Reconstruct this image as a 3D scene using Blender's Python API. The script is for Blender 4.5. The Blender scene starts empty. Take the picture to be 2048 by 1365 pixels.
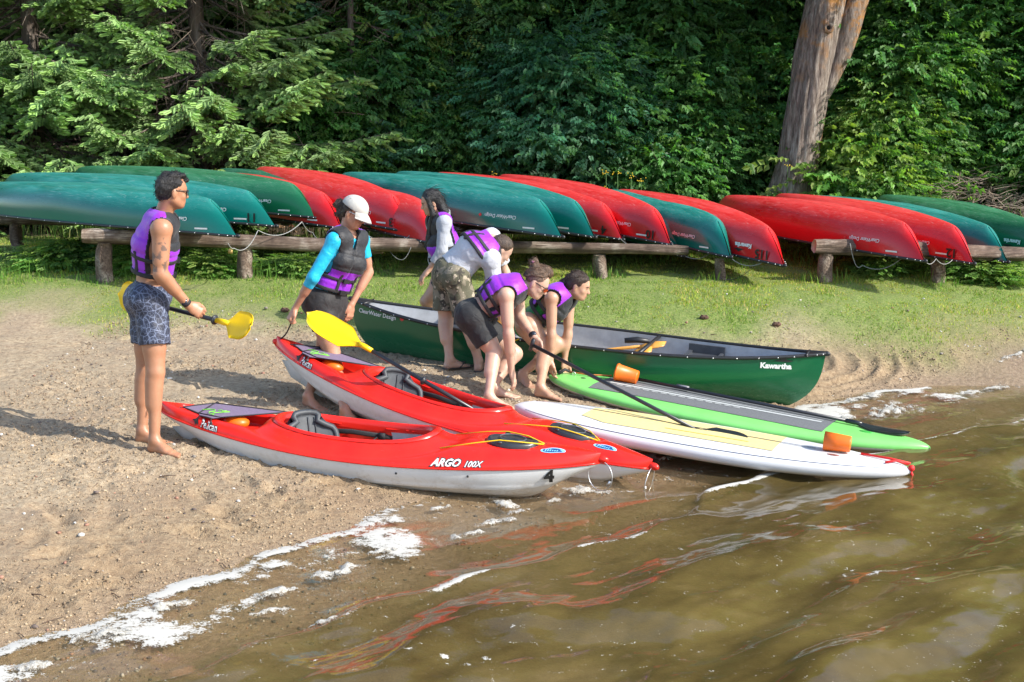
import bpy, math, random
import numpy as np
from math import sin, cos, pi, radians, sqrt
from mathutils import Vector, Matrix
R = random.Random(7)
rng = np.random.default_rng(7)
SC = bpy.context.scene
COL = SC.collection
# ---------------------------------------------------------------- camera, sky, sun, exposure
CAM_H = 2.5; PITCH = radians(9.7); FPX = 2900.0
cd = bpy.data.cameras.new("camera"); cam = bpy.data.objects.new("camera", cd); COL.objects.link(cam)
cam.location = (0, 0, CAM_H); cam.rotation_euler = (radians(90) - PITCH, 0, 0)
cd.sensor_width = 36.0; cd.lens = 36.0 * FPX / 2048; cd.clip_start = 0.1; cd.clip_end = 600
SC.camera = cam
SUN_EL = radians(37); SUN_AZ = math.atan2(0.99, -0.42)     # direction towards the sun: x = sin(az), y = cos(az)
sun_dir = Vector((sin(SUN_AZ) * cos(SUN_EL), cos(SUN_AZ) * cos(SUN_EL), sin(SUN_EL)))
W = bpy.data.worlds.new("World"); SC.world = W; W.use_nodes = True
wn = W.node_tree.nodes; wl = W.node_tree.links
bg = wn["Background"]; sky = wn.new("ShaderNodeTexSky"); sky.sky_type = 'NISHITA'; sky.sun_disc = False
sky.sun_elevation = SUN_EL; sky.sun_rotation = SUN_AZ; sky.air_density = 1.0; sky.dust_density = 1.2; sky.ozone_density = 1.0
wl.new(sky.outputs[0], bg.inputs[0]); bg.inputs[1].default_value = 0.15
sl = bpy.data.lights.new("sun", 'SUN'); sun = bpy.data.objects.new("sun", sl); COL.objects.link(sun)
sl.energy = 3.3; sl.angle = radians(0.55); sl.color = (1.0, 0.95, 0.86)
sun.rotation_euler = sun_dir.to_track_quat('Z', 'Y').to_euler(); sun.location = (12, -2, 12)
SC.view_settings.view_transform = 'Standard'; SC.view_settings.look = 'None'
SC.view_settings.exposure = 1.05; SC.view_settings.gamma = 1.0; SC.view_settings.use_curve_mapping = False
SC.cycles.max_bounces = 8; SC.cycles.transparent_max_bounces = 12; SC.cycles.diffuse_bounces = 3
SC.cycles.glossy_bounces = 3; SC.cycles.transmission_bounces = 4
SC.cycles.caustics_reflective = False; SC.cycles.caustics_refractive = False
# ---------------------------------------------------------------- calibration: photograph pixel -> point
cP, sP = cos(PITCH), sin(PITCH)
def ray(px, py):
    u = (px - 1024) / FPX; v = (682.5 - py) / FPX
    return (u, cP + v * sP, -sP + v * cP)
def atY(px, py, Y):
    d = ray(px, py); t = Y / d[1]
    return np.array((d[0] * t, Y, CAM_H + d[2] * t))
def atz(px, py, z):
    d = ray(px, py); t = (z - CAM_H) / d[2]
    return np.array((d[0] * t, d[1] * t, z))
# ---------------------------------------------------------------- noise
def _hash(ix, iy, iz):
    h = (ix.astype(np.int64) * 374761393 + iy.astype(np.int64) * 668265263 + iz.astype(np.int64) * 2147483647 + 12345) & 0xffffffff
    h = ((h ^ (h >> 13)) * 1274126177) & 0xffffffff
    h = h ^ (h >> 16)
    return (h & 0xffff) / 32767.5 - 1.0
def vnoise(x, y, z=0.0):
    x, y, z = np.broadcast_arrays(np.asarray(x, float), np.asarray(y, float), np.asarray(z, float))
    ix, iy, iz = np.floor(x), np.floor(y), np.floor(z)
    fx, fy, fz = x - ix, y - iy, z - iz
    fx = fx * fx * (3 - 2 * fx); fy = fy * fy * (3 - 2 * fy); fz = fz * fz * (3 - 2 * fz)
    flat = not np.any(z)
    out = 0
    for dz in ((0,) if flat else (0, 1)):
        wz = 1.0 if flat else (fz if dz else 1 - fz)
        a = _hash(ix, iy, iz + dz); b = _hash(ix + 1, iy, iz + dz); c = _hash(ix, iy + 1, iz + dz); d = _hash(ix + 1, iy + 1, iz + dz)
        out = out + wz * ((a * (1 - fx) + b * fx) * (1 - fy) + (c * (1 - fx) + d * fx) * fy)
    return out
def fbm(x, y, z=0.0, o=4, lac=2.03, g=0.5):
    s = 0; a = 1; f = 1; n = 0
    for i in range(o):
        s = s + a * vnoise(np.asarray(x) * f + 17.3 * i, np.asarray(y) * f - 9.1 * i, np.asarray(z) * f)
        n += a; a *= g; f *= lac
    return s / n
def sstep(a, b, x):
    t = np.clip((x - a) / (b - a), 0, 1); return t * t * (3 - 2 * t)
# ---------------------------------------------------------------- terrain height
def cr(keys, x):
    """smooth interpolation through (x, value) keys"""
    xs = np.array([k[0] for k in keys], float); ys = np.array([k[1] for k in keys], float)
    m = np.gradient(ys, xs); x = np.clip(np.asarray(x, float), xs[0], xs[-1])
    i = np.clip(np.searchsorted(xs, x) - 1, 0, len(xs) - 2); h = xs[i + 1] - xs[i]; t = (x - xs[i]) / h
    return (2 * t ** 3 - 3 * t ** 2 + 1) * ys[i] + (t ** 3 - 2 * t ** 2 + t) * h * m[i] + (-2 * t ** 3 + 3 * t ** 2) * ys[i + 1] + (t ** 3 - t ** 2) * h * m[i + 1]
SHORE_KEYS = ((-60, 0.0), (1.5, -0.03), (2.68, 0.0), (3.2, 0.07), (3.84, 0.21), (4.93, 0.36), (5.93, 0.52), (7.42, 0.30), (9.5, 0.36), (12.4, 0.0), (60, 0.0))
def shore(x, y):
    """signed distance from the waterline, positive on land"""
    a = (np.asarray(x, float) + y) / 1.41421
    return (y - x - 8.29) / 1.41421 - cr(SHORE_KEYS, a) - 0.035 * np.sin(a * 7.3) - 0.02 * np.sin(a * 13 + 1)
def terr(x, y):
    x = np.asarray(x, float); y = np.asarray(y, float)
    s = shore(x, y)
    b = np.where(s > 0, 0.30 * np.tanh(s * 0.60), 0.55 * np.tanh(s * 0.28))
    return b + 0.33 * sstep(12.2, 14.6, y + 0.12 * x) + 0.055 * np.clip(y - 19.5, 0, 12) + 0.02 * np.clip(y - 31, 0, 400) * 0.3
def gnd(px, py):
    d = ray(px, py); t = 5.0
    for i in range(60):
        x, y, z = d[0] * t, d[1] * t, CAM_H + d[2] * t
        g = float(terr(x, y)); t += (z - g) / max(0.25, -d[2] + 0.12) * 0.8
    return np.array((d[0] * t, d[1] * t, float(terr(d[0] * t, d[1] * t))))
# ---------------------------------------------------------------- materials
def new_mat(name):
    m = bpy.data.materials.new(name); m.use_nodes = True
    nt = m.node_tree; b = nt.nodes["Principled BSDF"]
    return m, nt, b
def ramp(nt, fac, stops, interp='LINEAR'):
    r = nt.nodes.new("ShaderNodeValToRGB"); r.color_ramp.interpolation = interp
    el = r.color_ramp.elements
    while len(el) < len(stops): el.new(0.5)
    for e, (p, c) in zip(el, stops):
        e.position = p; e.color = (c[0], c[1], c[2], 1) if hasattr(c, '__len__') else (c, c, c, 1)
    nt.links.new(fac, r.inputs[0]); return r.outputs[0]
def noise(nt, scale, detail=4, rough=0.55, coord='Object', vec=None, stretch=None, dist=0.0):
    n = nt.nodes.new("ShaderNodeTexNoise"); n.inputs['Scale'].default_value = scale
    n.inputs['Detail'].default_value = detail; n.inputs['Roughness'].default_value = rough; n.inputs['Distortion'].default_value = dist
    if vec is None:
        tc = nt.nodes.new("ShaderNodeTexCoord"); vec = tc.outputs[coord]
    if stretch:
        mp = nt.nodes.new("ShaderNodeMapping"); mp.inputs['Scale'].default_value = stretch
        nt.links.new(vec, mp.inputs[0]); vec = mp.outputs[0]
    nt.links.new(vec, n.inputs['Vector']); return n.outputs[0]
def mixc(nt, fac, a, b, mode='MIX'):
    n = nt.nodes.new("ShaderNodeMix"); n.data_type = 'RGBA'; n.blend_type = mode
    for sock, v in ((n.inputs[0], fac), (n.inputs[6], a), (n.inputs[7], b)):
        if isinstance(v, (int, float)): sock.default_value = v
        elif isinstance(v, (tuple, list)): sock.default_value = (v[0], v[1], v[2], 1)
        else: nt.links.new(v, sock)
    return n.outputs[2]
def mth(nt, op, a, b=None, clamp=False):
    n = nt.nodes.new("ShaderNodeMath"); n.operation = op; n.use_clamp = clamp
    for i, v in enumerate((a, b)):
        if v is None: continue
        if isinstance(v, (int, float)): n.inputs[i].default_value = v
        else: nt.links.new(v, n.inputs[i])
    return n.outputs[0]
def bump(nt, b, h, strength=0.4, dist=0.01):
    n = nt.nodes.new("ShaderNodeBump"); n.inputs['Strength'].default_value = strength; n.inputs['Distance'].default_value = dist
    nt.links.new(h, n.inputs['Height']); nt.links.new(n.outputs[0], b.inputs['Normal']); return n
def attr(nt, name):
    n = nt.nodes.new("ShaderNodeAttribute"); n.attribute_name = name; return n
_mc = {}
def plain(name, col, rough=0.5, var=0.12, scale=8, bmp=0.0, metallic=0.0, coat=0.0, spec=0.5, sheen=0.0, bscale=None):
    """a procedural material: base colour with a mottled variation and a fine bump"""
    if name in _mc: return _mc[name]
    m, nt, b = new_mat(name)
    n = noise(nt, scale)
    c0 = tuple(max(0, c * (1 - var)) for c in col); c1 = tuple(min(1, c * (1 + var)) for c in col)
    nt.links.new(ramp(nt, n, [(0.3, c0), (0.7, c1)]), b.inputs['Base Color'])
    b.inputs['Roughness'].default_value = rough; b.inputs['Metallic'].default_value = metallic
    b.inputs['Coat Weight'].default_value = coat; b.inputs['Specular IOR Level'].default_value = spec
    if sheen: b.inputs['Sheen Weight'].default_value = sheen
    if bmp: bump(nt, b, noise(nt, bscale or scale * 6, 5), bmp, 0.004)
    _mc[name] = m; return m
# ---------------------------------------------------------------- objects
def obj(name, me, parent=None, mats=None, label=None, cat=None, group=None, kind=None):
    o = bpy.data.objects.new(name, me); COL.objects.link(o)
    if mats is not None and me is not None and not me.materials:
        for m in (mats if isinstance(mats, (list, tuple)) else [mats]): me.materials.append(m)
    if parent is not None: o.parent = parent
    tag(o, label, cat, group, kind); return o
def tag(o, label=None, cat=None, group=None, kind=None):
    if label: o['label'] = label
    if cat: o['category'] = cat
    if group: o['group'] = group
    if kind: o['kind'] = kind
    return o
def empty(name, loc=(0, 0, 0), rz=0.0, **k):
    o = bpy.data.objects.new(name, None); COL.objects.link(o); o.location = loc; o.rotation_euler = (0, 0, rz); o.empty_display_size = 0.1
    tag(o, **k); return o
def mesh(name, V, F, smooth=True, mi=None, attrs=None):
    """V (n,3); F: (m,3) or (m,4) array, or a list of mixed faces"""
    me = bpy.data.meshes.new(name)
    V = np.asarray(V, dtype=np.float32)
    if isinstance(F, np.ndarray):
        k = F.shape[1]; m = len(F)
        me.vertices.add(len(V)); me.vertices.foreach_set("co", V.ravel())
        me.loops.add(m * k); me.loops.foreach_set("vertex_index", F.astype(np.int32).ravel())
        me.polygons.add(m); me.polygons.foreach_set("loop_start", np.arange(0, m * k, k, dtype=np.int32))
        try: me.polygons.foreach_set("loop_total", np.full(m, k, dtype=np.int32))
        except Exception: pass
    else:
        me.from_pydata([tuple(v) for v in V.tolist()], [], [tuple(int(i) for i in f) for f in F])
    if mi is not None: me.polygons.foreach_set("material_index", np.asarray(mi, dtype=np.int32))
    me.update(calc_edges=True)
    me.polygons.foreach_set("use_smooth", np.full(len(me.polygons), bool(smooth)))
    for nm, a in (attrs or {}).items():
        a = np.asarray(a, dtype=np.float32)
        if a.ndim == 1:
            at = me.attributes.new(nm, 'FLOAT', 'POINT'); at.data.foreach_set('value', a)
        else:
            at = me.attributes.new(nm, 'FLOAT_COLOR', 'POINT')
            at.data.foreach_set('color', np.hstack([a, np.ones((len(a), 1), np.float32)]).ravel())
    return me
def nrm(v):
    v = np.asarray(v, float); return v / (np.linalg.norm(v) + 1e-12)
class MB:
    """collects simple solids; build() links them as one mesh object"""
    def __init__(s): s.V = []; s.F = []
    def add(s, V, F):
        o = len(s.V); s.V += [tuple(v) for v in V]; s.F += [tuple(i + o for i in f) for f in F]; return s
    def tube(s, pts, r, n=8, caps=True, flat=None):
        """tube along points; r number or list; flat=(factor, axis vector) squashes the section"""
        pts = [np.asarray(p, float) for p in pts]; m = len(pts)
        rs = [r] * m if np.isscalar(r) else list(r)
        t0 = nrm(pts[1] - pts[0]); up = np.array((0, 0, 1.)) if abs(t0[2]) < 0.9 else np.array((1., 0, 0))
        if flat is not None: up = np.asarray(flat[1], float)
        a = nrm(np.cross(t0, up)); V = []
        for i, p in enumerate(pts):
            t = nrm((pts[min(i + 1, m - 1)] - pts[max(i - 1, 0)]))
            a = nrm(a - t * np.dot(a, t)); b = np.cross(t, a)
            if flat is not None:
                b = nrm(up - t * np.dot(up, t)); a = np.cross(b, t)
            fb = flat[0] if flat is not None else 1.0
            for k in range(n):
                q = 2 * pi * k / n; V.append(p + rs[i] * (cos(q) * a + fb * sin(q) * b))
        F = [(i * n + k, i * n + (k + 1) % n, (i + 1) * n + (k + 1) % n, (i + 1) * n + k) for i in range(m - 1) for k in range(n)]
        if caps: F += [tuple(range(n))[::-1], tuple((m - 1) * n + k for k in range(n))]
        return s.add(V, F)
    def box(s, c, h, M=None, taper=1.0):
        c = np.asarray(c, float); V = []
        for z in (-1, 1):
            k = taper if z > 0 else 1.0
            for x, y in ((-1, -1), (1, -1), (1, 1), (-1, 1)):
                v = np.array((x * h[0] * k, y * h[1] * k, z * h[2]))
                V.append(c + (M @ v if M is not None else v))
        return s.add(V, [(3, 2, 1, 0), (4, 5, 6, 7), (0, 1, 5, 4), (1, 2, 6, 5), (2, 3, 7, 6), (3, 0, 4, 7)])
    def ring(s, c, ax, rad, r, n=20, k=6, sx=1.0):
        ax = nrm(ax); u = nrm(np.cross(ax, (0, 0, 1) if abs(ax[2]) < .9 else (1, 0, 0))); v = np.cross(ax, u); V = []
        for i in range(n):
            q = 2 * pi * i / n; d = cos(q) * u * sx + sin(q) * v
            for j in range(k):
                w = 2 * pi * j / k; V.append(np.asarray(c) + d * (rad + r * cos(w)) + ax * r * sin(w))
        return s.add(V, [(i * k + j, ((i + 1) % n) * k + j, ((i + 1) % n) * k + (j + 1) % k, i * k + (j + 1) % k) for i in range(n) for j in range(k)])
    def sph(s, c, r, n=10, m=7, sc=(1, 1, 1)):
        V = []; c = np.asarray(c, float)
        for i in range(m + 1):
            th = pi * i / m
            for j in range(n):
                q = 2 * pi * j / n; V.append(c + r * np.array((sin(th) * cos(q) * sc[0], sin(th) * sin(q) * sc[1], cos(th) * sc[2])))
        return s.add(V, [(i * n + j, (i + 1) * n + j, (i + 1) * n + (j + 1) % n, i * n + (j + 1) % n) for i in range(m) for j in range(n)])
    def build(s, name, mat, parent=None, smooth=True, **k):
        me = mesh(name, np.array(s.V), s.F, smooth); 
        return obj(name, me, parent, mat, **k)
def bez(p0, p1, p2, p3, n=12):
    out = []
    for i in range(n + 1):
        t = i / n; out.append((1 - t) ** 3 * np.asarray(p0, float) + 3 * (1 - t) ** 2 * t * np.asarray(p1, float) + 3 * (1 - t) * t * t * np.asarray(p2, float) + t ** 3 * np.asarray(p3, float))
    return out
def grid_faces(nu, nv, closed_v=False):
    i = np.arange(nu - 1)[:, None]; j = np.arange(nv if closed_v else nv - 1)[None, :]; j2 = (j + 1) % nv
    return np.stack([i * nv + j, (i + 1) * nv + j, (i + 1) * nv + j2, i * nv + j2], -1).reshape(-1, 4)
def stencil(txt, size, place, name, mat, parent=None, shear=0.0, off=0.003, cell=None, bold=0.0, sx=1.0, **k):
    """flat lettering laid on a curved surface: place(u, v) -> (point, normal) with u, v in metres"""
    c = bpy.data.curves.new(name, 'FONT'); c.body = txt; c.size = size; c.align_x = 'CENTER'; c.align_y = 'CENTER'
    c.resolution_u = 2; c.shear = shear; c.offset = bold
    t = bpy.data.objects.new("t", c); COL.objects.link(t)
    dg = bpy.context.evaluated_depsgraph_get(); me = bpy.data.meshes.new_from_object(t.evaluated_get(dg))
    bpy.data.objects.remove(t)
    V = []
    for v in me.vertices:
        p, n = place(v.co.x * sx, v.co.y); V.append(np.asarray(p) + np.asarray(n) * off)
    F = [tuple(p.vertices) for p in me.polygons]; bpy.data.meshes.remove(me)
    me = mesh(name, np.array(V), F, False)
    return obj(name, me, parent, mat, **k)
# ================================================================ GROUND
def ground_mat():
    m, nt, b = new_mat("sand_and_lawn")
    at_wet = attr(nt, "wet").outputs['Fac']; at_gr = attr(nt, "grassy").outputs['Fac']; at_fo = attr(nt, "forest").outputs['Fac']
    n1 = noise(nt, 1.6, 6, 0.62); n2 = noise(nt, 28, 5, 0.7); n3 = noise(nt, 160, 3, 0.6)
    dry = ramp(nt, n2, [(0.30, (0.19, 0.13, 0.078)), (0.47, (0.39, 0.295, 0.188)), (0.72, (0.55, 0.445, 0.305))])
    dry = mixc(nt, ramp(nt, n1, [(0.42, 0.0), (0.66, 0.6)]), dry, (0.33, 0.24, 0.16))
    dry = mixc(nt, ramp(nt, n3, [(0.66, 0.0), (0.74, 0.5)]), dry, (0.18, 0.14, 0.11))
    dry = mixc(nt, ramp(nt, noise(nt, 210, 2), [(0.70, 0.0), (0.75, 0.7)]), dry, (0.72, 0.68, 0.62))
    mo = attr(nt, 'moist').outputs['Fac']; dry = mixc(nt, mth(nt, 'MULTIPLY', mo, .8), dry, mixc(nt, 1.0, dry, (.74, .67, .58), 'MULTIPLY'))
    wet = ramp(nt, n2, [(0.3, (0.19, 0.125, 0.078)), (0.55, (0.32, 0.225, 0.14)), (0.75, (0.42, 0.30, 0.20))])
    wet = mixc(nt, ramp(nt, n3, [(0.6, 0.0), (0.7, 0.6)]), wet, (0.32, 0.25, 0.19))
    c = mixc(nt, at_wet, dry, wet)
    gr = ramp(nt, noise(nt, 40, 5, 0.7), [(0.3, (0.10, 0.15, 0.03)), (0.5, (0.18, 0.25, 0.05)), (0.74, (0.33, 0.31, 0.12))])
    c = mixc(nt, at_gr, c, gr)
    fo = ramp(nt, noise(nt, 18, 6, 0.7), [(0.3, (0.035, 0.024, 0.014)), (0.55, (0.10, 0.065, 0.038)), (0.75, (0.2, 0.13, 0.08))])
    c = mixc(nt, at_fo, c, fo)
    nt.links.new(c, b.inputs['Base Color'])
    rr = nt.nodes.new("ShaderNodeMapRange"); nt.links.new(at_wet, rr.inputs[0]); rr.inputs[3].default_value = 0.92; rr.inputs[4].default_value = 0.28
    nt.links.new(rr.outputs[0], b.inputs['Roughness'])
    h = mth(nt, 'ADD', n2, mth(nt, 'MULTIPLY', n3, 0.45))
    bump(nt, b, h, 0.9, 0.026)
    return m
def grassiness(x, y):
    n = fbm(x * 1.1, y * 1.1, o=4) * 1.3
    edge = cr(((-9, 13.9), (-5, 13.6), (-2.5, 13.4), (0, 12.9), (2, 12.75), (3.5, 13.0), (5, 13.2), (9, 13.6)), x)
    g = sstep(-0.75, 0.75, y - edge + n * np.where(x > 1.5, .6, 1.0))
    return np.clip(g, 0, 1)
_FP = []
_fr = random.Random(4)
for _i in range(230):
    _px = _fr.uniform(-60, 1500); _py = _fr.uniform(660, 1250); _q = gnd(_px, _py)
    if float(shore(_q[0], _q[1])) > .35: _FP.append((_q[0], _q[1], _fr.uniform(0, pi), _fr.uniform(.05, .075), _fr.uniform(.11, .16), _fr.uniform(.012, .03)))
def hollows(x, y):
    h = np.zeros(np.broadcast(x, y).shape)
    if h.size < 1e5 and h.ndim == 1:
        for fx, fy, a, w, l, d in _FP:
            k = (np.abs(x - fx) < .3) & (np.abs(y - fy) < .3)
            if k.any():
                u = (x[k] - fx) * cos(a) + (y[k] - fy) * sin(a); v = -(x[k] - fx) * sin(a) + (y[k] - fy) * cos(a); q = np.sqrt((u / l) ** 2 + (v / w) ** 2); h[k] += -d * np.exp(-(q / .75) ** 4) + d * .45 * np.exp(-((q - 1.25) / .28) ** 2)
        return h
    if h.ndim == 2:
        xs, ys = x[:, 0], y[0]
        for fx, fy, a, w, l, d in _FP:
            i0, i1 = np.searchsorted(xs, (fx - .32, fx + .32)); j0, j1 = np.searchsorted(ys, (fy - .32, fy + .32))
            if i1 <= i0 or j1 <= j0: continue
            X = x[i0:i1, j0:j1] - fx; Y = y[i0:i1, j0:j1] - fy; u = X * cos(a) + Y * sin(a); v = -X * sin(a) + Y * cos(a); q = np.sqrt((u / l) ** 2 + (v / w) ** 2)
            h[i0:i1, j0:j1] += -d * np.exp(-(q / .75) ** 4) + d * .45 * np.exp(-((q - 1.25) / .28) ** 2)
    return h
def sand_relief(x, y):
    """trodden, clumpy sand; ploughed arcs on the right part of the beach"""
    s = shore(x, y)
    land = sstep(0.05, 0.5, s)
    cl = np.maximum(0, vnoise(x * 23, y * 23)) ** 1.5 * 0.022 + np.maximum(0, vnoise(x * 43 + 5, y * 43)) * 0.017 + np.abs(vnoise(x * 58, y * 58 + 3)) * 0.009
    foot = fbm(x * 4.2, y * 4.2 + 40, o=3) * 0.022 + fbm(x * 1.5, y * 1.5, o=2) * 0.02
    patch = 0.35 + 0.65 * sstep(-0.25, 0.35, fbm(x * 1.2 + 9, y * 1.2, o=3))
    # arcs raked by boats and tyres
    cx, cy = 1.3, 12.6
    r = np.hypot((x - cx), (y - cy) * 1.9)
    arcs = sstep(1.2, 1.5, r) * sstep(3.6, 2.9, r) * sstep(1.4, 2.4, x) * sstep(12.9, 12.5, y) * ((0.5 + 0.5 * np.sin(r * 34 + 2.5 * vnoise(x * 3, y * 3))) ** 2 - .3) * 0.034 * (1 + .8 * vnoise(x * 6, y * 6))
    return land * (cl * patch + foot + arcs + hollows(x, y)) + (1 - land) * (vnoise(x * 30, y * 30) * 0.002)
def ground_sheet(xs, ys, name, fine):
    X, Y = np.meshgrid(xs, ys, indexing='ij')
    Z = terr(X, Y); g = grassiness(X, Y); s = shore(X, Y)
    if fine: Z = Z + sand_relief(X, Y) * (1 - 0.75 * g) + 0.01 * vnoise(X * 9, Y * 9) * g
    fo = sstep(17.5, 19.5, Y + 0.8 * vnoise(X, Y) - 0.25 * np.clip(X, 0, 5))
    wet = sstep(0.34, 0.02, s + 0.16 * fbm(X * 2, Y * 2))
    V = np.stack([X, Y, Z], -1).reshape(-1, 3)
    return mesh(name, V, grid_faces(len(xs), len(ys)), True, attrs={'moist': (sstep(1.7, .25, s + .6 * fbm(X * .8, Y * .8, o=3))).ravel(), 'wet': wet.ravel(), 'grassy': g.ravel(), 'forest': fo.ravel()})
GM = ground_mat()
def stack_sheets():
    # one continuous sheet: grid lines are dense where the camera looks and sparse far out
    xs = np.concatenate([[-300, -120, -50, -25, -14, -10], np.arange(-7.5, -3.6, 0.06), np.arange(-3.6, 5.6, 0.021), np.arange(5.6, 9, 0.08), [10, 14, 25, 50, 120, 300]])
    ys = np.concatenate([[-40, -10, 0, 3, 4.4], np.arange(5.0, 6.0, 0.03), np.arange(6.0, 13.6, 0.024), np.arange(13.6, 20, 0.07), np.arange(20, 32, 0.4), [34, 38, 45, 60, 100, 200, 420]])
    return ground_sheet(xs, ys, 'ground', True)
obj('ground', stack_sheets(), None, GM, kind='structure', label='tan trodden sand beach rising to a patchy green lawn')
# ================================================================ WATER
CREST = ((-60, -0.6), (2.8, -0.66), (3.08, -0.69), (3.74, -0.61), (4.47, -0.53), (5.18, -0.59), (5.78, -0.68), (6.47, -0.71), (7.32, -0.47), (8.14, -0.57), (9.5, -0.8), (10.63, -0.88), (60, -0.9))
def crest_d(x, y):
    """signed distance from the little breaking wave, positive on its shore side"""
    a = (x + y) / 1.41421
    return (y - x - 8.29) / 1.41421 - cr(CREST, a) - 0.03 * np.sin(a * 9)
def wave(x, y):
    s0 = (y - x - 8.29) / 1.41421; a = (x + y) / 1.41421
    s = shore(x, y)
    w1 = fbm(x * 0.9, y * 0.9, o=2) * 1.6
    off = sstep(-0.2, -1.6, s)
    ph = s0 * 5.2 + w1 * 1.7 + 0.25 * a
    h = 0.028 * np.sin(ph) * off + 0.013 * np.sin(ph * 1.9 + a * 0.8 + w1 * 2) * off
    ph2 = (0.93 * x - 0.35 * y) * 4.3 + w1 * 2.2
    h += 0.009 * np.sin(ph2) * off
    al = (x + y) * .7071; ac = (y - x) * .7071
    h += 0.016 * fbm(al * 1.7 + w1, ac * 4.6, o=4, g=.5) * (0.25 + 0.75 * off)
    h += 0.0042 * (1 - np.abs(fbm(al * 4.0, ac * 8, o=2, g=.5)) * 2) * (0.35 + 0.65 * off)
    h += 0.0006 * fbm(x * 20, y * 17, o=2)
    d = crest_d(x, y)
    rid = np.where(d > 0, np.exp(-(d / 0.045) ** 2), np.exp(-(d / 0.20) ** 2))
    h += 0.034 * rid * (0.75 + 0.35 * np.sin(a * 2.1 + 0.7))
    h -= 0.012 * sstep(0.02, 0.25, d) * sstep(0.5, 0.1, d)
    # thin swash sheet that runs up the sand
    h += 0.030 * sstep(-0.45, 0.12, s)
    return h
def foam_field(x, y):
    s = shore(x, y); a = (x + y) / 1.41421
    d = crest_d(x, y)
    al = (x + y) * .7071; ac = (y - x) * .7071; n = fbm(al * 4, ac * 9, o=5, g=0.6); n2 = fbm(x * 26, y * 26, o=3, g=0.65)
    edge = np.exp(-((s - 0.10) / 0.062) ** 2) * (0.88 + 0.9 * fbm(a * 2.6, a * 0 + 4.2, o=3))
    patch = 1.15 * sstep(0.0, 0.42, fbm(x * 1.7 + 4, y * 1.7 - 7, o=4, g=0.6)) * sstep(-0.5, -0.25, s) * sstep(0.06, -0.02, s)
    crest = np.exp(-(d / 0.04) ** 2) * 1.5 * sstep(-0.2, 0.45, fbm(a * 2.2 + 8, a * 0, o=3) + 0.25)
    f = edge * 0.70 + patch * 0.66 + crest * 0.55 + .42 * np.exp(-(d / 0.03) ** 2) + .20 * sstep(-.66, -.4, s) + n * 0.42 - 0.22 - .5 * sstep(-.75, -1.1, s)
    return f, s
def water_mat():
    m, nt, b = new_mat("lake_water")
    out = nt.nodes["Material Output"]
    dep = attr(nt, "depth").outputs['Fac']; foam = attr(nt, "foam").outputs['Fac']
    nn = noise(nt, 1.3, 5, 0.6); 
    mc = ramp(nt, nn, [(0.3, (0.066, 0.045, 0.014)), (0.55, (0.122, 0.089, 0.028)), (0.75, (0.185, 0.132, 0.055))])
    sil = mixc(nt, ramp(nt, dep, [(0.0, 1.0), (0.22, 0.0)]), mc, (0.30, 0.22, 0.135))
    nt.links.new(sil, b.inputs['Base Color']); b.inputs['Roughness'].default_value = 0.02; b.inputs['IOR'].default_value = 1.33
    b.inputs['Specular IOR Level'].default_value = 0.6
    bn = bump(nt, b, noise(nt, 26, 4, 0.6, stretch=(1, 1.5, 1)), 0.05, 0.012)
    tr = nt.nodes.new("ShaderNodeBsdfTransparent"); tr.inputs[0].default_value = (0.97, 0.94, 0.85, 1)
    gl = nt.nodes.new("ShaderNodeBsdfGlossy"); gl.inputs['Roughness'].default_value = 0.02
    nt.links.new(bn.outputs[0], gl.inputs['Normal'])
    ge = nt.nodes.new("ShaderNodeNewGeometry"); dt = nt.nodes.new("ShaderNodeVectorMath"); dt.operation = 'DOT_PRODUCT'; nt.links.new(ge.outputs['Incoming'], dt.inputs[0]); nt.links.new(bn.outputs[0], dt.inputs[1])
    co = mth(nt, 'ABSOLUTE', dt.outputs['Value']); fr_ = mth(nt, 'ADD', mth(nt, 'MULTIPLY', mth(nt, 'POWER', mth(nt, 'SUBTRACT', 1.0, co, True), 5.0), .98), .02, True)
    clear = nt.nodes.new("ShaderNodeMixShader"); nt.links.new(fr_, clear.inputs[0]); nt.links.new(tr.outputs[0], clear.inputs[1]); nt.links.new(gl.outputs[0], clear.inputs[2])
    # murk grows with depth
    mk = ramp(nt, dep, [(0.0, 0.04), (0.12, 0.22), (0.34, 0.62), (0.8, 0.90)])
    mx = nt.nodes.new("ShaderNodeMixShader"); nt.links.new(mk, mx.inputs[0]); nt.links.new(clear.outputs[0], mx.inputs[1]); nt.links.new(b.outputs[0], mx.inputs[2])
    fb = nt.nodes.new("ShaderNodeBsdfDiffuse"); fb.inputs[0].default_value = (0.50, 0.49, 0.45, 1)
    cell = nt.nodes.new("ShaderNodeTexVoronoi"); cell.inputs['Scale'].default_value = 95
    tc = nt.nodes.new("ShaderNodeTexCoord"); nt.links.new(tc.outputs['Object'], cell.inputs['Vector'])
    fn = noise(nt, 15, 9, 0.72, stretch=(1, 1.25, 1), dist=.7); ff = mth(nt, 'ADD', foam, mth(nt, 'MULTIPLY', mth(nt, 'SUBTRACT', fn, .5), 2.3)); ff = mth(nt, 'SUBTRACT', ff, mth(nt, 'MULTIPLY', cell.outputs['Distance'], 0.45))
    ff = ramp(nt, ff, [(0.10, 0.0), (0.34, 0.92)])
    bp = nt.nodes.new("ShaderNodeBump"); bp.inputs['Strength'].default_value = 0.6; bp.inputs['Distance'].default_value = 0.01
    nt.links.new(foam, bp.inputs['Height']); nt.links.new(bp.outputs[0], fb.inputs['Normal'])
    m2 = nt.nodes.new("ShaderNodeMixShader"); nt.links.new(ff, m2.inputs[0]); nt.links.new(mx.outputs[0], m2.inputs[1]); nt.links.new(fb.outputs[0], m2.inputs[2])
    nt.links.new(m2.outputs[0], out.inputs[0])
    return m
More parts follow.
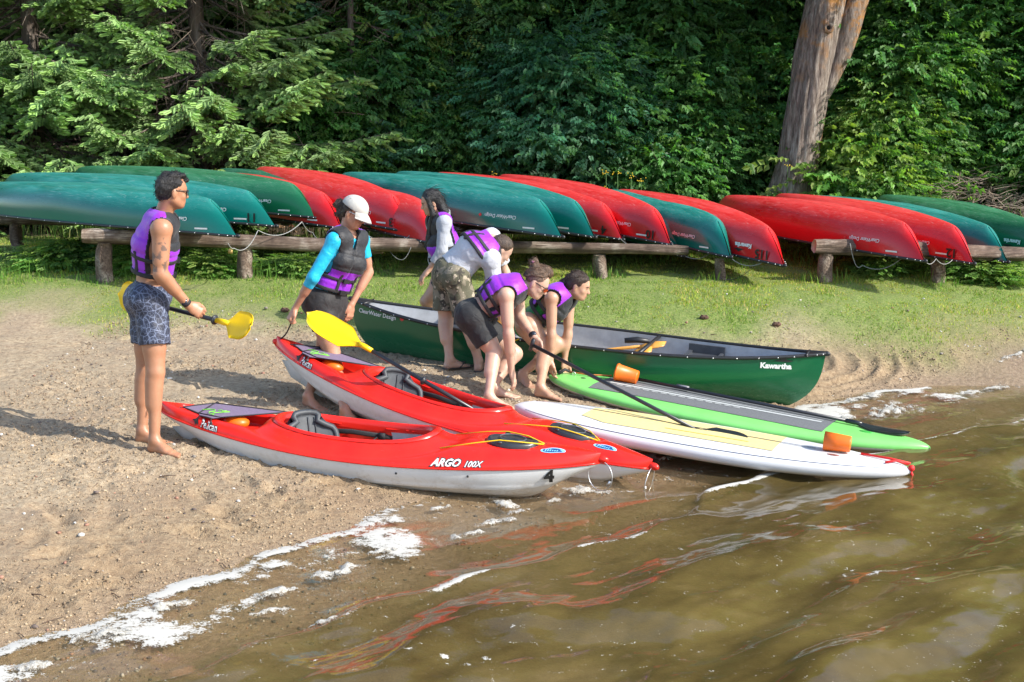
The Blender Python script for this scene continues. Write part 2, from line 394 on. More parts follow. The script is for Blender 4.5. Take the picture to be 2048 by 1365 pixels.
def build_water():
    xs = np.concatenate([[-14, -9, -6, -4], np.arange(-3.0, 5.6, 0.021), np.arange(5.6, 9, 0.1), [12, 20, 40, 90, 200, 400]])
    ys = np.concatenate([[-400, -150, -50, -20, -8, 0, 3, 4.4], np.arange(5.0, 13.4, 0.021), np.arange(13.4, 20, 0.12), [24, 40, 80, 200, 400]])
    X, Y = np.meshgrid(xs, ys, indexing='ij'); s = shore(X, Y)
    far = sstep(30, 12, np.hypot(X, Y - 9)) 
    Z = wave(X, Y) * far; T = terr(X, Y)
    f, _ = foam_field(X, Y)
    f = np.where(far > 0.5, f, -0.2) * 1.0
    # loose bubbles further out
    bub = sstep(0.80, 0.86, vnoise(X * 17, Y * 17)) * sstep(0.1, 0.4, fbm(X * 1.1, Y * 1.1 + 3)) * 0.5
    f = np.maximum(f, bub * (s < -0.4))
    V = np.stack([X, Y, Z], -1).reshape(-1, 3); F = grid_faces(len(xs), len(ys))
    keep = ((Z - T) > -0.03).ravel()[F].any(1)
    return mesh('lake_water', V, F[keep], True, attrs={'depth': np.clip((Z - T) * 2.2, 0, 1).ravel(), 'foam': np.clip(f, -0.3, 1).ravel()})
obj('water', build_water(), None, water_mat(), kind='structure', label='shallow brown lake water with small waves and foam')
def build_foam_banks():
    """the thick suds: lumpy low mounds that stand on the water's edge"""
    h = 0.0135; xs = np.arange(-3.2, 6.2, h); ys = np.arange(5.0, 14.2, h)
    X, Y = np.meshgrid(xs, ys, indexing='ij'); f, s = foam_field(X, Y)
    big = np.zeros_like(X)
    for (px, py, rx, ry) in FOAM_SPOTS:
        c = atz(px, py, 0.01); dx_ = X - c[0]; dy_ = Y - c[1]; u = dx_ * .85 + dy_ * .53; v = -dx_ * .53 + dy_ * .85
        q = np.sqrt((u / rx / 1.2) ** 2 + (v / ry) ** 2)
        big = np.maximum(big, 1.2 - q)
    f2 = big + 0.95 * fbm(X * 8, Y * 11, o=5, g=0.65) - 0.30; f2 = np.where(big > 0, f2, -1)
    fine = fbm(X * 17, Y * 21, o=4, g=.7); g = np.where(big > 0, f2 * 0.8 + fine * .75 - .06, -1)
    base = np.maximum(terr(X, Y) + 0.004, wave(X, Y))
    th = np.clip(g, 0, 1) ** 0.6 * 0.034 + np.clip(g, 0, 1) * 0.014 * vnoise(X * 24, Y * 24) + np.clip(g * 3, 0, 1) * .006 * vnoise(X * 60, Y * 60)
    Z = base + th - 0.006
    V = np.stack([X, Y, Z], -1).reshape(-1, 3); F = grid_faces(len(xs), len(ys))
    g = np.where(s < 0.10, g, -1)
    inside = ((g > 0) & (np.hypot(X, Y) < 17)).ravel()
    k = inside[F].sum(1) >= 2; F = F[k]
    used = np.unique(F); mp = -np.ones(len(V), int); mp[used] = np.arange(len(used))
    return mesh('shore_foam', V[used], mp[F], True, attrs={'body': np.clip(g, -.2, 1).ravel()[used]})
FOAM_SPOTS = [(1005, 1012, .10, .09), (985, 1045, .14, .05), (945, 1068, .16, .05), (1040, 1022, .12, .05), (1110, 1000, .10, .05), (1160, 982, .14, .10), (1205, 985, .10, .04),
    (1330, 925, .12, .05), (1700, 838, .10, .10), (1780, 822, .30, .14), (1840, 822, .10, .09), (1730, 800, .22, .06), (1990, 778, .25, .09), (1950, 785, .12, .06),
    (660, 1148, .10, .08), (700, 1135, .09, .035), (760, 1105, .08, .03), (560, 1185, .12, .05), (870, 1025, .10, .03), (640, 1240, .14, .04),
    (330, 1220, .13, .05), (200, 1280, .12, .05), (60, 1340, .09, .05), (520, 1222, .12, .03), (2035, 745, .3, .06), (1660, 842, .1, .05)]
fm, fnt, fbs = new_mat("lake_foam")
fbs.inputs['Base Color'].default_value = (0.84, 0.84, 0.80, 1); fbs.inputs['Roughness'].default_value = 0.7
fbs.inputs['Subsurface Weight'].default_value = 0.0
fnt.links.new(ramp(fnt, noise(fnt, 60, 5, 0.7), [(0.3, (0.32, 0.29, 0.23)), (0.62, (0.54, 0.53, 0.49))]), fbs.inputs['Base Color'])
bump(fnt, fbs, noise(fnt, 120, 4, 0.7), 0.8, 0.012)
_c = fnt.nodes.new('ShaderNodeTexVoronoi'); _c.inputs['Scale'].default_value = 130; _tc = fnt.nodes.new('ShaderNodeTexCoord'); fnt.links.new(_tc.outputs['Object'], _c.inputs['Vector'])
_a = mth(fnt, 'ADD', attr(fnt, 'body').outputs['Fac'], mth(fnt, 'MULTIPLY', mth(fnt, 'SUBTRACT', noise(fnt, 34, 7, .7), .5), 1.5)); _a = mth(fnt, 'SUBTRACT', _a, mth(fnt, 'MULTIPLY', _c.outputs['Distance'], .35)); fnt.links.new(ramp(fnt, _a, [(-0.04, 0.0), (0.26, .95)]), fbs.inputs['Alpha'])
obj('shore_foam', build_foam_banks(), None, fm, kind='stuff', label='white suds lying along the waterline', cat='foam')
# ---------------------------------------------------------------- pebbles and clods
def scatter_stones():
    T = []
    ph = (1 + 5 ** .5) / 2
    base = np.array([(-1, ph, 0), (1, ph, 0), (-1, -ph, 0), (1, -ph, 0), (0, -1, ph), (0, 1, ph), (0, -1, -ph), (0, 1, -ph), (ph, 0, -1), (ph, 0, 1), (-ph, 0, -1), (-ph, 0, 1)]) / 1.9
    fc = np.array([(0, 11, 5), (0, 5, 1), (0, 1, 7), (0, 7, 10), (0, 10, 11), (1, 5, 9), (5, 11, 4), (11, 10, 2), (10, 7, 6), (7, 1, 8), (3, 9, 4), (3, 4, 2), (3, 2, 6), (3, 6, 8), (3, 8, 9), (4, 9, 5), (2, 4, 11), (6, 2, 10), (8, 6, 7), (9, 8, 1)])
    octa = np.array([(1, 0, 0), (-1, 0, 0), (0, 1, 0), (0, -1, 0), (0, 0, 1), (0, 0, -1)]) * 1.1; of = np.array([(0, 2, 4), (2, 1, 4), (1, 3, 4), (3, 0, 4), (2, 0, 5), (1, 2, 5), (3, 1, 5), (0, 3, 5)])
    def make(n, xr, yr, smin, smax, cond, dz, pal, flat=0.7, base=base, fc=fc):
        nb = len(base)
        x = rng.uniform(*xr, n * 3); y = rng.uniform(*yr, n * 3)
        k = cond(x, y); x = x[k][:n]; y = y[k][:n]; n = len(x)
        sz = smin + (smax - smin) * rng.random(n) ** 3
        z = terr(x, y) + sand_relief(x, y) + dz * sz
        B = base[None] * (1 + 0.25 * rng.standard_normal((n, nb, 1))) * sz[:, None, None] * np.stack([rng.uniform(.7, 1.3, n), rng.uniform(.7, 1.3, n), np.full(n, flat)], -1)[:, None, :]
        V = B + np.stack([x, y, z], -1)[:, None, :]
        F = fc[None] + (np.arange(n) * nb)[:, None, None]
        c = np.array(pal)[rng.integers(0, len(pal), n)] * rng.uniform(.7, 1.2, (n, 1))
        return V.reshape(-1, 3), F.reshape(-1, 3), np.repeat(c, nb, 0)
    def cond_view(x, y): return (np.abs(x) < 0.37 * y + .1)
    out = []
    sandc = [(0.33, 0.24, 0.15), (0.37, 0.28, 0.18), (0.24, 0.17, 0.105)]
    out.append(make(38000, (-3.8, 5), (5.6, 13.4), .0030, .0105, lambda x, y: cond_view(x, y) & (shore(x, y) > .12) & (fbm(x * 1.2 + 9, y * 1.2, o=3) + .5 * rng.random(len(x)) > 0.05) & (grassiness(x, y) < .5), .2, sandc, .75, octa, of))
    out.append(make(600, (-3.8, 5), (5.6, 14), .006, .017, lambda x, y: cond_view(x, y) & (shore(x, y) > .1), .3, [(0.5, 0.47, 0.43), (0.3, 0.26, 0.22), (0.16, 0.12, 0.1), (0.6, 0.56, 0.5), (0.35, 0.18, 0.12)]))
    out.append(make(4200, (-3.2, 1.5), (5.2, 9.6), .003, .012, lambda x, y: (shore(x, y) < .05) & (shore(x, y) > -.75) & (fbm(x * 2.2 + 3, y * 2.2, o=3) > -.1), .2, [(0.06, 0.06, 0.06), (0.10, 0.08, 0.07), (0.3, 0.27, 0.23), (0.28, 0.15, 0.08), (0.45, 0.4, 0.33)]))
    V = np.concatenate([o[0] for o in out]); off = np.cumsum([0] + [len(o[0]) for o in out[:-1]])
    F = np.concatenate([o[1] + k for o, k in zip(out, off)]); C = np.concatenate([o[2] for o in out])
    return mesh('pebbles', V, F, True, attrs={'col': C})
pm, pnt, pb = new_mat("pebble"); pnt.links.new(attr(pnt, 'col').outputs['Color'], pb.inputs['Base Color']); pb.inputs['Roughness'].default_value = 0.7
obj('pebbles', scatter_stones(), None, pm, kind='stuff', label='sand clods and small pebbles strewn over the beach', cat='pebbles')
# ================================================================ CANOES
def hull_pts(L, B, D, De, n=41, m=25, stem=0.42, rocker=0.03, tumble=0.05):
    """open canoe hull, keel at z=0 amidships, gunwale at D; returns grid of points (n stations, m around)"""
    ts = np.sin(np.linspace(-pi / 2, pi / 2, n)); P = np.zeros((n, m, 3))
    for i, t in enumerate(ts):
        u = abs(t); w = 0.5 * B * max(0.0, 1 - u ** 2.2) ** 0.92 + 0.006
        sh = D + (De - D) * u ** 3.2; kz = rocker * u ** 2.3
        full = 1 - 0.55 * u ** 2
        for j in range(m):
            q = -1 + 2 * j / (m - 1); a = abs(q)
            # section: flat bottom, rounded bilge, slight tumblehome; V shaped near the stems
            th = a * pi / 2
            ex = 0.42 + 0.5 * (1 - full)
            yy = w * (sin(th) ** (0.62 + 0.5 * u)) * (1 + tumble * sin(pi * min(1, a * 1.0)) * (1 - u))
            zz = kz + (sh - kz) * (1 - cos(th) ** (0.85 - 0.25 * u)) ** (1.35 - 0.55 * u)
            # stem profile: x drawn in towards the bottom
            h = (zz - kz) / max(1e-6, sh - kz)
            xx = t * 0.5 * L
            cut = stem * ((1 - h) ** 1.0 * .75 + .25 * (1 - h) ** 4) if stem > .2 else stem * (.25 * (1 - h) + 1.2 * (1 - h) ** 3.5)
            xx -= np.sign(t) * cut * u ** 8
            P[i, j] = (xx, math.copysign(yy, q) if q else 0, zz)
    return P
def hull_mat(name, col, fade_sheen):
    m, nt, b = new_mat(name)
    n1 = noise(nt, 3.0, 5, 0.65, stretch=(0.5, 2.5, 2.5)); n2 = noise(nt, 42, 6, 0.8, stretch=(0.10, 1.6, 1.6)); n3 = noise(nt, 150, 2, 0.6, stretch=(0.035, 1, 1))
    up = attr(nt, 'keel').outputs['Fac']
    w = mth(nt, 'MULTIPLY', ramp(nt, n1, [(0.35, 0.15), (0.62, 1.0)]), up)
    c = mixc(nt, mth(nt, 'MULTIPLY', w, 0.5), col, fade_sheen)  # keel side paler: faded plastic plus sky reflection put into the colour
    sc = mth(nt, 'MULTIPLY', ramp(nt, n2, [(0.50, 0.0), (0.72, .8)]), mth(nt, 'ADD', mth(nt, 'MULTIPLY', up, 0.5), 0.04))
    c = mixc(nt, sc, c, tuple(min(1, f * 1.2 + .10) for f in fade_sheen))
    sc2 = mth(nt, 'MULTIPLY', ramp(nt, n3, [(0.60, 0.0), (0.70, 0.35)]), up)
    c = mixc(nt, sc2, c, (0.55, 0.56, 0.52))
    nt.links.new(c, b.inputs['Base Color'])
    r = nt.nodes.new("ShaderNodeMapRange"); nt.links.new(w, r.inputs[0]); r.inputs[3].default_value = 0.22; r.inputs[4].default_value = 0.6
    nt.links.new(r.outputs[0], b.inputs['Roughness']); bump(nt, b, n2, 0.08, 0.003)
    return m
HM = {'teal': hull_mat('teal_hull', (0.0, 0.13, 0.105), (0.04, 0.31, 0.27)), 'green': hull_mat('green_hull', (0.006, 0.10, 0.04), (0.05, 0.24, 0.11)),
      'red': hull_mat('red_hull', (0.56, 0.008, 0.011), (0.60, 0.06, 0.055)), 'dark': hull_mat('dark_green_hull', (0.0, 0.085, 0.045), (0.02, 0.16, 0.09))}
BLACK = plain('black_plastic', (0.018, 0.018, 0.02), 0.42, 0.2, 20, 0.1)
STEEL = plain('rivet_steel', (0.7, 0.7, 0.7), 0.3, 0.1, 20, metallic=0.8)
WHITEP = plain('white_print', (0.75, 0.75, 0.75), 0.5, 0.05, 20)
BLACKP = plain('black_print', (0.012, 0.012, 0.012), 0.5, 0.05, 20)
REDP = plain('red_print', (0.6, 0.02, 0.02), 0.5, 0.05, 20)
INNER = plain('hull_inside', (0.50, 0.52, 0.55), 0.55, 0.12, 14, 0.1)
WEB = plain('black_webbing', (0.02, 0.02, 0.023), 0.75, 0.2, 60, 0.2)
_hull_cache = {}
def leaf_shape():
    return np.array([(0, -1), (.12, -.35), (.6, -.5), (.5, -.25), (1, .1), (.75, .2), (.8, .5), (.35, .35), (.4, .8), (.2, .7), (0, 1), (-.2, .7), (-.4, .8), (-.35, .35), (-.8, .5), (-.75, .2), (-1, .1), (-.5, -.25), (-.6, -.5), (-.12, -.35)])
def put_print(place, pts, name, mat, parent, size, off=0.004):
    V = []
    for u, v in pts:
        p, n = place(u * size, v * size); V.append(np.asarray(p) + np.asarray(n) * off)
    p, n = place(0, 0); V.append(np.asarray(p) + np.asarray(n) * off); k = len(pts)
    return obj(name, mesh(name, np.array(V), [(i, (i + 1) % k, k) for i in range(k)], False), parent, mat)
def canoe(col, L=4.9, B=0.88, D=0.33, De=0.50, prints=(), rocker=0.03, inside=False, stem=0.42, **tagkw):
    key = (col, L, D, De, inside, stem)
    root = empty('canoe', **tagkw)
    n, m = 49, 27
    if key not in _hull_cache:
        P = hull_pts(L, B, D, De, n, m, stem, rocker)
        keel = sstep(0.62, 0.12, P[:, :, 2] / D) * (0.75 + .25 * np.cos(P[:, :, 0] / L * 3)); keel = np.clip(keel + .0, 0, 1)
        me = mesh('hull', P.reshape(-1, 3), grid_faces(n, m), True, attrs={'keel': keel.ravel()})
        me.materials.append(HM[col])
        gb = MB()
        for s in (0, m - 1):
            pts = [P[i, s] + np.array((0, (1 if s else -1) * 0.004, 0)) for i in range(n)]
            gb.tube(pts, 0.0145, 6)
        gme = mesh('gunwale', np.array(gb.V), gb.F, True); gme.materials.append(BLACK)
        rb = MB()
        for s in (0, m - 1):
            for k in np.linspace(2, n - 3, 26):
                i = int(k); f = k - i; p = P[i, s] * (1 - f) + P[min(i + 1, n - 1), s] * f
                rb.sph(p + np.array((0, (1 if s else -1) * 0.0155, -0.002)), 0.0065, 6, 4)
        rme = mesh('rivets', np.array(rb.V), rb.F, True); rme.materials.append(STEEL)
        dmes = []
        for e in (0, n - 1):
            db = MB(); sg = 1 if e else -1; q = [i for i in range(0, 7)] if not e else [n - 1 - i for i in range(0, 7)]
            V = []
            for i in q: V += [P[i, 0] + np.array((0, 0, .008)), P[i, m - 1] + np.array((0, 0, .008))]
            db.add(V, [(2 * k, 2 * k + 1, 2 * k + 3, 2 * k + 2) for k in range(6)])
            db.sph(P[e, 0] + np.array((sg * 0.008, 0, -0.002)), 0.024, 8, 6, (1.2, .8, .9))
            dm_ = mesh('deck_plate', np.array(db.V), db.F, True); dm_.materials.append(BLACK); dmes.append(dm_)
        _hull_cache[key] = (me, gme, rme, dmes, P)

    me, gme, rme, dmes, P = _hull_cache[key]
    obj('hull', me, root); obj('gunwale', gme, root); o = obj('rivets', rme, root); o['kind'] = 'stuff'
    for dm_ in dmes: obj('deck_plate', dm_, root)
    # interior gear
    def half_w(t): 
        i = int(np.argmin(abs(P[:, 0, 0] - t))); return abs(P[i, 0, 1]), P[i, 0, 2]
    for t in ((-1.35, 0.0, 1.3) if not inside else (-0.5, 0.62)):
        w, z = half_w(t); MB().tube([(t, -w, z - .01), (t, w, z - .01)], 0.016, 6).build('thwart', BLACK, root)
    # printing near the ends; side -1 / +1 picks the flank, e the end (+1 = local +x)
    def placer(e, side, x, z, up):
        def f(u, v):
            xx = x + u; zz = z + v * up
            i = np.clip(np.interp(xx, P[:, m // 2 * 0, 0], np.arange(n)), 0, n - 1.001); i0 = int(i); fr = i - i0
            col_ = P[i0] * (1 - fr) + P[i0 + 1] * fr
            half = col_[m // 2:] if side > 0 else col_[:m // 2 + 1][::-1]
            # stem cut shifts x; find y at height
            yy = np.interp(zz, half[:, 2], half[:, 1])
            y2 = np.interp(zz + .01, half[:, 2], half[:, 1])
            nn = nrm((e * 0.25, side, -(y2 - yy) * 100 * side * side))
            return (xx, yy, zz), nn
        return f
    for pr in prints:
        kind, e, side, x, z = pr[:5]; up = pr[5] if len(pr) > 5 else 1
        # text must read left-to-right as seen from outside the flank
        fl = -1 if side > 0 else 1
        def mk(x, z, sc=1.0):
            g = placer(e, side, x, z, 1)
            if up > 0: return lambda u, v: g(u * fl, v)
            return lambda u, v: g(-u * fl, -v)
        dirx = fl * up      # direction in x that reads rightwards
        if kind == 'design':
            stencil('ClearWater Design', 0.052, mk(x, z), 'lettering', WHITEP, root, shear=0.1, bold=0.0006)
            put_print(mk(x + dirx * 0.27, z), leaf_shape(), 'maple_leaf', REDP, root, 0.024)
            if pr[6:] : put_print(mk(x - dirx * .30, z - 0.06 * up), [(-.09, -.008), (.09, -.008), (.09, .008), (-.09, .008)], 'serial_plate', WHITEP, root, 0.8)
        elif kind == 'serial': put_print(mk(x, z), [(-.07, -.008), (.07, -.008), (.07, .008), (-.07, .008)], 'serial_plate', WHITEP, root, 1.0)
        elif kind == 'name': 
            stencil(pr[6], 0.060, mk(x, z), 'lettering', WHITEP, root, bold=0.003)
            put_print(mk(x + dirx * .06, z + .045 * up), [(-.08, -.005), (-.03, .012), (0, .03), (.02, .012), (.07, .0), (.03, -.008)], 'logo_mark', BLACKP, root, 1.0)
        elif kind == 'num': stencil(pr[6], 0.125, mk(x, z), 'number', BLACKP, root, bold=0.004)
    return root, P
def frame_between(root, near, far, lx, roll=0.0, upside=False, zoff=0.0):
    """local +x end -> near point, -x end -> far point (both gunwale tip points)"""
    near = np.asarray(near); far = np.asarray(far); x = nrm(near - far)
    up = np.array((0, 0, -1.0 if upside else 1.0)); y = nrm(np.cross(up, x)); z = np.cross(x, y)
    c, s = cos(roll), sin(roll); y2 = c * y + s * z; z2 = -s * y + c * z
    mid = (near + far) / 2 - z2 * zoff
    M = Matrix(((x[0], y2[0], z2[0], mid[0]), (x[1], y2[1], z2[1], mid[1]), (x[2], y2[2], z2[2], mid[2]), (0, 0, 0, 1)))
    root.matrix_world = M; return M
def far_tip(near, px, z, L):
    lo, hi = near[1], near[1] + L
    # solve for the depth at which the far tip is L away
    for _ in range(50):
        Y = (lo + hi) / 2; d = ray(px, 400); X = d[0] / d[1] * Y; X = (px - 1024) / FPX * (Y * cP - (z - CAM_H) * sP)
        D2 = math.sqrt((X - near[0]) ** 2 + (Y - near[1]) ** 2 + (z - near[2]) ** 2)
        if D2 < L: lo = Y
        else: hi = Y
    return np.array((X, Y, z))
# name, colour, near tip px,py, depth Y, far px, far z, prints
PD = ('design', 1, -1); L0 = 4.9
RACK = [
 ('teal', 474, 473, 14.0, -60, 1.12, 1, 'weathered teal canoe, leftmost on the rack, its tip behind the man in swim shorts', None),
 ('teal', 551, 453, 14.8, -10, 1.20, 1, 'teal overturned canoe with number 11 on its tip, second from the left', '11'),
 ('green', 634, 436, 15.4, 130, 1.24, 1, 'grass green overturned canoe, third from the left, right behind the man in swim shorts', None),
 ('red', 682, 457, 15.2, 330, 1.16, 1, 'red overturned canoe between the grass green one and the hair bun', None),
 ('dark', 752, 462, 15.5, 420, 1.18, 0, 'dark green canoe upside down behind the white cap, between two red ones', None),
 ('red', 817, 464, 15.0, 500, 1.22, 1, 'red canoe number 3, upside down directly right of the white cap', '3'),
 ('red', 868, 488, 14.6, 640, 1.10, 0, 'red canoe upside down whose tip is hidden behind the long haired girl', None),
 ('teal', 1124, 475, 14.2, 660, 1.20, 1, 'scratched teal canoe upside down, the large one right of the long haired girl', None),
 ('teal', 1189, 475, 14.7, 770, 1.18, 1, 'teal canoe upside down tucked behind the large scratched one', None),
 ('red', 1245, 480, 15.2, 850, 1.14, 1, 'red canoe number 4, upside down next to the two teal ones right of centre', '4'),
 ('red', 1341, 490, 14.9, 980, 1.12, 1, 'red canoe number 10, upside down left of the partly hidden teal one', '10'),
 ('teal', 1370, 514, 15.2, 1120, 0.96, 0, 'teal overturned canoe with number 110 on its tip, right of red number 10', '110'),
 ('teal', 1461, 515, 14.6, 1185, 0.92, 1, 'plain teal canoe upside down, second from the right end of the long rack', None),
 ('red', 1568, 532, 14.2, 1215, 0.96, 2, 'red canoe upside down with number 115, rightmost of the long rack', '115'),
 ('red', 1849, 523, 14.0, 1425, 0.88, 1, 'long plain red canoe upside down, leftmost of the short rack on the right', None),
 ('red', 1947, 528, 14.4, 1530, 0.88, 1, 'red canoe number 12, second on the short rack at the right', '12'),
 ('teal', 2015, 525, 14.9, 1590, 0.82, 1, 'teal canoe upside down with a reddish sheen at its tip, third on the short rack', None),
 ('green', 2105, 520, 15.2, 1740, 0.80, 2, 'dark teal canoe upside down cut off by the right edge of the picture', None),
]
for (col, px, py, Y, fx, fz, pr, lab, num) in RACK:
    near = atY(px, py, Y); far = far_tip(near, fx, fz, L0)
    zt = 0.35 
    P = []
    if pr == 1: P = [('design', 1, 1, L0 / 2 - 0.72, .26, 1), ('serial', 1, 1, L0 / 2 - 0.36, .35, 1)]
    if pr == 2: P = [('name', 1, 1, L0 / 2 - 0.52, .27, 1, 'Kawartha')]
    if num: P.append(('num', 1, 1, L0 / 2 - 0.20 - .02 * len(num), .33, 1, num))
    root, _P = canoe(col, L0, 0.88, 0.37, 0.415, P, rocker=0.085, stem=0.40, label=lab, cat='canoe', group='canoes stored upside down on the log racks')
    root.location = (0, 0, 0)
    frame_between(root, near, far, L0, upside=True, zoff=0.415)
# ---------------------------------------------------------------- log racks
def log_mat():
    m, nt, b = new_mat("weathered_log")
    n1 = noise(nt, 9, 6, 0.7, stretch=(0.25, 2.2, 2.2), coord='Generated'); n2 = noise(nt, 5, 4, 0.6); n3 = noise(nt, 3, 3)
    c = ramp(nt, n2, [(0.3, (0.08, 0.052, 0.038)), (0.5, (0.19, 0.135, 0.10)), (0.64, (0.38, 0.32, 0.26))])
    c = mixc(nt, ramp(nt, n1, [(0.42, 0.85), (0.56, 0.0)]), c, (0.07, 0.045, 0.032))
    nt.links.new(c, b.inputs['Base Color']); b.inputs['Roughness'].default_value = 0.9
    bump(nt, b, n1, 0.8, 0.02); return m
LOG = log_mat()
ENDW = plain('cut_log_end', (0.36, 0.29, 0.21), 0.85, 0.3, 12, 0.4)
def log_mesh(a, b, r0, r1, n=14, k=18, amp=0.012):
    a = np.asarray(a, float); b = np.asarray(b, float); t = nrm(b - a); u = nrm(np.cross(t, (0.3, 0.2, 1))); v = np.cross(t, u); Ln = np.linalg.norm(b - a); V = []
    sd = R.random() * 50
    for i in range(n):
        f = i / (n - 1); r = r0 + (r1 - r0) * f
        for j in range(k):
            q = 2 * pi * j / k
            rr = r * (1 + 0.07 * sin(q * 3 + sd + f * 2)) + amp * float(vnoise(cos(q) * 2.2 + sd, sin(q) * 2.2, f * Ln * 0.8)) - 0.010 * (sin(q * 7 + sd + 2 * sin(f * 3)) > 0.75)
            e = min(f, 1 - f) * Ln; rr *= 1 - 0.12 * max(0, 1 - e / 0.05)
            V.append(a + t * f * Ln + rr * (cos(q) * u + sin(q) * v) + 0.012 * sin(f * 4 + sd) * v)
    F = [tuple(f) for f in grid_faces(n, k, True)] + [tuple(range(k))[::-1], tuple((n - 1) * k + j for j in range(k))]
    return mesh('log', np.array(V), F, True, mi=[0] * ((n - 1) * k) + [1, 1])
def gz(x, y): return float(terr(x, y))
def rack(name, label, rails, posts):
    c0 = rails[0][0]; root = empty(name, (c0[0], c0[1], gz(c0[0], c0[1])), label=label, cat='canoe rack')
    bpy.context.view_layer.update(); inv = np.array(root.matrix_world.inverted())
    def lo(p): return np.asarray(p, float) - np.array(root.location)
    for (a, b, r0, r1) in rails: obj('rail_log', log_mesh(lo(a), lo(b), r0, r1, 26), root, [LOG, ENDW])
    for (x, y, zt, r) in posts:
        z0 = gz(x, y) - 0.1
        obj('post', log_mesh(lo((x, y, z0)), lo((x + R.uniform(-.015, .015), y, zt)), r * 1.05, r, 8, 16), root, [LOG, ENDW])
    return root
def rp(px, py, Y): return atY(px, py, Y)
railsL = [(rp(165, 473, 14.7), rp(766, 494, 14.9), .072, .075), (rp(738, 487, 14.75), rp(1376, 503, 14.9), .068, .055),
          (rp(-140, 436, 17.6), rp(640, 436, 17.9), .08, .08), (rp(600, 440, 18.0), rp(1380, 470, 18.3), .08, .08)]
def post_at(px, pyb, top, r, Y=None):
    g = gnd(px, pyb) if Y is None else None
    if Y is not None:
        x = ray(px, pyb)[0] / ray(px, pyb)[1] * Y; return (x, Y, top, r)
    return (g[0], g[1], top, r)
def rail_z(rail, x): a, b = rail[0], rail[1]; f = np.clip((x - a[0]) / (b[0] - a[0]), 0, 1); return a[2] + (b[2] - a[2]) * f - 0.06, a[1] + (b[1] - a[1]) * f
postsL = []
for px, ri, r in ((207, 0, .078), (490, 0, .075), (725, 0, .07), (1203, 1, .066)):
    x = (px - 1024) / FPX * 14.75; zt, yy = rail_z(railsL[ri], x); x = (px - 1024) / FPX * (yy * cP + 1.4 * sP); postsL.append((x, yy, zt, r))
x = (1437 - 1024) / FPX * 15.0; postsL.append((x, 14.72, rail_z(railsL[1], x)[0] + .0, .052))
for px, ri in ((40, 2), (455, 2), (720, 3), (1232, 3)):
    x = (px - 1024) / FPX * 17.8; zt, yy = rail_z(railsL[ri], x); postsL.append((x, yy, zt, .07))
rack('log_rack', 'long rack of weathered logs on short posts that carries fourteen overturned canoes', railsL, postsL)
railsR = [(rp(1628, 494, 14.7), rp(2140, 510, 15.2), .080, .075), (rp(1440, 452, 18.2), rp(2140, 470, 18.6), .075, .075)]
postsR = []
for px, ri, r in ((1655, 0, .075), (1881, 0, .07), (1590, 1, .07), (2010, 1, .07)):
    Yq = 14.75 if ri == 0 else 18.3
    x = (px - 1024) / FPX * Yq; zt, yy = rail_z(railsR[ri], x); x = (px - 1024) / FPX * (yy * cP + 1.4 * sP); postsR.append((x, yy, zt, r))
rack('log_rack', 'shorter log rack right of the big tree with a pale cut log end', railsR, postsR)
ROPE = plain('rope', (0.26, 0.26, 0.25), 0.8, 0.25, 80, 0.3)
def rope(pts, r, label, mat=None, name='rope', **k):
    P = [];
    for a, b in zip(pts[:-1], pts[1:]):
        a = np.asarray(a); b = np.asarray(b); d = np.linalg.norm(b - a); 
        P += bez(a, a + (b - a) * .33 - np.array((0, 0, d * .22)), a + (b - a) * .66 - np.array((0, 0, d * .22)), b, 9)[:-1]
    P.append(np.asarray(pts[-1])); return MB().tube(P, r, 5).build(name, mat or ROPE, None, label=label, cat='rope', group='lines on the canoe rack', **k)
rope([rp(456, 487, 14.0), rp(468, 497, 14.1), rp(516, 461, 14.6), rp(604, 444, 15.0)], 0.005, 'pale rope sagging from the first canoe tip to the third')
rope([rp(604, 444, 15.0), rp(625, 465, 15.1), rp(640, 478, 15.0)], 0.003, 'thin rope loop under the green canoe tip')
rope([rp(735, 470, 14.9), rp(800, 478, 14.8), rp(822, 468, 14.9)], 0.004, 'rope loop under canoe number 3 by the girl')
rope([rp(775, 495, 14.8), rp(805, 520, 14.7), rp(822, 495, 14.7)], 0.003, 'thin cord hanging below the rack left of the long haired girl')
rope([rp(1370, 512, 15.1), rp(1420, 507, 15.0)], 0.004, 'short pale rope between the two teal canoe tips')
rope([rp(1462, 517, 14.6), rp(1530, 523, 14.4)], 0.004, 'pale rope from the teal tip to canoe number 115')
rope([rp(1440, 556, 14.5), rp(1500, 540, 14.5)], 0.003, 'dark cord lying by the foot of the rightmost thin post', WEB)
rope([rp(1700, 487, 14.6), rp(1715, 535, 14.6), rp(1725, 531, 14.6), rp(1806, 515, 14.3)], 0.004, 'rope looped under the short rack')
rope([rp(1850, 522, 14.1), rp(1872, 518, 14.3), rp(1905, 520, 14.5)], 0.004, 'pale rope tied to the tip of the long red canoe')
rope([rp(1238, 475, 15.0), rp(1285, 492, 14.9)], 0.003, 'cord between canoe number 4 and number 10')
MB().box(rp(461, 503, 14.1), (.02, .01, .022)).build('padlock', plain('brass', (.4, .28, .1), .5, metallic=.5), None, label='small brass padlock hanging from the rope at the first canoe tip', cat='padlock')
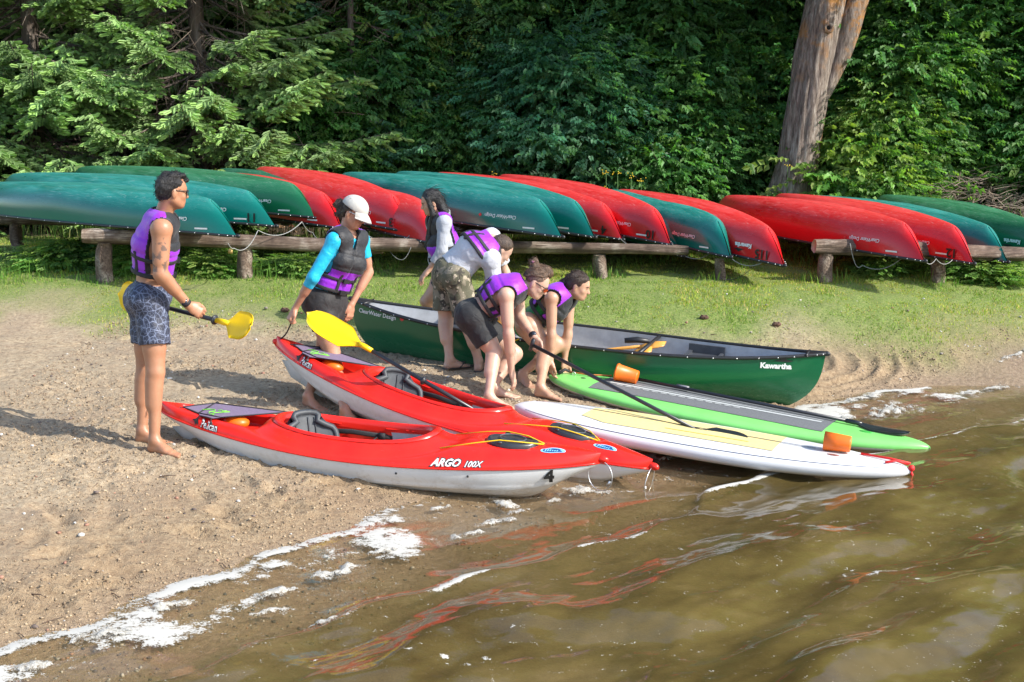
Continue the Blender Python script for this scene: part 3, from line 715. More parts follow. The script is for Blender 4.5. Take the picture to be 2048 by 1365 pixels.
# ================================================================ THE GREEN CANOE ON THE SAND
gl_ = atY(704, 597, 12.5); gr_ = atY(1652, 707, 11.2)
Lg = float(np.linalg.norm(gl_ - gr_))
P0 = [('name', 1, -1, Lg / 2 - 0.36, 0.37, 1, 'Kawartha'), ('design', -1, -1, -Lg / 2 + 0.30, 0.40, 1)]
gc, GP = canoe('green', Lg, 0.80, 0.39, 0.485, P0, inside=True, stem=0.17, label='dark green canoe standing upright on the sand behind the paddlers, pale grey inside', cat='canoe')
GM_ = frame_between(gc, gr_, gl_, Lg, roll=0.03, zoff=0.485)
def gw(x, y, z): return np.array(GM_ @ Vector((x, y, z)))
n, m = GP.shape[:2]
IN = GP.copy(); c = GP[:, m // 2:m // 2 + 1, :] + np.array((0, 0, .25)); IN = GP + (c - GP) / (np.linalg.norm(c - GP, axis=2, keepdims=True) + 1e-6) * 0.007
obj('hull_lining', mesh('hull_lining', IN[3:-3].reshape(-1, 3), grid_faces(n - 6, m), True), gc, INNER)
for t in (-1.12, 1.05):
    i = int(np.argmin(abs(GP[:, 0, 0] - t))); w = abs(GP[i, 0, 1]) - .045; b = MB()
    b.box((t, 0, .295), (.13, w * .96, .012)); b.box((t - .13, 0, .312), (.014, w * .97, .016)); b.box((t + .13, 0, .312), (.014, w * .97, .016))
    b.box((t, w * .95, .335), (.15, .012, .045)); b.box((t, -w * .95, .335), (.15, .012, .045))
    b.build('seat', plain('seat_plastic', (.06, .065, .075), .35, .2, 12, .1), gc, smooth=False)
for (x, y) in ((1.9, 0), (-1.88, 0)): MB().tube([(x, -.10, .47), (x, .10, .47)], .012, 6).build('carry_handle', BLACK, gc)
YEL = plain('yellow_plastic', (0.78, 0.52, 0.01), 0.35, 0.08, 12, 0.05)
ORG = plain('orange_plastic', (0.78, 0.15, 0.008), 0.4, 0.08, 12, 0.08)
WOODO = plain('varnished_wood', (0.62, 0.30, 0.06), 0.3, 0.2, 9)
LIME = plain('lime_plastic', (0.25, 0.75, 0.03), 0.4, 0.1, 12)
# gear lying in it
def tub(name, loc, r0, r1, h, mat, label, cat, axis=(0, 0, 1), rim=True, lid=False, group=None):
    root = empty(name, tuple(loc), label=label, cat=cat, group=group)
    ax = nrm(axis); u = nrm(np.cross(ax, (0.31, 0.9, 0.1))); v = np.cross(ax, u); N = 28
    prof = [(0.001, 0.004), (r0 * .96, 0.0), (r0, 0.006), (r0 + (r1 - r0) * .5, h * .5), (r1, h), (r1 - .004, h), (r0 - .004, .01), (0.001, .012)] if not lid else \
           [(0.001, 0), (r0 * .96, 0.0), (r0, 0.006), (r1, h * .90), (r1 * 1.07, h * .905), (r1 * 1.09, h * .95), (r1 * 1.06, h), (r1 * .9, h * 1.0), (r1 * .86, h * .985), (0.001, h * .985)]
    V = [ax * z + r * (1 + (.012 * sin(5 * q) if lid and k in (4, 5, 6) else 0)) * (cos(q) * u + sin(q) * v) for k, (r, z) in enumerate(prof) for q in [2 * pi * j / N for j in range(N)]]
    obj('body', mesh(name, np.array(V), grid_faces(len(prof), N, True), True), root, mat)
    return root, ax, u, v
lb = gw(-0.98, -0.12, 0.09)
r_, ax, u, v = tub('bailing_bucket', lb, .075, .085, .2, plain('clear_tub', (.62, .55, .42), .3), 'small clear bucket with a lime green lid standing in the green canoe', 'bucket', axis=(0.05, 0, 1))
MB().ring(ax * .2, ax, .086, .012, 24, 6).sph(ax * .2, .084, 20, 5, (1, 1, .12)).build('lid', LIME, r_)
MB().tube([ax * .2 + u * .09 , ax * .15 - v * .13 + u * .02, ax * .2 - u * .09], .004, 5).build('handle', BLACK, r_)
rope([gw(-.50, -.36, .40), gw(-.44, -.40, .39), gw(-.36, -.42, .40)], 0.006, 'short yellow strap end draped over the near gunwale of the green canoe', YEL, 'strap')
yb = MB().box(gw(-.62, -.22, .45), (.045, .012, .016), np.array(Matrix.Rotation(.5, 3, 'Y'))).build('throw_bag_strap', YEL, None, label='yellow webbing strap beside the camo shorts person\'s leg, over the canoe', cat='strap')
# two canoe paddles lying inside
for (a, b, lab) in ((gw(-.05, .16, .20), gw(.66, .10, .37), 'wooden canoe paddle lying in the green canoe, blade near the girl\'s hand'), (gw(.1, -.05, .19), gw(.60, -.02, .34), 'second wooden canoe paddle in the green canoe, nearer its side')):
    pr = empty('canoe_paddle', tuple(a), label=lab, cat='paddle'); d = b - a; L = np.linalg.norm(d)
    MB().tube([d * 0, d * .8], .014, 8).build('shaft', WOODO, pr)
    MB().tube([d * .78, d * .86, d * .97, d * 1.1], [.018, .06, .075, .05], 10, flat=(.18, (0, -.3, 1))).build('blade', WOODO, pr)
MB().tube([gw(.42, -.02, .40), gw(.52, .0, .415), gw(.62, .02, .41)], [.022, .026, .018], 8).build('pump_handle', BLACK, None, label='black moulded grip lying across the wooden paddles in the green canoe', cat='handle')
# ================================================================ KAYAKS
def red_plastic():
    m, nt, b = new_mat("red_plastic")
    n = noise(nt, 4, 5, 0.6); c = ramp(nt, n, [(0.3, (0.68, 0.014, 0.008)), (0.7, (0.80, 0.026, 0.014))])
    s = ramp(nt, noise(nt, 60, 4, 0.75, stretch=(0.3, 1.4, 1.4)), [(0.66, 0.0), (0.76, 0.35)])
    c = mixc(nt, s, c, (0.75, 0.25, 0.22)); nt.links.new(c, b.inputs['Base Color'])
    b.inputs['Roughness'].default_value = 0.27; bump(nt, b, noise(nt, 200, 3), 0.05, 0.002); return m
REDK = red_plastic()
def grey_hull():
    m, nt, b = new_mat("pale_hull")
    geo = nt.nodes.new("ShaderNodeTexCoord"); sx = nt.nodes.new("ShaderNodeSeparateXYZ"); nt.links.new(geo.outputs['Object'], sx.inputs[0])
    c = ramp(nt, noise(nt, 2.2, 4), [(0.3, (0.62, 0.62, 0.61)), (0.7, (0.72, 0.73, 0.74))])
    dirt = mth(nt, 'MULTIPLY', ramp(nt, noise(nt, 9, 6, 0.75), [(0.50, 0.0), (0.68, 0.6)]), ramp(nt, sx.outputs[2], [(0.06, 1.0), (0.2, 0.25)]))
    c = mixc(nt, dirt, c, (0.36, 0.29, 0.21))
    s = ramp(nt, noise(nt, 45, 4, 0.75, stretch=(0.15, 1.4, 1.4)), [(0.64, 0.0), (0.74, 0.3)])
    c = mixc(nt, s, c, (0.42, 0.42, 0.42)); nt.links.new(c, b.inputs['Base Color'])
    b.inputs['Roughness'].default_value = 0.38; return m
GREYK = grey_hull()
DARKSEAT = plain('seat_fabric', (0.045, 0.052, 0.06), 0.55, 0.2, 25, 0.2)
MESHC = plain('mesh_fabric', (0.17, 0.13, 0.20), 0.8, 0.15, 90, 0.4, bscale=400)
LIMEP = plain('lime_print', (0.2, 0.7, 0.05), 0.6)
GREYP = plain('grey_print', (0.42, 0.43, 0.42), 0.5); BLUEP = plain('blue_sticker', (0.01, 0.05, 0.2), 0.4); CYANP = plain('pale_blue_sticker', (0.22, 0.55, 0.78), 0.4)
CORD = plain('bungee_yellow', (0.70, 0.50, 0.01), 0.5); HATCHB = plain('hatch_rubber', (0.03, 0.035, 0.042), 0.33, 0.2, 20)
def kw(t):      # plan half width
    t = np.asarray(t, float); return 0.355 * np.clip(1 - np.abs(t) ** 2.15, 0, 1) ** 0.80 + 0.004
def kseam(t): return 0.228 + 0.070 * np.abs(t) ** 2.4 - 0.02 * np.exp(-((np.asarray(t) + .05) / .45) ** 2)
def ell(x, y, cx, ax, ay, p=2.2): return (np.abs((x - cx) / ax) ** p + np.abs(y / ay) ** p) ** (1 / p)
def deck_z(x, y, L):
    """deck height above the seam plane at local x, y (x normalised to +-1 by L/2)"""
    t = x / (L / 2); w = kw(t); q = np.clip(np.abs(y) / w, 0, 1)
    z = kseam(t) + (0.064 - 0.018 * np.abs(t) ** 2) * (1 - q ** 7) ** 0.6
    crown = cr(((-1, 0.01), (-.8, 0.015), (-.45, 0.02), (-.2, .015), (.2, .03), (.45, .075), (.7, .06), (.9, .03), (1, .01)), t)
    z = z + crown * (1 - q ** 2)
    well = sstep(1.12, 0.94, ell(t, y / w * 0.30, -0.665, 0.17, 0.19, 4)); z = z - 0.085 * well
    well2 = sstep(1.15, 0.9, ell(t, y / w * .16, -0.86, 0.05, 0.085, 3)); z = z - 0.03 * well2
    e = ell(t, y, -0.075, 0.375, 0.265, 2.5)
    z = z + 0.030 * np.exp(-((e - 1.0) / 0.07) ** 2) - 0.018 * np.exp(-((e - 1.25) / 0.10) ** 2)
    hr = ell(t, y, 0.62, 0.135, 0.145, 2.2); z = z - 0.018 * sstep(1.1, 0.95, hr)
    gv = np.abs(np.abs(y) - 0.115 * (1 - .4 * t)); z = z - 0.006 * np.exp(-(gv / .014) ** 2) * sstep(.32, .4, t) * sstep(.95, .85, t)
    return z
def kayak(label, L, number=None, logo=True, group='red sit-in kayaks'):
    root = empty('kayak', label=label, cat='kayak', group=group)
    n, m = 150, 61
    t = np.sin(np.linspace(-pi / 2, pi / 2, n)) * 0.35 + np.linspace(-1, 1, n) * 0.65; t = t * 0.999
    v = np.sin(np.linspace(-pi / 2, pi / 2, m)); T, Q = np.meshgrid(t, v, indexing='ij'); w = kw(T)
    X = T * L / 2; Y = Q * w; Z = deck_z(X, Y, L)
    side = np.abs(Q) > 0.9999; Z = np.where(side, kseam(T) - 0.012, Z)
    X = X + np.sign(T) * 0.0
    e = ell(T, Y, -0.075, 0.375, 0.265, 2.5); F = grid_faces(n, m); keep = (e.ravel()[F] > 0.86).all(1)
    V = np.stack([X, Y, Z], -1).reshape(-1, 3)
    # flange lip at the seam
    obj('deck', mesh('deck', V, F[keep], True), root, REDK)
    lip = MB()
    for s in (-1, 1): lip.tube([(x * L / 2, s * (kw(x) + .001), kseam(x) - .008) for x in np.linspace(-.999, .999, 70)], 0.0075, 6)
    lip.sph((L / 2 + .012, 0, float(kseam(1)) + .012), .028, 10, 6, (1.5, .8, .9)); lip.sph((-L / 2 - .004, 0, float(kseam(1)) + .010), .026, 10, 6, (1.1, .9, .9))
    lip.build('seam_lip', REDK, root)
    # hull
    mh = 41; vq = np.linspace(-1, 1, mh); T2, Q2 = np.meshgrid(t, vq, indexing='ij'); A = np.abs(Q2); w2 = kw(T2)
    kz = np.where(T2 > 0, 0.16 * np.clip((np.abs(T2) - 0.55) / 0.45, 0, 1) ** 2.6, 0.19 * np.clip((np.abs(T2) - 0.40) / 0.60, 0, 1) ** 1.5); s2 = kseam(T2) - 0.012
    th = A * pi / 2
    yy = np.sign(Q2) * w2 * 0.985 * np.sin(th) ** (0.80 + 0.6 * np.abs(T2) ** 3)
    zz = kz + (s2 - kz) * (1 - np.cos(th) ** 1.15) ** (1.25 - .3 * np.abs(T2))
    ch = 0.010 * np.exp(-((A - 0.60) / 0.035) ** 2) * np.sign(Q2) * (1 - T2 ** 4)
    yy = yy + ch; zz = zz - 0.004 * np.exp(-((A - 0.60) / 0.035) ** 2) + 0.010 * np.exp(-((A - .30) / .06) ** 2) * (1 - T2 ** 4)
    xx = T2 * L / 2 - np.sign(T2) * (1 - np.clip((zz - kz) / (s2 - kz), 0, 1)) ** 1.5 * 0.30 * np.abs(T2) ** 5
    V = np.stack([xx, yy, zz], -1).reshape(-1, 3); obj('hull', mesh('hull', V, grid_faces(n, mh), True), root, GREYK)
    sk = MB()   # keel skeg under the stern
    sk.add([(-L / 2 + .08, 0, .19), (-L / 2 + .20, -.012, .09), (-L / 2 + .20, .012, .09), (-L / 2 + .55, -.02, .012), (-L / 2 + .55, .02, .012), (-L / 2 + .95, -.02, .004), (-L / 2 + .95, .02, .004), (-L / 2 + .16, -.012, .20), (-L / 2 + .16, .012, .20), (-L / 2 + .60, -.05, .09), (-L / 2 + .60, .05, .09)],
           [(0, 2, 1), (1, 2, 4, 3), (3, 4, 6, 5), (7, 0, 1), (0, 8, 2), (7, 1, 3, 9), (8, 10, 4, 2), (9, 3, 5), (10, 6, 4)]); sk.build('keel', GREYK, root)
    # cockpit rim and tub
    N = 90; cxt, axt, ay = -0.075, 0.375, 0.265
    def rim(k, dz, flat=None):
        out = []
        for j in range(N):
            q = 2 * pi * j / N; c, s = cos(q), sin(q); x = (cxt + math.copysign(abs(c) ** (2 / 2.5), c) * axt * k) * L / 2; y = math.copysign(abs(s) ** (2 / 2.5), s) * ay * k
            z = float(deck_z(np.array((cxt + math.copysign(abs(c) ** (2 / 2.5), c) * axt) * L / 2), np.array(math.copysign(abs(s) ** (2 / 2.5), s) * ay), L)) + dz
            out.append((x, y, z if flat is None else flat))
        return out
    rings = [rim(1.00, .002), rim(0.985, .016), rim(0.95, .020), rim(0.91, .010), rim(0.90, -.02), rim(0.897, -.045)]
    obj('coaming', mesh('coaming', np.array(sum(rings, [])), grid_faces(len(rings), N, True), True), root, REDK)
    rings = [rim(0.897, -.042), rim(0.95, -.11), rim(.93, 0, .06), rim(.80, 0, .03), rim(.45, 0, .025), rim(.01, 0, .025)]
    Vt = np.array(sum(rings, [])); Ft = grid_faces(len(rings), N, True); cx = Vt[Ft].mean(1)[:, 0]
    obj('cockpit_tub', mesh('cockpit_tub', Vt, Ft, True, mi=(cx > 0.02 * L).astype(int)), root, [REDK, INNER])
    # seat
    bx = (-0.30) * L / 2; b = MB(); V = []; nu, nv = 9, 11
    for i in range(nu):
        for j in range(nv):
            a = -1 + 2 * i / (nu - 1); h = j / (nv - 1); wd = 0.160 * (0.72 + 0.42 * sin(pi * min(1, h * .72 + .12))) * (1 - 0.55 * max(0, h - .78) / .22 * abs(a) ** 3)
            ca, sa = cos(.80), -sin(.80); ux = -0.10 * h + 0.05 * a * a; uy = a * wd * 1.06; V.append((bx + .03 + ux * ca - uy * sa, uy * ca + ux * sa, 0.10 + 0.27 * h - 0.05 * abs(a) ** 3 * h - (0.02 if abs(a) < .4 and h > .5 else 0) * 0))
    nV = len(V); V2 = V + [(x - .032, y - .012, z) for x, y, z in V]
    F = [tuple(f) for f in grid_faces(nu, nv)]; F += [tuple(i + nV for i in f[::-1]) for f in F]
    edge = [i * nv for i in range(nu)] + [(nu - 1) * nv + j for j in range(1, nv)] + [i * nv + nv - 1 for i in range(nu - 2, -1, -1)] + [j for j in range(nv - 2, 0, -1)]
    F += [(edge[k], edge[(k + 1) % len(edge)], edge[(k + 1) % len(edge)] + nV, edge[k] + nV) for k in range(len(edge))]
    sb = obj('backrest', mesh('backrest', np.array(V2), F, True), root, DARKSEAT)
    eb = MB(); eb.tube([np.array(V2[k]) + np.array((-.017, 0, 0)) for k in edge + edge[:1]], .021, 6); 
    for a in (-.45, 0, .45): eb.tube([np.array(V[int((a + 1) / 2 * (nu - 1)) * nv + j]) + np.array((.004, 0, 0)) for j in range(1, nv - 1)], .006, 5)
    eb.build('piping', DARKSEAT, sb)
    MB().box((bx - .06, .10, .35), (.004, .03, .012), np.array(Matrix.Rotation(-.25, 3, 'Y'))).build('care_tag', WHITEP, sb, smooth=False)
    MB().sph((bx + .20, 0, .045), .19, 16, 8, (1.15, .95, .22)).build('seat_pad', DARKSEAT, root)
    for s in (-1, 1):
        ya = s * 0.235
        MB().tube([(bx + .0, s * .15, .24), (bx + .22, ya * 1.0, .235), (bx + .50, ya * 1.02, .225)], .017, 6, flat=(.16, (0, 1, 0))).box((bx + .43, ya * .985, .228), (.022, .009, .022)).build('seat_strap', WEB, root)
        MB().tube([(bx + .40, ya * .97, .22), (bx + .33, ya * .93, .16), (bx + .34, ya * .9, .09)], .006, 5).build('strap_tail', WEB, root)
    # stern bungee mesh covers with lime bird print
    def dz(x, y, o=.012): return (x, y, float(deck_z(np.array(x), np.array(y), L)) + o)
    xs, xe = -0.80 * L / 2, -0.53 * L / 2; top = float(kseam(-.6)) + .082
    zt = top
    A_ = [(xs - .09, -.10, zt), (xs + .05, -.02, zt + .0), (xs + .06, -.13, zt - .005)]
    Vm = [(xs + .03, .13, zt + .02), (xs + .02, -.10, zt + .0), (xs + .20, -.15, zt + .002), (xs + .17, .0, zt + .012), (xe + .14, .17, zt + .006), (xs - .12, -.05, zt + .015), (xs + .06, -.16, zt), (xs + .15, -.19, zt)]
    cov = MB(); cov.add(Vm, [(1, 2, 3, 0), (3, 2, 4), (0, 3, 4), (5, 1, 0), (1, 6, 7, 2)]); cov.build('mesh_cover', MESHC, root, smooth=False)
    cb = MB()
    for a, b_ in ((5, 1), (1, 2), (2, 4), (0, 4), (0, 1), (6, 7), (5, 0)): cb.tube([np.array(Vm[a]) + (0, 0, .002), (np.array(Vm[a]) + np.array(Vm[b_])) / 2 + (0, 0, .003), np.array(Vm[b_]) + (0, 0, .002)], .0048, 5)
    for p in ((5, (xs - .17, -.06, zt)), (0, (xs + .02, .19, zt + .01)), (7, (xs + .17, -.235, zt - .02)), (4, (xe + .2, .22, zt + .01))): cb.tube([np.array(Vm[p[0]]), np.array(p[1])], .004, 5).sph(p[1], .011, 7, 5)
    cb.build('bungee_cord', WEB, root)
    bird = [(-.09, .0), (-.05, .035), (-.01, .04), (.01, .0), (-.02, -.03), (.0, -.07), (.05, -.09), (.02, -.06), (.04, -.03), (.07, .0), (.11, .03), (.08, .04), (.06, .02), (.04, .05), (.02, .03)]
    MB().tube([(xs + .10 + a_ * .9, -.045 + b_ * 1.0, zt + .013 + .0) for a_, b_ in bird], .0028, 4).build('bird_print', LIMEP, root)
    MB().sph((xs + .25, -.02, top - .05), .09, 14, 7, (1.0, .8, .5)).build('stowed_bailer', ORG, root)
    # front hatch, cord, sticker
    hx = 0.62 * L / 2; N2 = 36; V = []; prof = ((1.0, 0), (1.0, .020), (.95, .033), (.86, .036), (.82, .031), (.5, .034), (.01, .036))
    for k, h in prof:
        for j in range(N2):
            q = 2 * pi * j / N2; x = hx + .165 * k * cos(q); y = .125 * k * sin(q) * (1 - .12 * cos(q)); V.append((x, y, float(deck_z(np.array(hx + .165 * cos(q)), np.array(.125 * sin(q)), L)) * .5 + .5 * float(deck_z(np.array(hx + 0.), np.array(0.), L)) + h - .010))
    h_ = obj('hatch_cover', mesh('hatch_cover', np.array(V), grid_faces(len(prof), N2, True), True), root, HATCHB)
    MB().ring((hx, 0, float(deck_z(np.array(hx), np.array(0.), L)) + .027), (0.05, 0, 1), .082, .003, 24, 5).build('hatch_rib', plain('hatch_edge', (.10, .11, .13), .4), h_)
    g0 = .034
    for s in (-1, 1): MB().tube([dz(hx - .42, s * .19, .006), dz(hx - .2, s * .155, .012), (hx - .06, s * .118, dz(hx - .06, s * .1, .044)[2]), (hx + .08, s * .085, dz(hx, s * .08, .038)[2]), dz(hx + .20, s * .01, .008)], .0042, 6).build('deck_bungee', CORD, root)
    for s in (-1, 1): MB().sph((hx - .06, s * .12, dz(hx - .06, s * .12, .030)[2]), .014, 8, 6, (1.5, .9, .8)).build('cord_clip', HATCHB, root)
    sx_ = 0.80 * L / 2
    def st(u, v_):
        x = sx_ + u; y = -.085 * (1 - (x / (L / 2))) / .2 - .012 + v_; return dz(x, y, 0), (0, -.2, .98)
    def oval(k, kk=1.0): return [(k * .075 * cos(q) * (1 + .15 * cos(q)), k * .036 * sin(q) * (1 if sin(q) > 0 else .6)) for q in np.linspace(0, 2 * pi, 22)[:-1]]
    put_print(st, oval(1), 'deck_sticker', CYANP, root, 1.0, .0035); put_print(st, oval(.78), 'sticker_field', BLUEP, root, 1.0, .0055)
    for j in range(6): put_print(lambda u, v_, j=j: st(u - .034 + j * .014, v_), [(-.004, -.012), (.003, -.012), (.005, .012), (-.002, .012)], 'sticker_mark', CYANP, root, 1.0, .0075)
    # side lettering on the camera flank (-y)
    def flank(x0, zf, t_='deck'):
        def f(u, v_):
            x = x0 + u; t1 = x / (L / 2); w_ = float(kw(t1)); z0 = float(kseam(t1)); dw = (float(kw(t1 + .01)) - w_) / (.01 * L / 2)
            nn = nrm((-dw, -1, .25))
            if t_ == 'deck':
                hh = min(zf + v_, .060); ys = np.linspace(w_ * .55, w_ * .9999, 90); zs = deck_z(np.full(90, x), ys, L); zs = np.maximum.accumulate(zs[::-1])[::-1]; yy_ = float(np.interp(z0 + hh, zs[::-1] + np.arange(90) * 1e-7, ys[::-1])); return (x, -yy_, z0 + hh), nn
            i = int(np.argmin(abs(t - t1))); row = V_h[i]; half = row[:mh // 2 + 1][::-1]; z = z0 + zf + v_
            return (x, np.interp(z, half[:, 2], half[:, 1]), z), nn
        return f
    V_h = np.stack([xx, yy, zz], -1)
    stencil('Pelican', .066, flank(-.70 * L / 2, .024), 'lettering_outline', BLACKP, root, bold=.005, sx=.72, off=.004)
    stencil('Pelican', .066, flank(-.70 * L / 2, .024), 'lettering', WHITEP, root, bold=.0008, sx=.72, off=.0065)
    put_print(flank(-.70 * L / 2 - .105, .028), [(-.035, .005), (-.012, .012), (.0, .03), (.012, .012), (.02, -.02), (.004, -.01), (-.006, -.028), (-.014, -.004)], 'bird_mark', BLACKP, root, 1.0, .006)
    if logo:
        stencil('ARGO', .058, flank(.385 * L / 2, .027), 'lettering_outline', BLACKP, root, shear=.35, bold=.007, sx=1.05, off=.004)
        stencil('ARGO', .058, flank(.385 * L / 2, .027), 'lettering', WHITEP, root, shear=.35, bold=.0022, sx=1.05, off=.0065)
        stencil('100X', .048, flank(.485 * L / 2 + .015, .022), 'lettering_outline', BLACKP, root, shear=.35, bold=.005, sx=1.0, off=.004)
        stencil('100X', .048, flank(.485 * L / 2 + .015, .022), 'lettering', WHITEP, root, shear=.35, bold=.001, sx=1.0, off=.0065)
    if number: stencil(number, .105, flank(.805 * L / 2, -.068, 'hull'), 'number', BLACKP, root, bold=.006, off=.005)
    for xq in (.18, .48): 
        p, q_ = flank(xq * L / 2, -.055, 'hull')(0, 0); MB().sph(p, .008, 8, 5).build('drain_screw', BLACK, root)
    rc = np.array((L / 2 - .0, -.01, float(kseam(1)) - .07))
    return root
KA_s, KA_b = atY(322, 818, 9.42), atY(1201, 922, 8.75); LA = float(np.linalg.norm(KA_s - KA_b))
KB_s, KB_b = atY(552, 686, 10.75), atY(1303, 935, 9.1); LB = float(np.linalg.norm(KB_s - KB_b))
ka = kayak('front red kayak with grey hull and black number 4, lying on the sand', LA, '4')
KA = frame_between(ka, KA_b, KA_s, LA, roll=0.0, zoff=0.30)
kb = kayak('rear red kayak lifted at the stern by the person in the cap', LB, None, False)
KB = frame_between(kb, KB_b, KB_s, LB, roll=-0.10, zoff=0.30)
def ploc(M, p): return np.array(M @ Vector(p))
for M, L, par, tw in ((KA, LA, ka, .5), (KB, LB, kb, 1.4)):
    c = np.array((L / 2 + .005, -.0, .205)); b = MB(); b.ring(c, (sin(tw), cos(tw), 0), .095, .0032, 28, 5); b.tube([c + (.06 * cos(tw), -.06 * sin(tw), -.05), c + (.078 * cos(tw), -.078 * sin(tw), -.02)], .008, 6); b.build('bow_cable_loop', STEEL, par)
hb = MB(); c = (.03 * LB, .2, .0)
lab = MB().add([(.40, .235, .19), (.58, .215, .185), (.58, .22, .125), (.40, .24, .13)], [(0, 1, 2, 3)]).build('warning_label', plain('label_brown', (.25, .05, .02), .5), kb, smooth=False)
for j, (a, b_) in enumerate(((.41, .485), (.495, .57))):
    MB().add([(a, .231 - .003 * j, .182), (b_, .226 - .004 * j, .180), (b_, .226 - .004 * j, .168), (a, .231 - .003 * j, .17)], [(0, 1, 2, 3)]).build('label_heading', ORG, lab, smooth=False)
    for r in range(3): MB().add([(a, .233 - .003 * j, .160 - r * .011), (b_, .228 - .004 * j, .158 - r * .011), (b_, .2285 - .004 * j, .153 - r * .011), (a, .2335 - .003 * j, .155 - r * .011)], [(0, 1, 2, 3)]).build('label_text_line', GREYP, lab, smooth=False)
rope([ploc(KB, (-LB / 2 + .0, 0, .335)), atY(583, 644, 10.58)], .006, 'black stern toggle cord stretched from the rear kayak up to the hand', WEB, 'carry_cord')
# ================================================================ STAND-UP BOARDS
def board_w(t, W): return W / 2 * np.where(np.asarray(t) > 0, np.clip(1 - np.abs(t) ** 2.1, 0, 1) ** 0.80, np.clip(1 - np.abs(t) ** 2.6, 0, 1) ** 0.62) + .003
def board(name, label, L, W, Th, tail, nose, zr, mats, deck_fn=None, midband=None):
    root = empty(name, label=label, cat='paddle board'); n, m = 91, 40
    t = np.sin(np.linspace(-pi / 2, pi / 2, n)) * .5 + np.linspace(-1, 1, n) * .5; rings = []
    for tt in t:
        w = float(board_w(tt * .9995, W)); th = Th / 2 * (1 - .45 * abs(tt) ** 3.5 - .45 * abs(tt) ** 30); z0 = (nose if tt > 0 else tail) * abs(tt) ** 3
        for j in range(m):
            q = 2 * pi * j / m; c, s = cos(q), sin(q)
            rings.append((tt * L / 2, w * math.copysign(abs(c) ** .55, c), z0 + th * math.copysign(abs(s) ** .8, s)))
    V = np.array(rings); F = grid_faces(n, m, True); zc = np.sin(2 * pi * (np.arange(m) + .5) / m)
    mi = np.tile((zc < zr).astype(int), n - 1)
    F = [tuple(f) for f in F] + [tuple(range(m))[::-1], tuple((n - 1) * m + j for j in range(m))]
    obj('board_shell', mesh('board_shell', V, F, True, mi=list(mi) + [0, 0]), root, mats)
    def top(x, y):
        tt = x / (L / 2); w = float(board_w(tt, W)); th = Th / 2 * (1 - .45 * abs(tt) ** 3.5 - .45 * abs(tt) ** 30); z0 = (nose if tt > 0 else tail) * abs(tt) ** 3
        c = min(.999, abs(y) / w) ** (1 / .55); return z0 + th * (math.sqrt(max(0, 1 - c * c))) ** .8
    return root, top
def pad(root, top, outline, mat, name, o=.004):
    """flat pad on the deck; outline: list of (x, y0, y1)"""
    V = []; k = 7
    for x, y0, y1 in outline:
        for j in range(k): y = y0 + (y1 - y0) * j / (k - 1); V.append((x, y, top(x, y) + o))
    return obj(name, mesh(name, np.array(V), grid_faces(len(outline), k), True), root, mat)
GRB = plain('green_board_deck', (0.20, 0.60, 0.15), 0.35, 0.08, 6, 0.05); PALE = plain('board_underside', (0.50, 0.47, 0.40), 0.5, 0.18, 10, 0.1)
WHB = plain('white_board', (0.64, 0.645, 0.66), 0.38, 0.04, 6, 0.05); CREAM = plain('cream_pad', (0.68, 0.56, 0.24), 0.8, 0.08, 40, 0.4)
GPAD = plain('grey_pad', (0.13, 0.135, 0.14), 0.8, 0.15, 60, 0.5); LPAD = plain('light_pad', (0.42, 0.44, 0.43), 0.8, 0.15, 60, 0.4); NAVY = plain('navy_stripe', (0.02, 0.03, 0.08), 0.5)
g_t, g_n = atY(1099, 752, 11.3), atY(1861, 897, 9.95); LG = float(np.linalg.norm(g_t - g_n))
gb, gtop = board('paddle_board', 'lime green paddle board with dark grey deck pad, its nose in the water', LG, .80, .13, .03, .03, -0.15, [GRB, PALE])
GB = frame_between(gb, g_n, g_t, LG, roll=-0.02, zoff=.03)
xs_ = np.linspace(-.70, .52, 26) * LG / 2
pad(gb, gtop, [(x, -.25 * min(1, 1.2 - .55 * max(0, (x / LG * 2) - .1)), .27 * min(1, 1.2 - .55 * max(0, (x / LG * 2) - .1))) for x in xs_], GPAD, 'deck_pad')
for y0, y1 in ((-.02, .02), (.05, .065)): pad(gb, gtop, [(x, y0, y1) for x in xs_[1:-1]], LPAD, 'pad_stripe', .0065)
for k in range(14): 
    x = xs_[2 + k]; pad(gb, gtop, [(x, -.055, -.035), (x + .05, -.055, -.035)], LPAD, 'pad_dash', .0065)
MB().add([(-LG / 2 + .22, .0, -.05), (-LG / 2 + .42, .0, -.05), (-LG / 2 + .30, .004, -.26), (-LG / 2 + .20, .004, -.25), (-LG / 2 + .22, .012, -.05), (-LG / 2 + .42, .012, -.05), (-LG / 2 + .30, .008, -.26), (-LG / 2 + .20, .008, -.25)], [(0, 1, 2, 3), (7, 6, 5, 4), (0, 4, 5, 1), (1, 5, 6, 2), (2, 6, 7, 3), (3, 7, 4, 0)]).build('fin', BLACK, gb, smooth=False)
hd = MB(); hd.tube([(-LG / 2 + .10, -.05, gtop(-LG / 2 + .1, 0) + .01), (-LG / 2 + .13, .0, gtop(-LG / 2 + .13, 0) + .04), (-LG / 2 + .16, .06, gtop(-LG / 2 + .16, 0) + .01)], .012, 6); hd.build('carry_handle', WEB, gb)
MB().tube([(-LG / 2 + .14, .03, gtop(-LG / 2 + .14, 0) + .02), (-LG / 2 + .3, .06, gtop(-LG / 2 + .3, 0) + .015), (-LG / 2 + .48, .12, gtop(-LG / 2 + .45, .1) + .03)], .006, 5).build('leash_cord', plain('orange_cord', (.5, .16, .03), .6), gb)
for x in (-LG / 2 + .09, -LG / 2 + .2): MB().ring((x, .02, gtop(x, 0) + .012), (0, 1, .2), .014, .004, 12, 5).build('leash_ring', STEEL, gb)
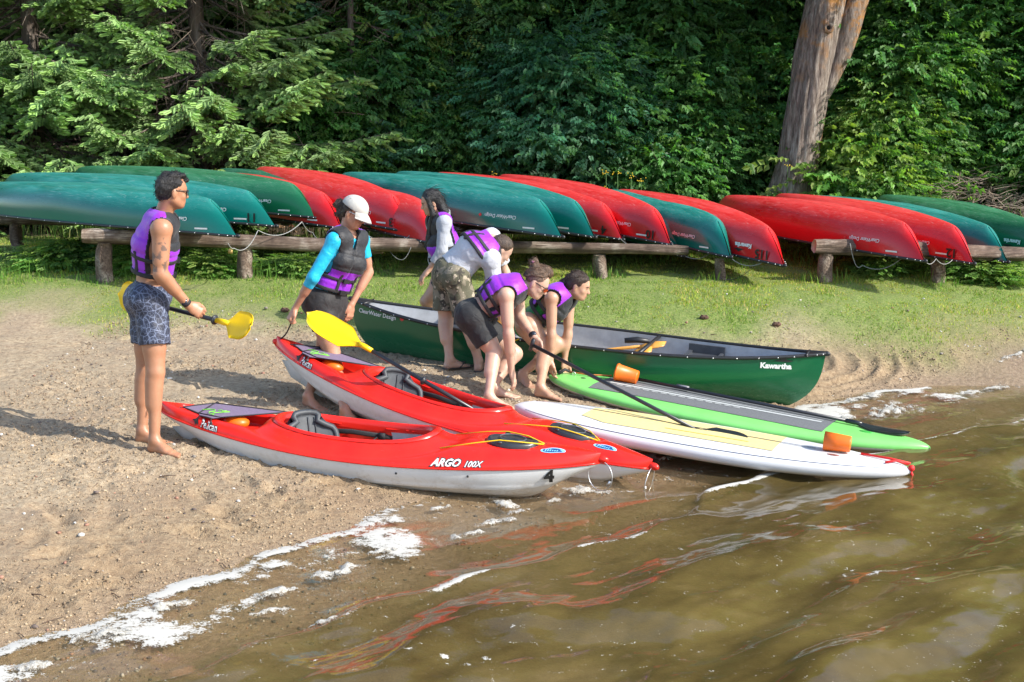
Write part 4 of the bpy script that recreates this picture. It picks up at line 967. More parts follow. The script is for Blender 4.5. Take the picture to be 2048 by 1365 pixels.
MB().sph((-LG / 2 + .30, -.02, gtop(-LG / 2 + .3, 0)), .022, 12, 5, (1, 1, .2)).build('vent_plug', BLACK, gb)
MB().sph((LG / 2 - .45, -.03, gtop(LG / 2 - .45, 0)), .035, 12, 5, (1.6, .7, .2)).build('deck_recess', plain('green_recess', (.05, .35, .05), .4), gb)
MB().box((-LG / 2 + .38, -.32, -.02), (.06, .012, .012)).build('side_slot', BLACK, gb, smooth=False)
w_t, w_n = atY(1030, 812, 10.3), atY(1822, 944, 9.22); LW = float(np.linalg.norm(w_t - w_n))
wb, wtop = board('paddle_board', 'white paddle board with a cream deck pad, nose washed by the water', LW, .80, .15, .03, .03, -2, [WHB, WHB])
WB = frame_between(wb, w_n, w_t, LW, roll=-0.03, zoff=.03)
xs_ = np.linspace(-.60, .38, 22) * LW / 2
pad(wb, wtop, [(x, -.24 * min(1, .6 + (x - xs_[0]) * 2), .24 * min(1, .6 + (x - xs_[0]) * 2)) for x in xs_], CREAM, 'deck_pad')
xl = np.linspace(-.93, .55, 40) * LW / 2
pad(wb, wtop, [(x, .10 - .01 * i / 4, .112 - .01 * i / 4) for i, x in enumerate(xl)], NAVY, 'stripe', .0065)
pad(wb, wtop, [(x, -.13, -.12) for x in xl[20:32]], CORD, 'stripe', .0065)
pad(wb, wtop, [(x, -float(board_w(x / LW * 2, .8)) * .93, -float(board_w(x / LW * 2, .8)) * .915) for x in np.linspace(-.9, .9, 50) * LW / 2], NAVY, 'stripe', .0022)
REDS = plain('red_strap', (0.75, 0.02, 0.02), 0.6)
b = MB(); zz0 = wtop(LW / 2 - .2, 0)
b.tube([(LW / 2 - .34, .06, wtop(LW / 2 - .34, 0) + .008), (LW / 2 - .14, .01, wtop(LW / 2 - .14, 0) + .02), (LW / 2 - .01, .0, wtop(LW / 2 - .03, 0) + .03)], .008, 6)
b.tube([(LW / 2 - .16, -.07, wtop(LW / 2 - .16, 0) + .008), (LW / 2 - .10, .0, wtop(LW / 2 - .1, 0) + .02), (LW / 2 - .02, .0, wtop(LW / 2 - .03, 0) + .02)], .008, 6); b.sph((LW / 2 - .0, 0, wtop(LW / 2 - .03, 0)), .022, 8, 6); b.tube([(LW / 2, 0, .03), (LW / 2 + .02, .03, -.03)], .010, 5)
b.build('nose_strap', REDS, wb)
pt = ploc(WB, (LW / 2 - .52, .02, wtop(LW / 2 - .52, 0) + .064)); axb = nrm(ploc(WB, (-1, -.08, .0)) - ploc(WB, (0, 0, 0)))
tub('sand_bucket', pt + axb * -.11, .054, .065, .175, ORG, 'orange bailing bucket lying on the nose of the white paddle board', 'bucket', axis=axb, group='orange bailing buckets')
MB().sph((LW / 2 - .50, -.085, wtop(LW / 2 - .5, .08)), .034, 14, 5, (1.3, .7, .15)).build('vent_plug', plain('plug_brown', (.22, .07, .05), .5), wb)
pt = ploc(GB, (-LG / 2 + .60, .10, gtop(-LG / 2 + .6, .1) + .066)); axb = nrm(ploc(GB, (-1, -.15, .12)) - ploc(GB, (0, 0, 0)))
tub('sand_bucket', pt + axb * -.10, .054, .065, .175, ORG, 'orange bucket with a lid lying on the green board behind the black paddle', 'bucket', axis=axb, lid=True, group='orange bailing buckets')
# ================================================================ PADDLES
def blade_mesh(root, p, d, nrmv, L, W, mat, asym=0.0, name='blade', th=.004, curve=.02, off=None):
    """blade from neck p along d, flat face normal nrmv"""
    p, d, nn = np.asarray(p), nrm(d), np.asarray(nrmv, float); nn = nrm(nn - d * np.dot(nn, d)); s = np.cross(d, nn); V = []; ns, nw = 16, 9
    for i in range(ns):
        f = i / (ns - 1); w = W / 2 * min(1, (.12 + 1.25 * sstep(0, .5, f))) * (1 - max(0, f - .62) ** 2 / .155) ** .5 if f < .999 else W * .06
        w = max(w, .012)
        for j in range(nw):
            a = -1 + 2 * j / (nw - 1); rib = .010 * math.exp(-(a / .16) ** 2) * max(0, 1 - f * 1.15)
            V.append(p + d * f * L * (1 - .02 * abs(a)) + s * (a * w + asym * W * .18 * f * (1 - .3 * f)) + nn * (curve * (f - .4) ** 2 * 2 - .012 * a * a + rib))
    n0 = len(V); V += [v - nn * (2 * th) - nn * 0 for v in V]
    F = [tuple(f) for f in grid_faces(ns, nw)]; F += [tuple(k + n0 for k in f[::-1]) for f in F]
    edge = [i * nw for i in range(ns)] + [(ns - 1) * nw + j for j in range(1, nw)] + [i * nw + nw - 1 for i in range(ns - 2, -1, -1)] + [j for j in range(nw - 2, 0, -1)]
    F += [(edge[k], edge[(k + 1) % len(edge)], edge[(k + 1) % len(edge)] + n0, edge[k] + n0) for k in range(len(edge))]
    return obj(name, mesh(name, np.array(V), F, True), root, mat)
SHAFT = plain('shaft_black', (0.018, 0.02, 0.026), 0.32, 0.15, 30); BLADEB = plain('dark_blade', (0.02, 0.024, 0.028), 0.28, 0.2, 10); YELB = plain('yellow_blade', (0.86, 0.56, 0.0), 0.38, 0.06, 7, 0.04)
def paddle(label, a, b, ends, r=.0145, name='kayak_paddle', rings=(), grip=None):
    a = np.asarray(a, float); b = np.asarray(b, float); root = empty(name, tuple(a), label=label, cat='paddle'); d = b - a; L = np.linalg.norm(d); dn = d / L
    sh = MB().tube([d * 0, d * .5, d], r, 12).build('shaft', SHAFT, root)
    for f in rings: MB().ring(d * f, dn, r + .008, .010, 18, 6).tube([d * (f - .012), d * (f + .012)], r + .008, 12).build('drip_ring', SHAFT, root)
    for (at_end, nn, BL, BW, mat, asym, *bd) in ends:
        if at_end and bd: blade_mesh(root, d, nrm(bd[0]), nn, BL, BW, mat, asym)
        elif at_end: blade_mesh(root, d, dn, nn, BL, BW, mat, asym); MB().tube([d - dn * .07, d, d + dn * .05], [r + .003, r + .005, r], 10).build('blade_socket', mat, root)
        else: blade_mesh(root, d * 0, -dn, nn, BL, BW, mat, asym); MB().tube([dn * .07, dn * 0, -dn * .05], [r + .003, r + .005, r], 10).build('blade_socket', mat, root)
    if grip is not None: MB().tube([-dn * .0 - np.asarray(grip) * .05, dn * 0, np.asarray(grip) * .05], [.014, .017, .014], 8).build('grip', SHAFT, root)
    return root
# held by the man on the left (crosses behind his thighs)
hand_man = atY(397, 628, 9.10)
pa, pb = atY(272, 600, 9.60), atY(448, 645, 9.05)
paddle('yellow bladed kayak paddle held level by the man in patterned swim shorts', pa, pb, [(1, (0.10, -1, .35), .25, .185, YELB, -.6), (0, (-.15, -1, .1), .18, .20, YELB, .4)], rings=(.9, ))
# lying across the rear kayak, blade up
pa, pb = atY(728, 693, 10.0), atY(985, 842, 9.62)
paddle('yellow bladed kayak paddle leaning in the rear kayak cockpit, blade raised', pa, pb, [(0, (.35, -.9, .55), .50, .19, YELB, 0.0)], rings=(.47, ))
# black stand-up paddle held over the white board
pa, pb = atY(1064, 690, 10.72), atY(1388, 858, 9.80)
paddle('long black paddle held by the person in black shorts, blade on the white board', pa, pb, [(1, WB.to_3x3() @ Vector((0, -.45, 1)), .40, .17, BLADEB, 0, ploc(WB, (1, -.08, -.03)) - ploc(WB, (0, 0, 0)))], r=.014, name='stand_up_paddle', rings=(), grip=(.25, -.3, .9))
pa, pb = ploc(GB, (-LG / 2 + .50, .20, gtop(-LG / 2 + .5, .2) + .03)), ploc(GB, (.62 * LG / 2, .10, gtop(.62 * LG / 2, .1) + .025))
paddle('black stand-up paddle lying along the green board past the orange bucket', pa, pb, [(1, GB.to_3x3() @ Vector((0, 0, 1)), .40, .17, BLADEB, 0)], r=.013, name='stand_up_paddle')
MB().tube([ploc(GB, (-LG / 2 + 1.0, .188, gtop(-LG / 2 + 1, .19) + .03)), ploc(GB, (-LG / 2 + 1.1, .185, gtop(-LG / 2 + 1.1, .19) + .03))], .018, 10).build('paddle_clamp', plain('clamp_grey', (.15, .15, .17), .3), None, label='grey clamp on the shaft of the paddle on the green board', cat='clamp')
# ================================================================ PEOPLE (distance-field modelling)
def uni(v): v = np.asarray(v, float); return v / (np.linalg.norm(v) + 1e-12)
class Field:
    """distance field on a grid; shapes are blended into it, then the zero surface becomes a mesh"""
    def __init__(s, lo, hi, h):
        s.h = h; s.lo = np.asarray(lo, float); s.n = np.ceil((np.asarray(hi) - s.lo) / h).astype(int) + 1
        s.D = np.full(s.n, 1.0, np.float32); s.ax = [(s.lo[i] + np.arange(s.n[i]) * h).astype(np.float32) for i in range(3)]
    def like(s):
        f = object.__new__(Field); f.h = s.h; f.lo = s.lo; f.n = s.n; f.ax = s.ax; f.D = np.full(s.n, 1.0, np.float32); return f
    def copy(s): f = s.like(); f.D = s.D.copy(); return f
    def box(s, lo, hi):
        a = np.clip(np.floor((lo - s.lo) / s.h).astype(int), 0, s.n); b = np.clip(np.ceil((hi - s.lo) / s.h).astype(int) + 1, 0, s.n)
        sl = tuple(slice(x, y) for x, y in zip(a, b)); P = (s.ax[0][sl[0]][:, None, None], s.ax[1][sl[1]][None, :, None], s.ax[2][sl[2]][None, None, :])
        return sl, P
    def _comb(s, sl, d, k, op):
        A = s.D[sl]
        if A.size == 0: return
        if op == 'u':
            h = np.maximum(k - np.abs(A - d), 0) / k if k > 0 else 0; s.D[sl] = np.minimum(A, d) - h * h * k * .25
        elif op == 's':
            d = -d; h = np.maximum(k - np.abs(A - d), 0) / k if k > 0 else 0; s.D[sl] = np.maximum(A, d) + h * h * k * .25
    def seg(s, a, b, ra, rb=None, side=None, k=.02, op='u', cut=(), pad=.07):
        """tapered capsule a-b; ra/rb a radius or (half width along side, half depth)"""
        a = np.asarray(a, float); b = np.asarray(b, float); rb = ra if rb is None else rb
        R_ = max(np.max(ra), np.max(rb)); sl, (X, Y, Z) = s.box(np.minimum(a, b) - R_ - pad - k, np.maximum(a, b) + R_ + pad + k)
        X = X - a[0]; Y = Y - a[1]; Z = Z - a[2]; ba = b - a; L2 = max(1e-9, ba @ ba)
        t0 = (X * ba[0] + Y * ba[1] + Z * ba[2]) / L2; t = np.clip(t0, 0, 1)
        X1 = X - t * ba[0]; Y1 = Y - t * ba[1]; Z1 = Z - t * ba[2]
        if side is None: d = np.sqrt(X1 ** 2 + Y1 ** 2 + Z1 ** 2) - (ra + (rb - ra) * t)
        else:
            wa, da = ra; wb, db = rb; u = uni(ba); sd = np.asarray(side, float); sd = uni(sd - u * (sd @ u)); fw = np.cross(u, sd)
            w = wa + (wb - wa) * t; dd = da + (db - da) * t; m = np.minimum(w, dd)
            qs = X1 * sd[0] + Y1 * sd[1] + Z1 * sd[2]; qf = X1 * fw[0] + Y1 * fw[1] + Z1 * fw[2]; qa = X1 * u[0] + Y1 * u[1] + Z1 * u[2]
            k0 = np.sqrt((qs / w) ** 2 + (qf / dd) ** 2 + (qa / m) ** 2); k1 = np.sqrt((qs / w ** 2) ** 2 + (qf / dd ** 2) ** 2 + (qa / m ** 2) ** 2) + 1e-6
            d = np.where(k0 < .05, -m, k0 * (k0 - 1) / k1)
        for (p, nn) in cut:
            p = np.asarray(p) - a; nn = uni(nn); d = np.maximum(d, (X - p[0]) * nn[0] + (Y - p[1]) * nn[1] + (Z - p[2]) * nn[2])
        s._comb(sl, d.astype(np.float32), k, op); return s
    def ell(s, c, R3, ax=None, k=.02, op='u', pad=.07, cut=()):
        """ellipsoid with radii R3 along the rows of ax"""
        c = np.asarray(c, float); ax = np.eye(3) if ax is None else np.asarray(ax); m = max(R3)
        sl, (X, Y, Z) = s.box(c - m - pad - k, c + m + pad + k); X = X - c[0]; Y = Y - c[1]; Z = Z - c[2]; k0 = 0; k1 = 0
        for r, v in zip(R3, ax):
            q = X * v[0] + Y * v[1] + Z * v[2]; k0 = k0 + (q / r) ** 2; k1 = k1 + (q / r ** 2) ** 2
        k0 = np.sqrt(k0); k1 = np.sqrt(k1) + 1e-6; d = np.where(k0 < .05, -min(R3), k0 * (k0 - 1) / k1)
        for (p, nn) in cut:
            p = np.asarray(p) - c; nn = uni(nn); d = np.maximum(d, (X - p[0]) * nn[0] + (Y - p[1]) * nn[1] + (Z - p[2]) * nn[2])
        s._comb(sl, d.astype(np.float32), k, op); return s
    def plane(s, p, nn, k=0):
        """cuts away everything on the +n side"""
        nn = uni(nn); d = (s.ax[0][:, None, None] - p[0]) * nn[0] + (s.ax[1][None, :, None] - p[1]) * nn[1] + (s.ax[2][None, None, :] - p[2]) * nn[2]
        s.D = np.maximum(s.D, d.astype(np.float32)); return s
    def coords(s, p, nn):
        nn = uni(nn); return (s.ax[0][:, None, None] - p[0]) * nn[0] + (s.ax[1][None, :, None] - p[1]) * nn[1] + (s.ax[2][None, None, :] - p[2]) * nn[2]
    def wrinkle(s, amp, sc, seed=0, st=(1, 1, 1), band=.05):
        m = np.abs(s.D) < band; i = np.nonzero(m)
        x, y, z = (s.ax[q][i[q]] for q in range(3)); s.D[i] += amp * fbm(x * sc * st[0] + seed, y * sc * st[1], z * sc * st[2], o=3).astype(np.float32); return s
    def mesh(s, name, smooth=1):
        D = s.D; ins = D < 0; nx, ny, nz = D.shape; c = ins[:-1, :-1, :-1].astype(np.int8)
        tot = np.zeros((nx - 1, ny - 1, nz - 1), np.int8)
        for dx in (0, 1):
            for dy in (0, 1):
                for dz in (0, 1): tot += ins[dx:nx - 1 + dx, dy:ny - 1 + dy, dz:nz - 1 + dz]
        I = np.argwhere((tot > 0) & (tot < 8)); idx = -np.ones((nx - 1, ny - 1, nz - 1), np.int32); idx[I[:, 0], I[:, 1], I[:, 2]] = np.arange(len(I))
        acc = np.zeros((len(I), 3)); cnt = np.zeros(len(I))
        cor = [(x, y, z) for x in (0, 1) for y in (0, 1) for z in (0, 1)]; val = {k: D[I[:, 0] + k[0], I[:, 1] + k[1], I[:, 2] + k[2]] for k in cor}
        for a in cor:
            for q in range(3):
                if a[q] == 0:
                    b = list(a); b[q] = 1; b = tuple(b); va, vb = val[a], val[b]; x = (va < 0) != (vb < 0)
                    t = np.where(x, va / np.where(x, va - vb, 1), 0); p = np.array(a, float)[None] + t[:, None] * np.eye(3)[q][None]
                    acc[x] += p[x]; cnt[x] += 1
        V = I + acc / np.maximum(cnt, 1)[:, None]; F = []
        for q in range(3):
            sa = [slice(1, -1)] * 3; sa[q] = slice(0, -1); sb = [slice(1, -1)] * 3; sb[q] = slice(1, None)
            A = ins[tuple(sa)]; B = ins[tuple(sb)]; E = np.argwhere(A != B); dirn = A[E[:, 0], E[:, 1], E[:, 2]]
            off = np.ones(3, int); off[q] = 0; E = E + off; u, v = [(1, 2), (2, 0), (0, 1)][q]
            def cell(du, dv): e = E.copy(); e[:, u] -= du; e[:, v] -= dv; return idx[e[:, 0], e[:, 1], e[:, 2]]
            Q = np.stack([cell(1, 1), cell(0, 1), cell(0, 0), cell(1, 0)], 1); Q[~dirn] = Q[~dirn][:, ::-1]; F.append(Q)
        F = np.concatenate(F); F = F[(F >= 0).all(1)]; V = s.lo + V * s.h
        for _ in range(smooth):
            e = np.concatenate([F[:, [0, 1]], F[:, [1, 2]], F[:, [2, 3]], F[:, [3, 0]]]); S = np.zeros_like(V); N = np.zeros(len(V))
            for c_ in range(3): S[:, c_] = np.bincount(e[:, 0], V[e[:, 1], c_], len(V)) + np.bincount(e[:, 1], V[e[:, 0], c_], len(V))
            N = np.bincount(e.ravel(), minlength=len(V)); V = .5 * V + .5 * S / np.maximum(N, 1)[:, None]
        return V, F
def sub_mesh(V, F, keep):
    F = F[keep]; u = np.unique(F); mp = -np.ones(len(V), int); mp[u] = np.arange(len(u)); return V[u], mp[F]
# ---------------------------------------------------------------- materials for people
def skin(name, col, tint=(0.75, 0.35, 0.25)):
    m, nt, b = new_mat(name); n = noise(nt, 7, 4, 0.6)
    c = ramp(nt, n, [(0.3, tuple(x * .88 for x in col)), (0.7, tuple(min(1, x * 1.08) for x in col))])
    c = mixc(nt, ramp(nt, noise(nt, 60, 3), [(0.45, 0.0), (0.75, 0.25)]), c, tuple(x * y for x, y in zip(col, (1.0, .72, .62))))
    t = attr(nt, 'ink'); c = mixc(nt, mth(nt, 'MULTIPLY', t.outputs['Fac'], .72), c, (0.045, 0.05, 0.055))
    l = attr(nt, 'lip'); c = mixc(nt, mth(nt, 'MULTIPLY', l.outputs['Fac'], .7), c, (0.42, 0.12, 0.11))
    nt.links.new(c, b.inputs['Base Color']); b.inputs['Roughness'].default_value = 0.44
    b.inputs['Subsurface Weight'].default_value = 0.12; b.inputs['Subsurface Radius'].default_value = (0.012, 0.005, 0.003); b.inputs['Subsurface Scale'].default_value = 1.0
    bump(nt, b, noise(nt, 220, 3), 0.12, 0.002); return m
def cloth(name, col, rough=.75, var=.1, folds=.35, fs=14):
    m, nt, b = new_mat(name); n = noise(nt, 9, 4)
    nt.links.new(ramp(nt, n, [(0.3, tuple(c * (1 - var) for c in col)), (0.7, tuple(min(1, c * (1 + var)) for c in col))]), b.inputs['Base Color'])
    b.inputs['Roughness'].default_value = rough; b.inputs['Sheen Weight'].default_value = .1
    h = mth(nt, 'ADD', mth(nt, 'MULTIPLY', noise(nt, fs, 3, .5, dist=1.2), 1.0), mth(nt, 'MULTIPLY', noise(nt, 500, 2), .05)); bump(nt, b, h, folds, .02); return m
def swim_mat():
    m, nt, b = new_mat("navy_ripple_print"); tc = nt.nodes.new("ShaderNodeTexCoord")
    nz = nt.nodes.new("ShaderNodeTexNoise"); nz.inputs['Scale'].default_value = 9; nt.links.new(tc.outputs['Object'], nz.inputs['Vector'])
    add = nt.nodes.new("ShaderNodeVectorMath"); add.operation = 'MULTIPLY_ADD'; nt.links.new(nz.outputs[1], add.inputs[0]); add.inputs[1].default_value = (.09, .09, .09); nt.links.new(tc.outputs['Object'], add.inputs[2])
    v = nt.nodes.new("ShaderNodeTexVoronoi"); v.feature = 'DISTANCE_TO_EDGE'; v.inputs['Scale'].default_value = 24; nt.links.new(add.outputs[0], v.inputs['Vector'])
    c = ramp(nt, v.outputs['Distance'], [(0.0, (0.22, 0.26, 0.36)), (0.03, (0.07, 0.09, 0.16)), (0.08, (0.022, 0.028, 0.055)), (.5, (0.012, 0.015, 0.032))])
    v2 = nt.nodes.new("ShaderNodeTexVoronoi"); v2.feature = 'DISTANCE_TO_EDGE'; v2.inputs['Scale'].default_value = 42; nt.links.new(add.outputs[0], v2.inputs['Vector'])
    c = mixc(nt, ramp(nt, v2.outputs['Distance'], [(0.0, .5), (0.06, 0.0)]), c, (0.2, 0.24, 0.34))
    nt.links.new(c, b.inputs['Base Color']); b.inputs['Roughness'].default_value = .6; bump(nt, b, noise(nt, 14, 3, .5, dist=1), .4, .02); return m
def camo_mat():
    m, nt, b = new_mat("camouflage_print"); n1 = noise(nt, 13, 2, .5, dist=.6); n2 = noise(nt, 17, 2, .5, dist=.8, stretch=(1.1, 1, .8)); n3 = noise(nt, 22, 2, .5)
    c = mixc(nt, ramp(nt, n1, [(.46, 0), (.48, 1)]), (0.20, 0.175, 0.125), (0.10, 0.095, 0.06))
    c = mixc(nt, ramp(nt, n2, [(.56, 0), (.58, 1)]), c, (0.045, 0.04, 0.03)); c = mixc(nt, ramp(nt, n3, [(.61, 0), (.63, 1)]), c, (0.36, 0.31, 0.23))
    nt.links.new(c, b.inputs['Base Color']); b.inputs['Roughness'].default_value = .85; bump(nt, b, noise(nt, 16, 3, .5, dist=1), .45, .02); return m
def hair_mat(name, col, sc=(1, 1, .18)):
    m, nt, b = new_mat(name); n = noise(nt, 130, 4, .7, stretch=sc)
    nt.links.new(ramp(nt, n, [(.3, tuple(c * .4 for c in col)), (.55, col), (.75, tuple(min(1, c * 2.4) for c in col))]), b.inputs['Base Color']); b.inputs['Roughness'].default_value = .42
    bump(nt, b, n, .9, .012); return m
PURPLE = cloth('purple_nylon', (0.27, 0.018, 0.56), .5, .08, .25, 22); VBLACK = cloth('black_nylon', (0.012, 0.013, 0.017), .6, .15, .35, 20)
# ---------------------------------------------------------------- anatomy
def limb_hand(f, W, d, n, sgn, curl=.4, sc=1.0, spread=1.0, thumb=.5):
    """W wrist, d along the hand, n the way the palm faces, sgn: thumb side = sgn * cross(d, n)"""
    d = uni(d); n = uni(n - d * np.dot(n, d)); s = np.cross(d, n) * sgn
    f.seg(W, W + d * .045 * sc, (.026 * sc, .019 * sc), (.036 * sc, .016 * sc), side=s, k=.015, pad=.03)
    f.seg(W + d * .03 * sc, W + d * .088 * sc, (.035 * sc, .0155 * sc), (.039 * sc, .0125 * sc), side=s, k=.012, pad=.03)
    f.ell(W + d * .035 * sc + s * .024 * sc + n * .008, (.020 * sc, .030 * sc, .016 * sc), (s, d, n), k=.012, pad=.03)
    for i, (o, L) in enumerate(((.030, .070), (.0105, .078), (-.010, .073), (-.029, .058))):
        p = W + d * (.090 - abs(i - 1.2) * .004) * sc + s * o * sc; dirv = uni(d + s * o * 4.5 * spread * (1 - curl)); r = .0092 * sc
        ang = 0
        for j, (fr, cc) in enumerate(((.45, 62), (.31, 85), (.24, 50))):
            ang += radians(cc) * curl * (1 + .10 * (i - 1)); dv = dirv * cos(ang) + n * sin(ang); q = p + dv * L * fr * sc
            f.seg(p, q, r, r * .9, k=.004, pad=.02); p = q; r *= .9
    b = W + d * .022 * sc + s * .024 * sc; t1 = uni(d * .75 + s * (.75 - .3 * thumb) + n * .55 * thumb); q = b + t1 * .038 * sc; t2 = uni(d * .9 + s * (.30 - .6 * thumb) + n * .5 * thumb); q2 = q + t2 * .030 * sc; t3 = uni(t2 - s * .3 * thumb); q3 = q2 + t3 * .024 * sc
    f.seg(b, q, .014 * sc, .0115 * sc, k=.01, pad=.02); f.seg(q, q2, .0108 * sc, .0098 * sc, k=.004, pad=.02); f.seg(q2, q3, .0098 * sc, .008 * sc, k=.004, pad=.02)
def foot(f, ank, heel, toe, sc=1.0):
    """heel and toe are ground points"""
    d = toe - heel; L = .245 * sc; d = uni(d); up = np.array((0, 0, 1.)); s = uni(np.cross(d, up)); h0 = heel + up * .028 + d * .028
    f.seg(ank, h0 + up * .0, .034 * sc, .031 * sc, k=.02, pad=.03)
    ball = heel + d * L * .72 + up * .018
    f.seg(ank + d * .01 - up * .015, heel + d * L * .55 + up * .034, (.029 * sc, .03 * sc), (.036 * sc, .022 * sc), side=s, k=.03, pad=.03)
    f.seg(h0, ball, (.030 * sc, .028), (.043 * sc, .018), side=s, k=.02, pad=.03)
    for i, (o, l, r) in enumerate(((-.030, .066, .0125), (-.012, .062, .0095), (.003, .056, .009), (.017, .048, .0085), (.030, .040, .008))):
        q = ball + s * o * sc * f_side; f.seg(q, q + d * l * sc + up * (-.008), r, r * .9, k=.006, pad=.02)
f_side = 1
def head(f, C, hf, hu, sc=1.0, fem=False):
    """C: centre between the ears"""
    hf = uni(hf); hu = uni(hu - hf * np.dot(hu, hf)); hs = np.cross(hu, hf); A = (hs, hf, hu)
    def p(x, y, z): return C + (hs * x + hf * y + hu * z) * sc
    f.ell(p(0, -.008, .040), (.074 * sc, .094 * sc, .082 * sc), A, k=.01)
    f.ell(p(0, .022, -.010), (.062 * sc, .068 * sc, .085 * sc), A, k=.03)
    f.ell(p(0, .045, -.058), (.042 * sc, .042 * sc, .040 * sc), A, k=.035)
    f.ell(p(0, .072, -.082), (.020 * sc, .016 * sc, .014 * sc), A, k=.02)       # chin
    f.seg(p(-.050, .0, -.045), p(-.028, .055, -.078), .016 * sc, .014 * sc, k=.03); f.seg(p(.050, .0, -.045), p(.028, .055, -.078), .016 * sc, .014 * sc, k=.03)
    f.seg(p(0, .084, .018), p(0, .107, -.022), .007 * sc, .0105 * sc, k=.012, pad=.02)   # nose
    f.ell(p(0, .103, -.026), (.016 * sc, .009 * sc, .008 * sc), A, k=.006, pad=.02)
    f.seg(p(-.022, .080, .028), p(.022, .080, .028), .010 * sc, k=.014, pad=.02)         # brow
    for x in (-1, 1):
        f.ell(p(x * .031, .094, .008), (.015 * sc, .010 * sc, .009 * sc), A, k=.010, op='s', pad=.02)
        f.ell(p(x * .031, .076, .008), (.013 * sc, .012 * sc, .010 * sc), A, k=.004, pad=.02)
        f.ell(p(x * .073, -.006, -.008), (.009 * sc, .018 * sc, .031 * sc), A, k=.006, pad=.02)   # ear
        f.ell(p(x * .040, .060, -.022), (.018 * sc, .018 * sc, .018 * sc), A, k=.02, pad=.02)     # cheek
    f.ell(p(0, .089, -.050), (.022 * sc, .010 * sc, .0055 * sc), A, k=.005, pad=.02); f.ell(p(0, .087, -.060), (.019 * sc, .010 * sc, .006 * sc), A, k=.005, pad=.02)
    f.ell(p(0, .103, -.0552), (.024 * sc, .010 * sc, .0022 * sc), A, k=.003, op='s', pad=.02)
    return p, A
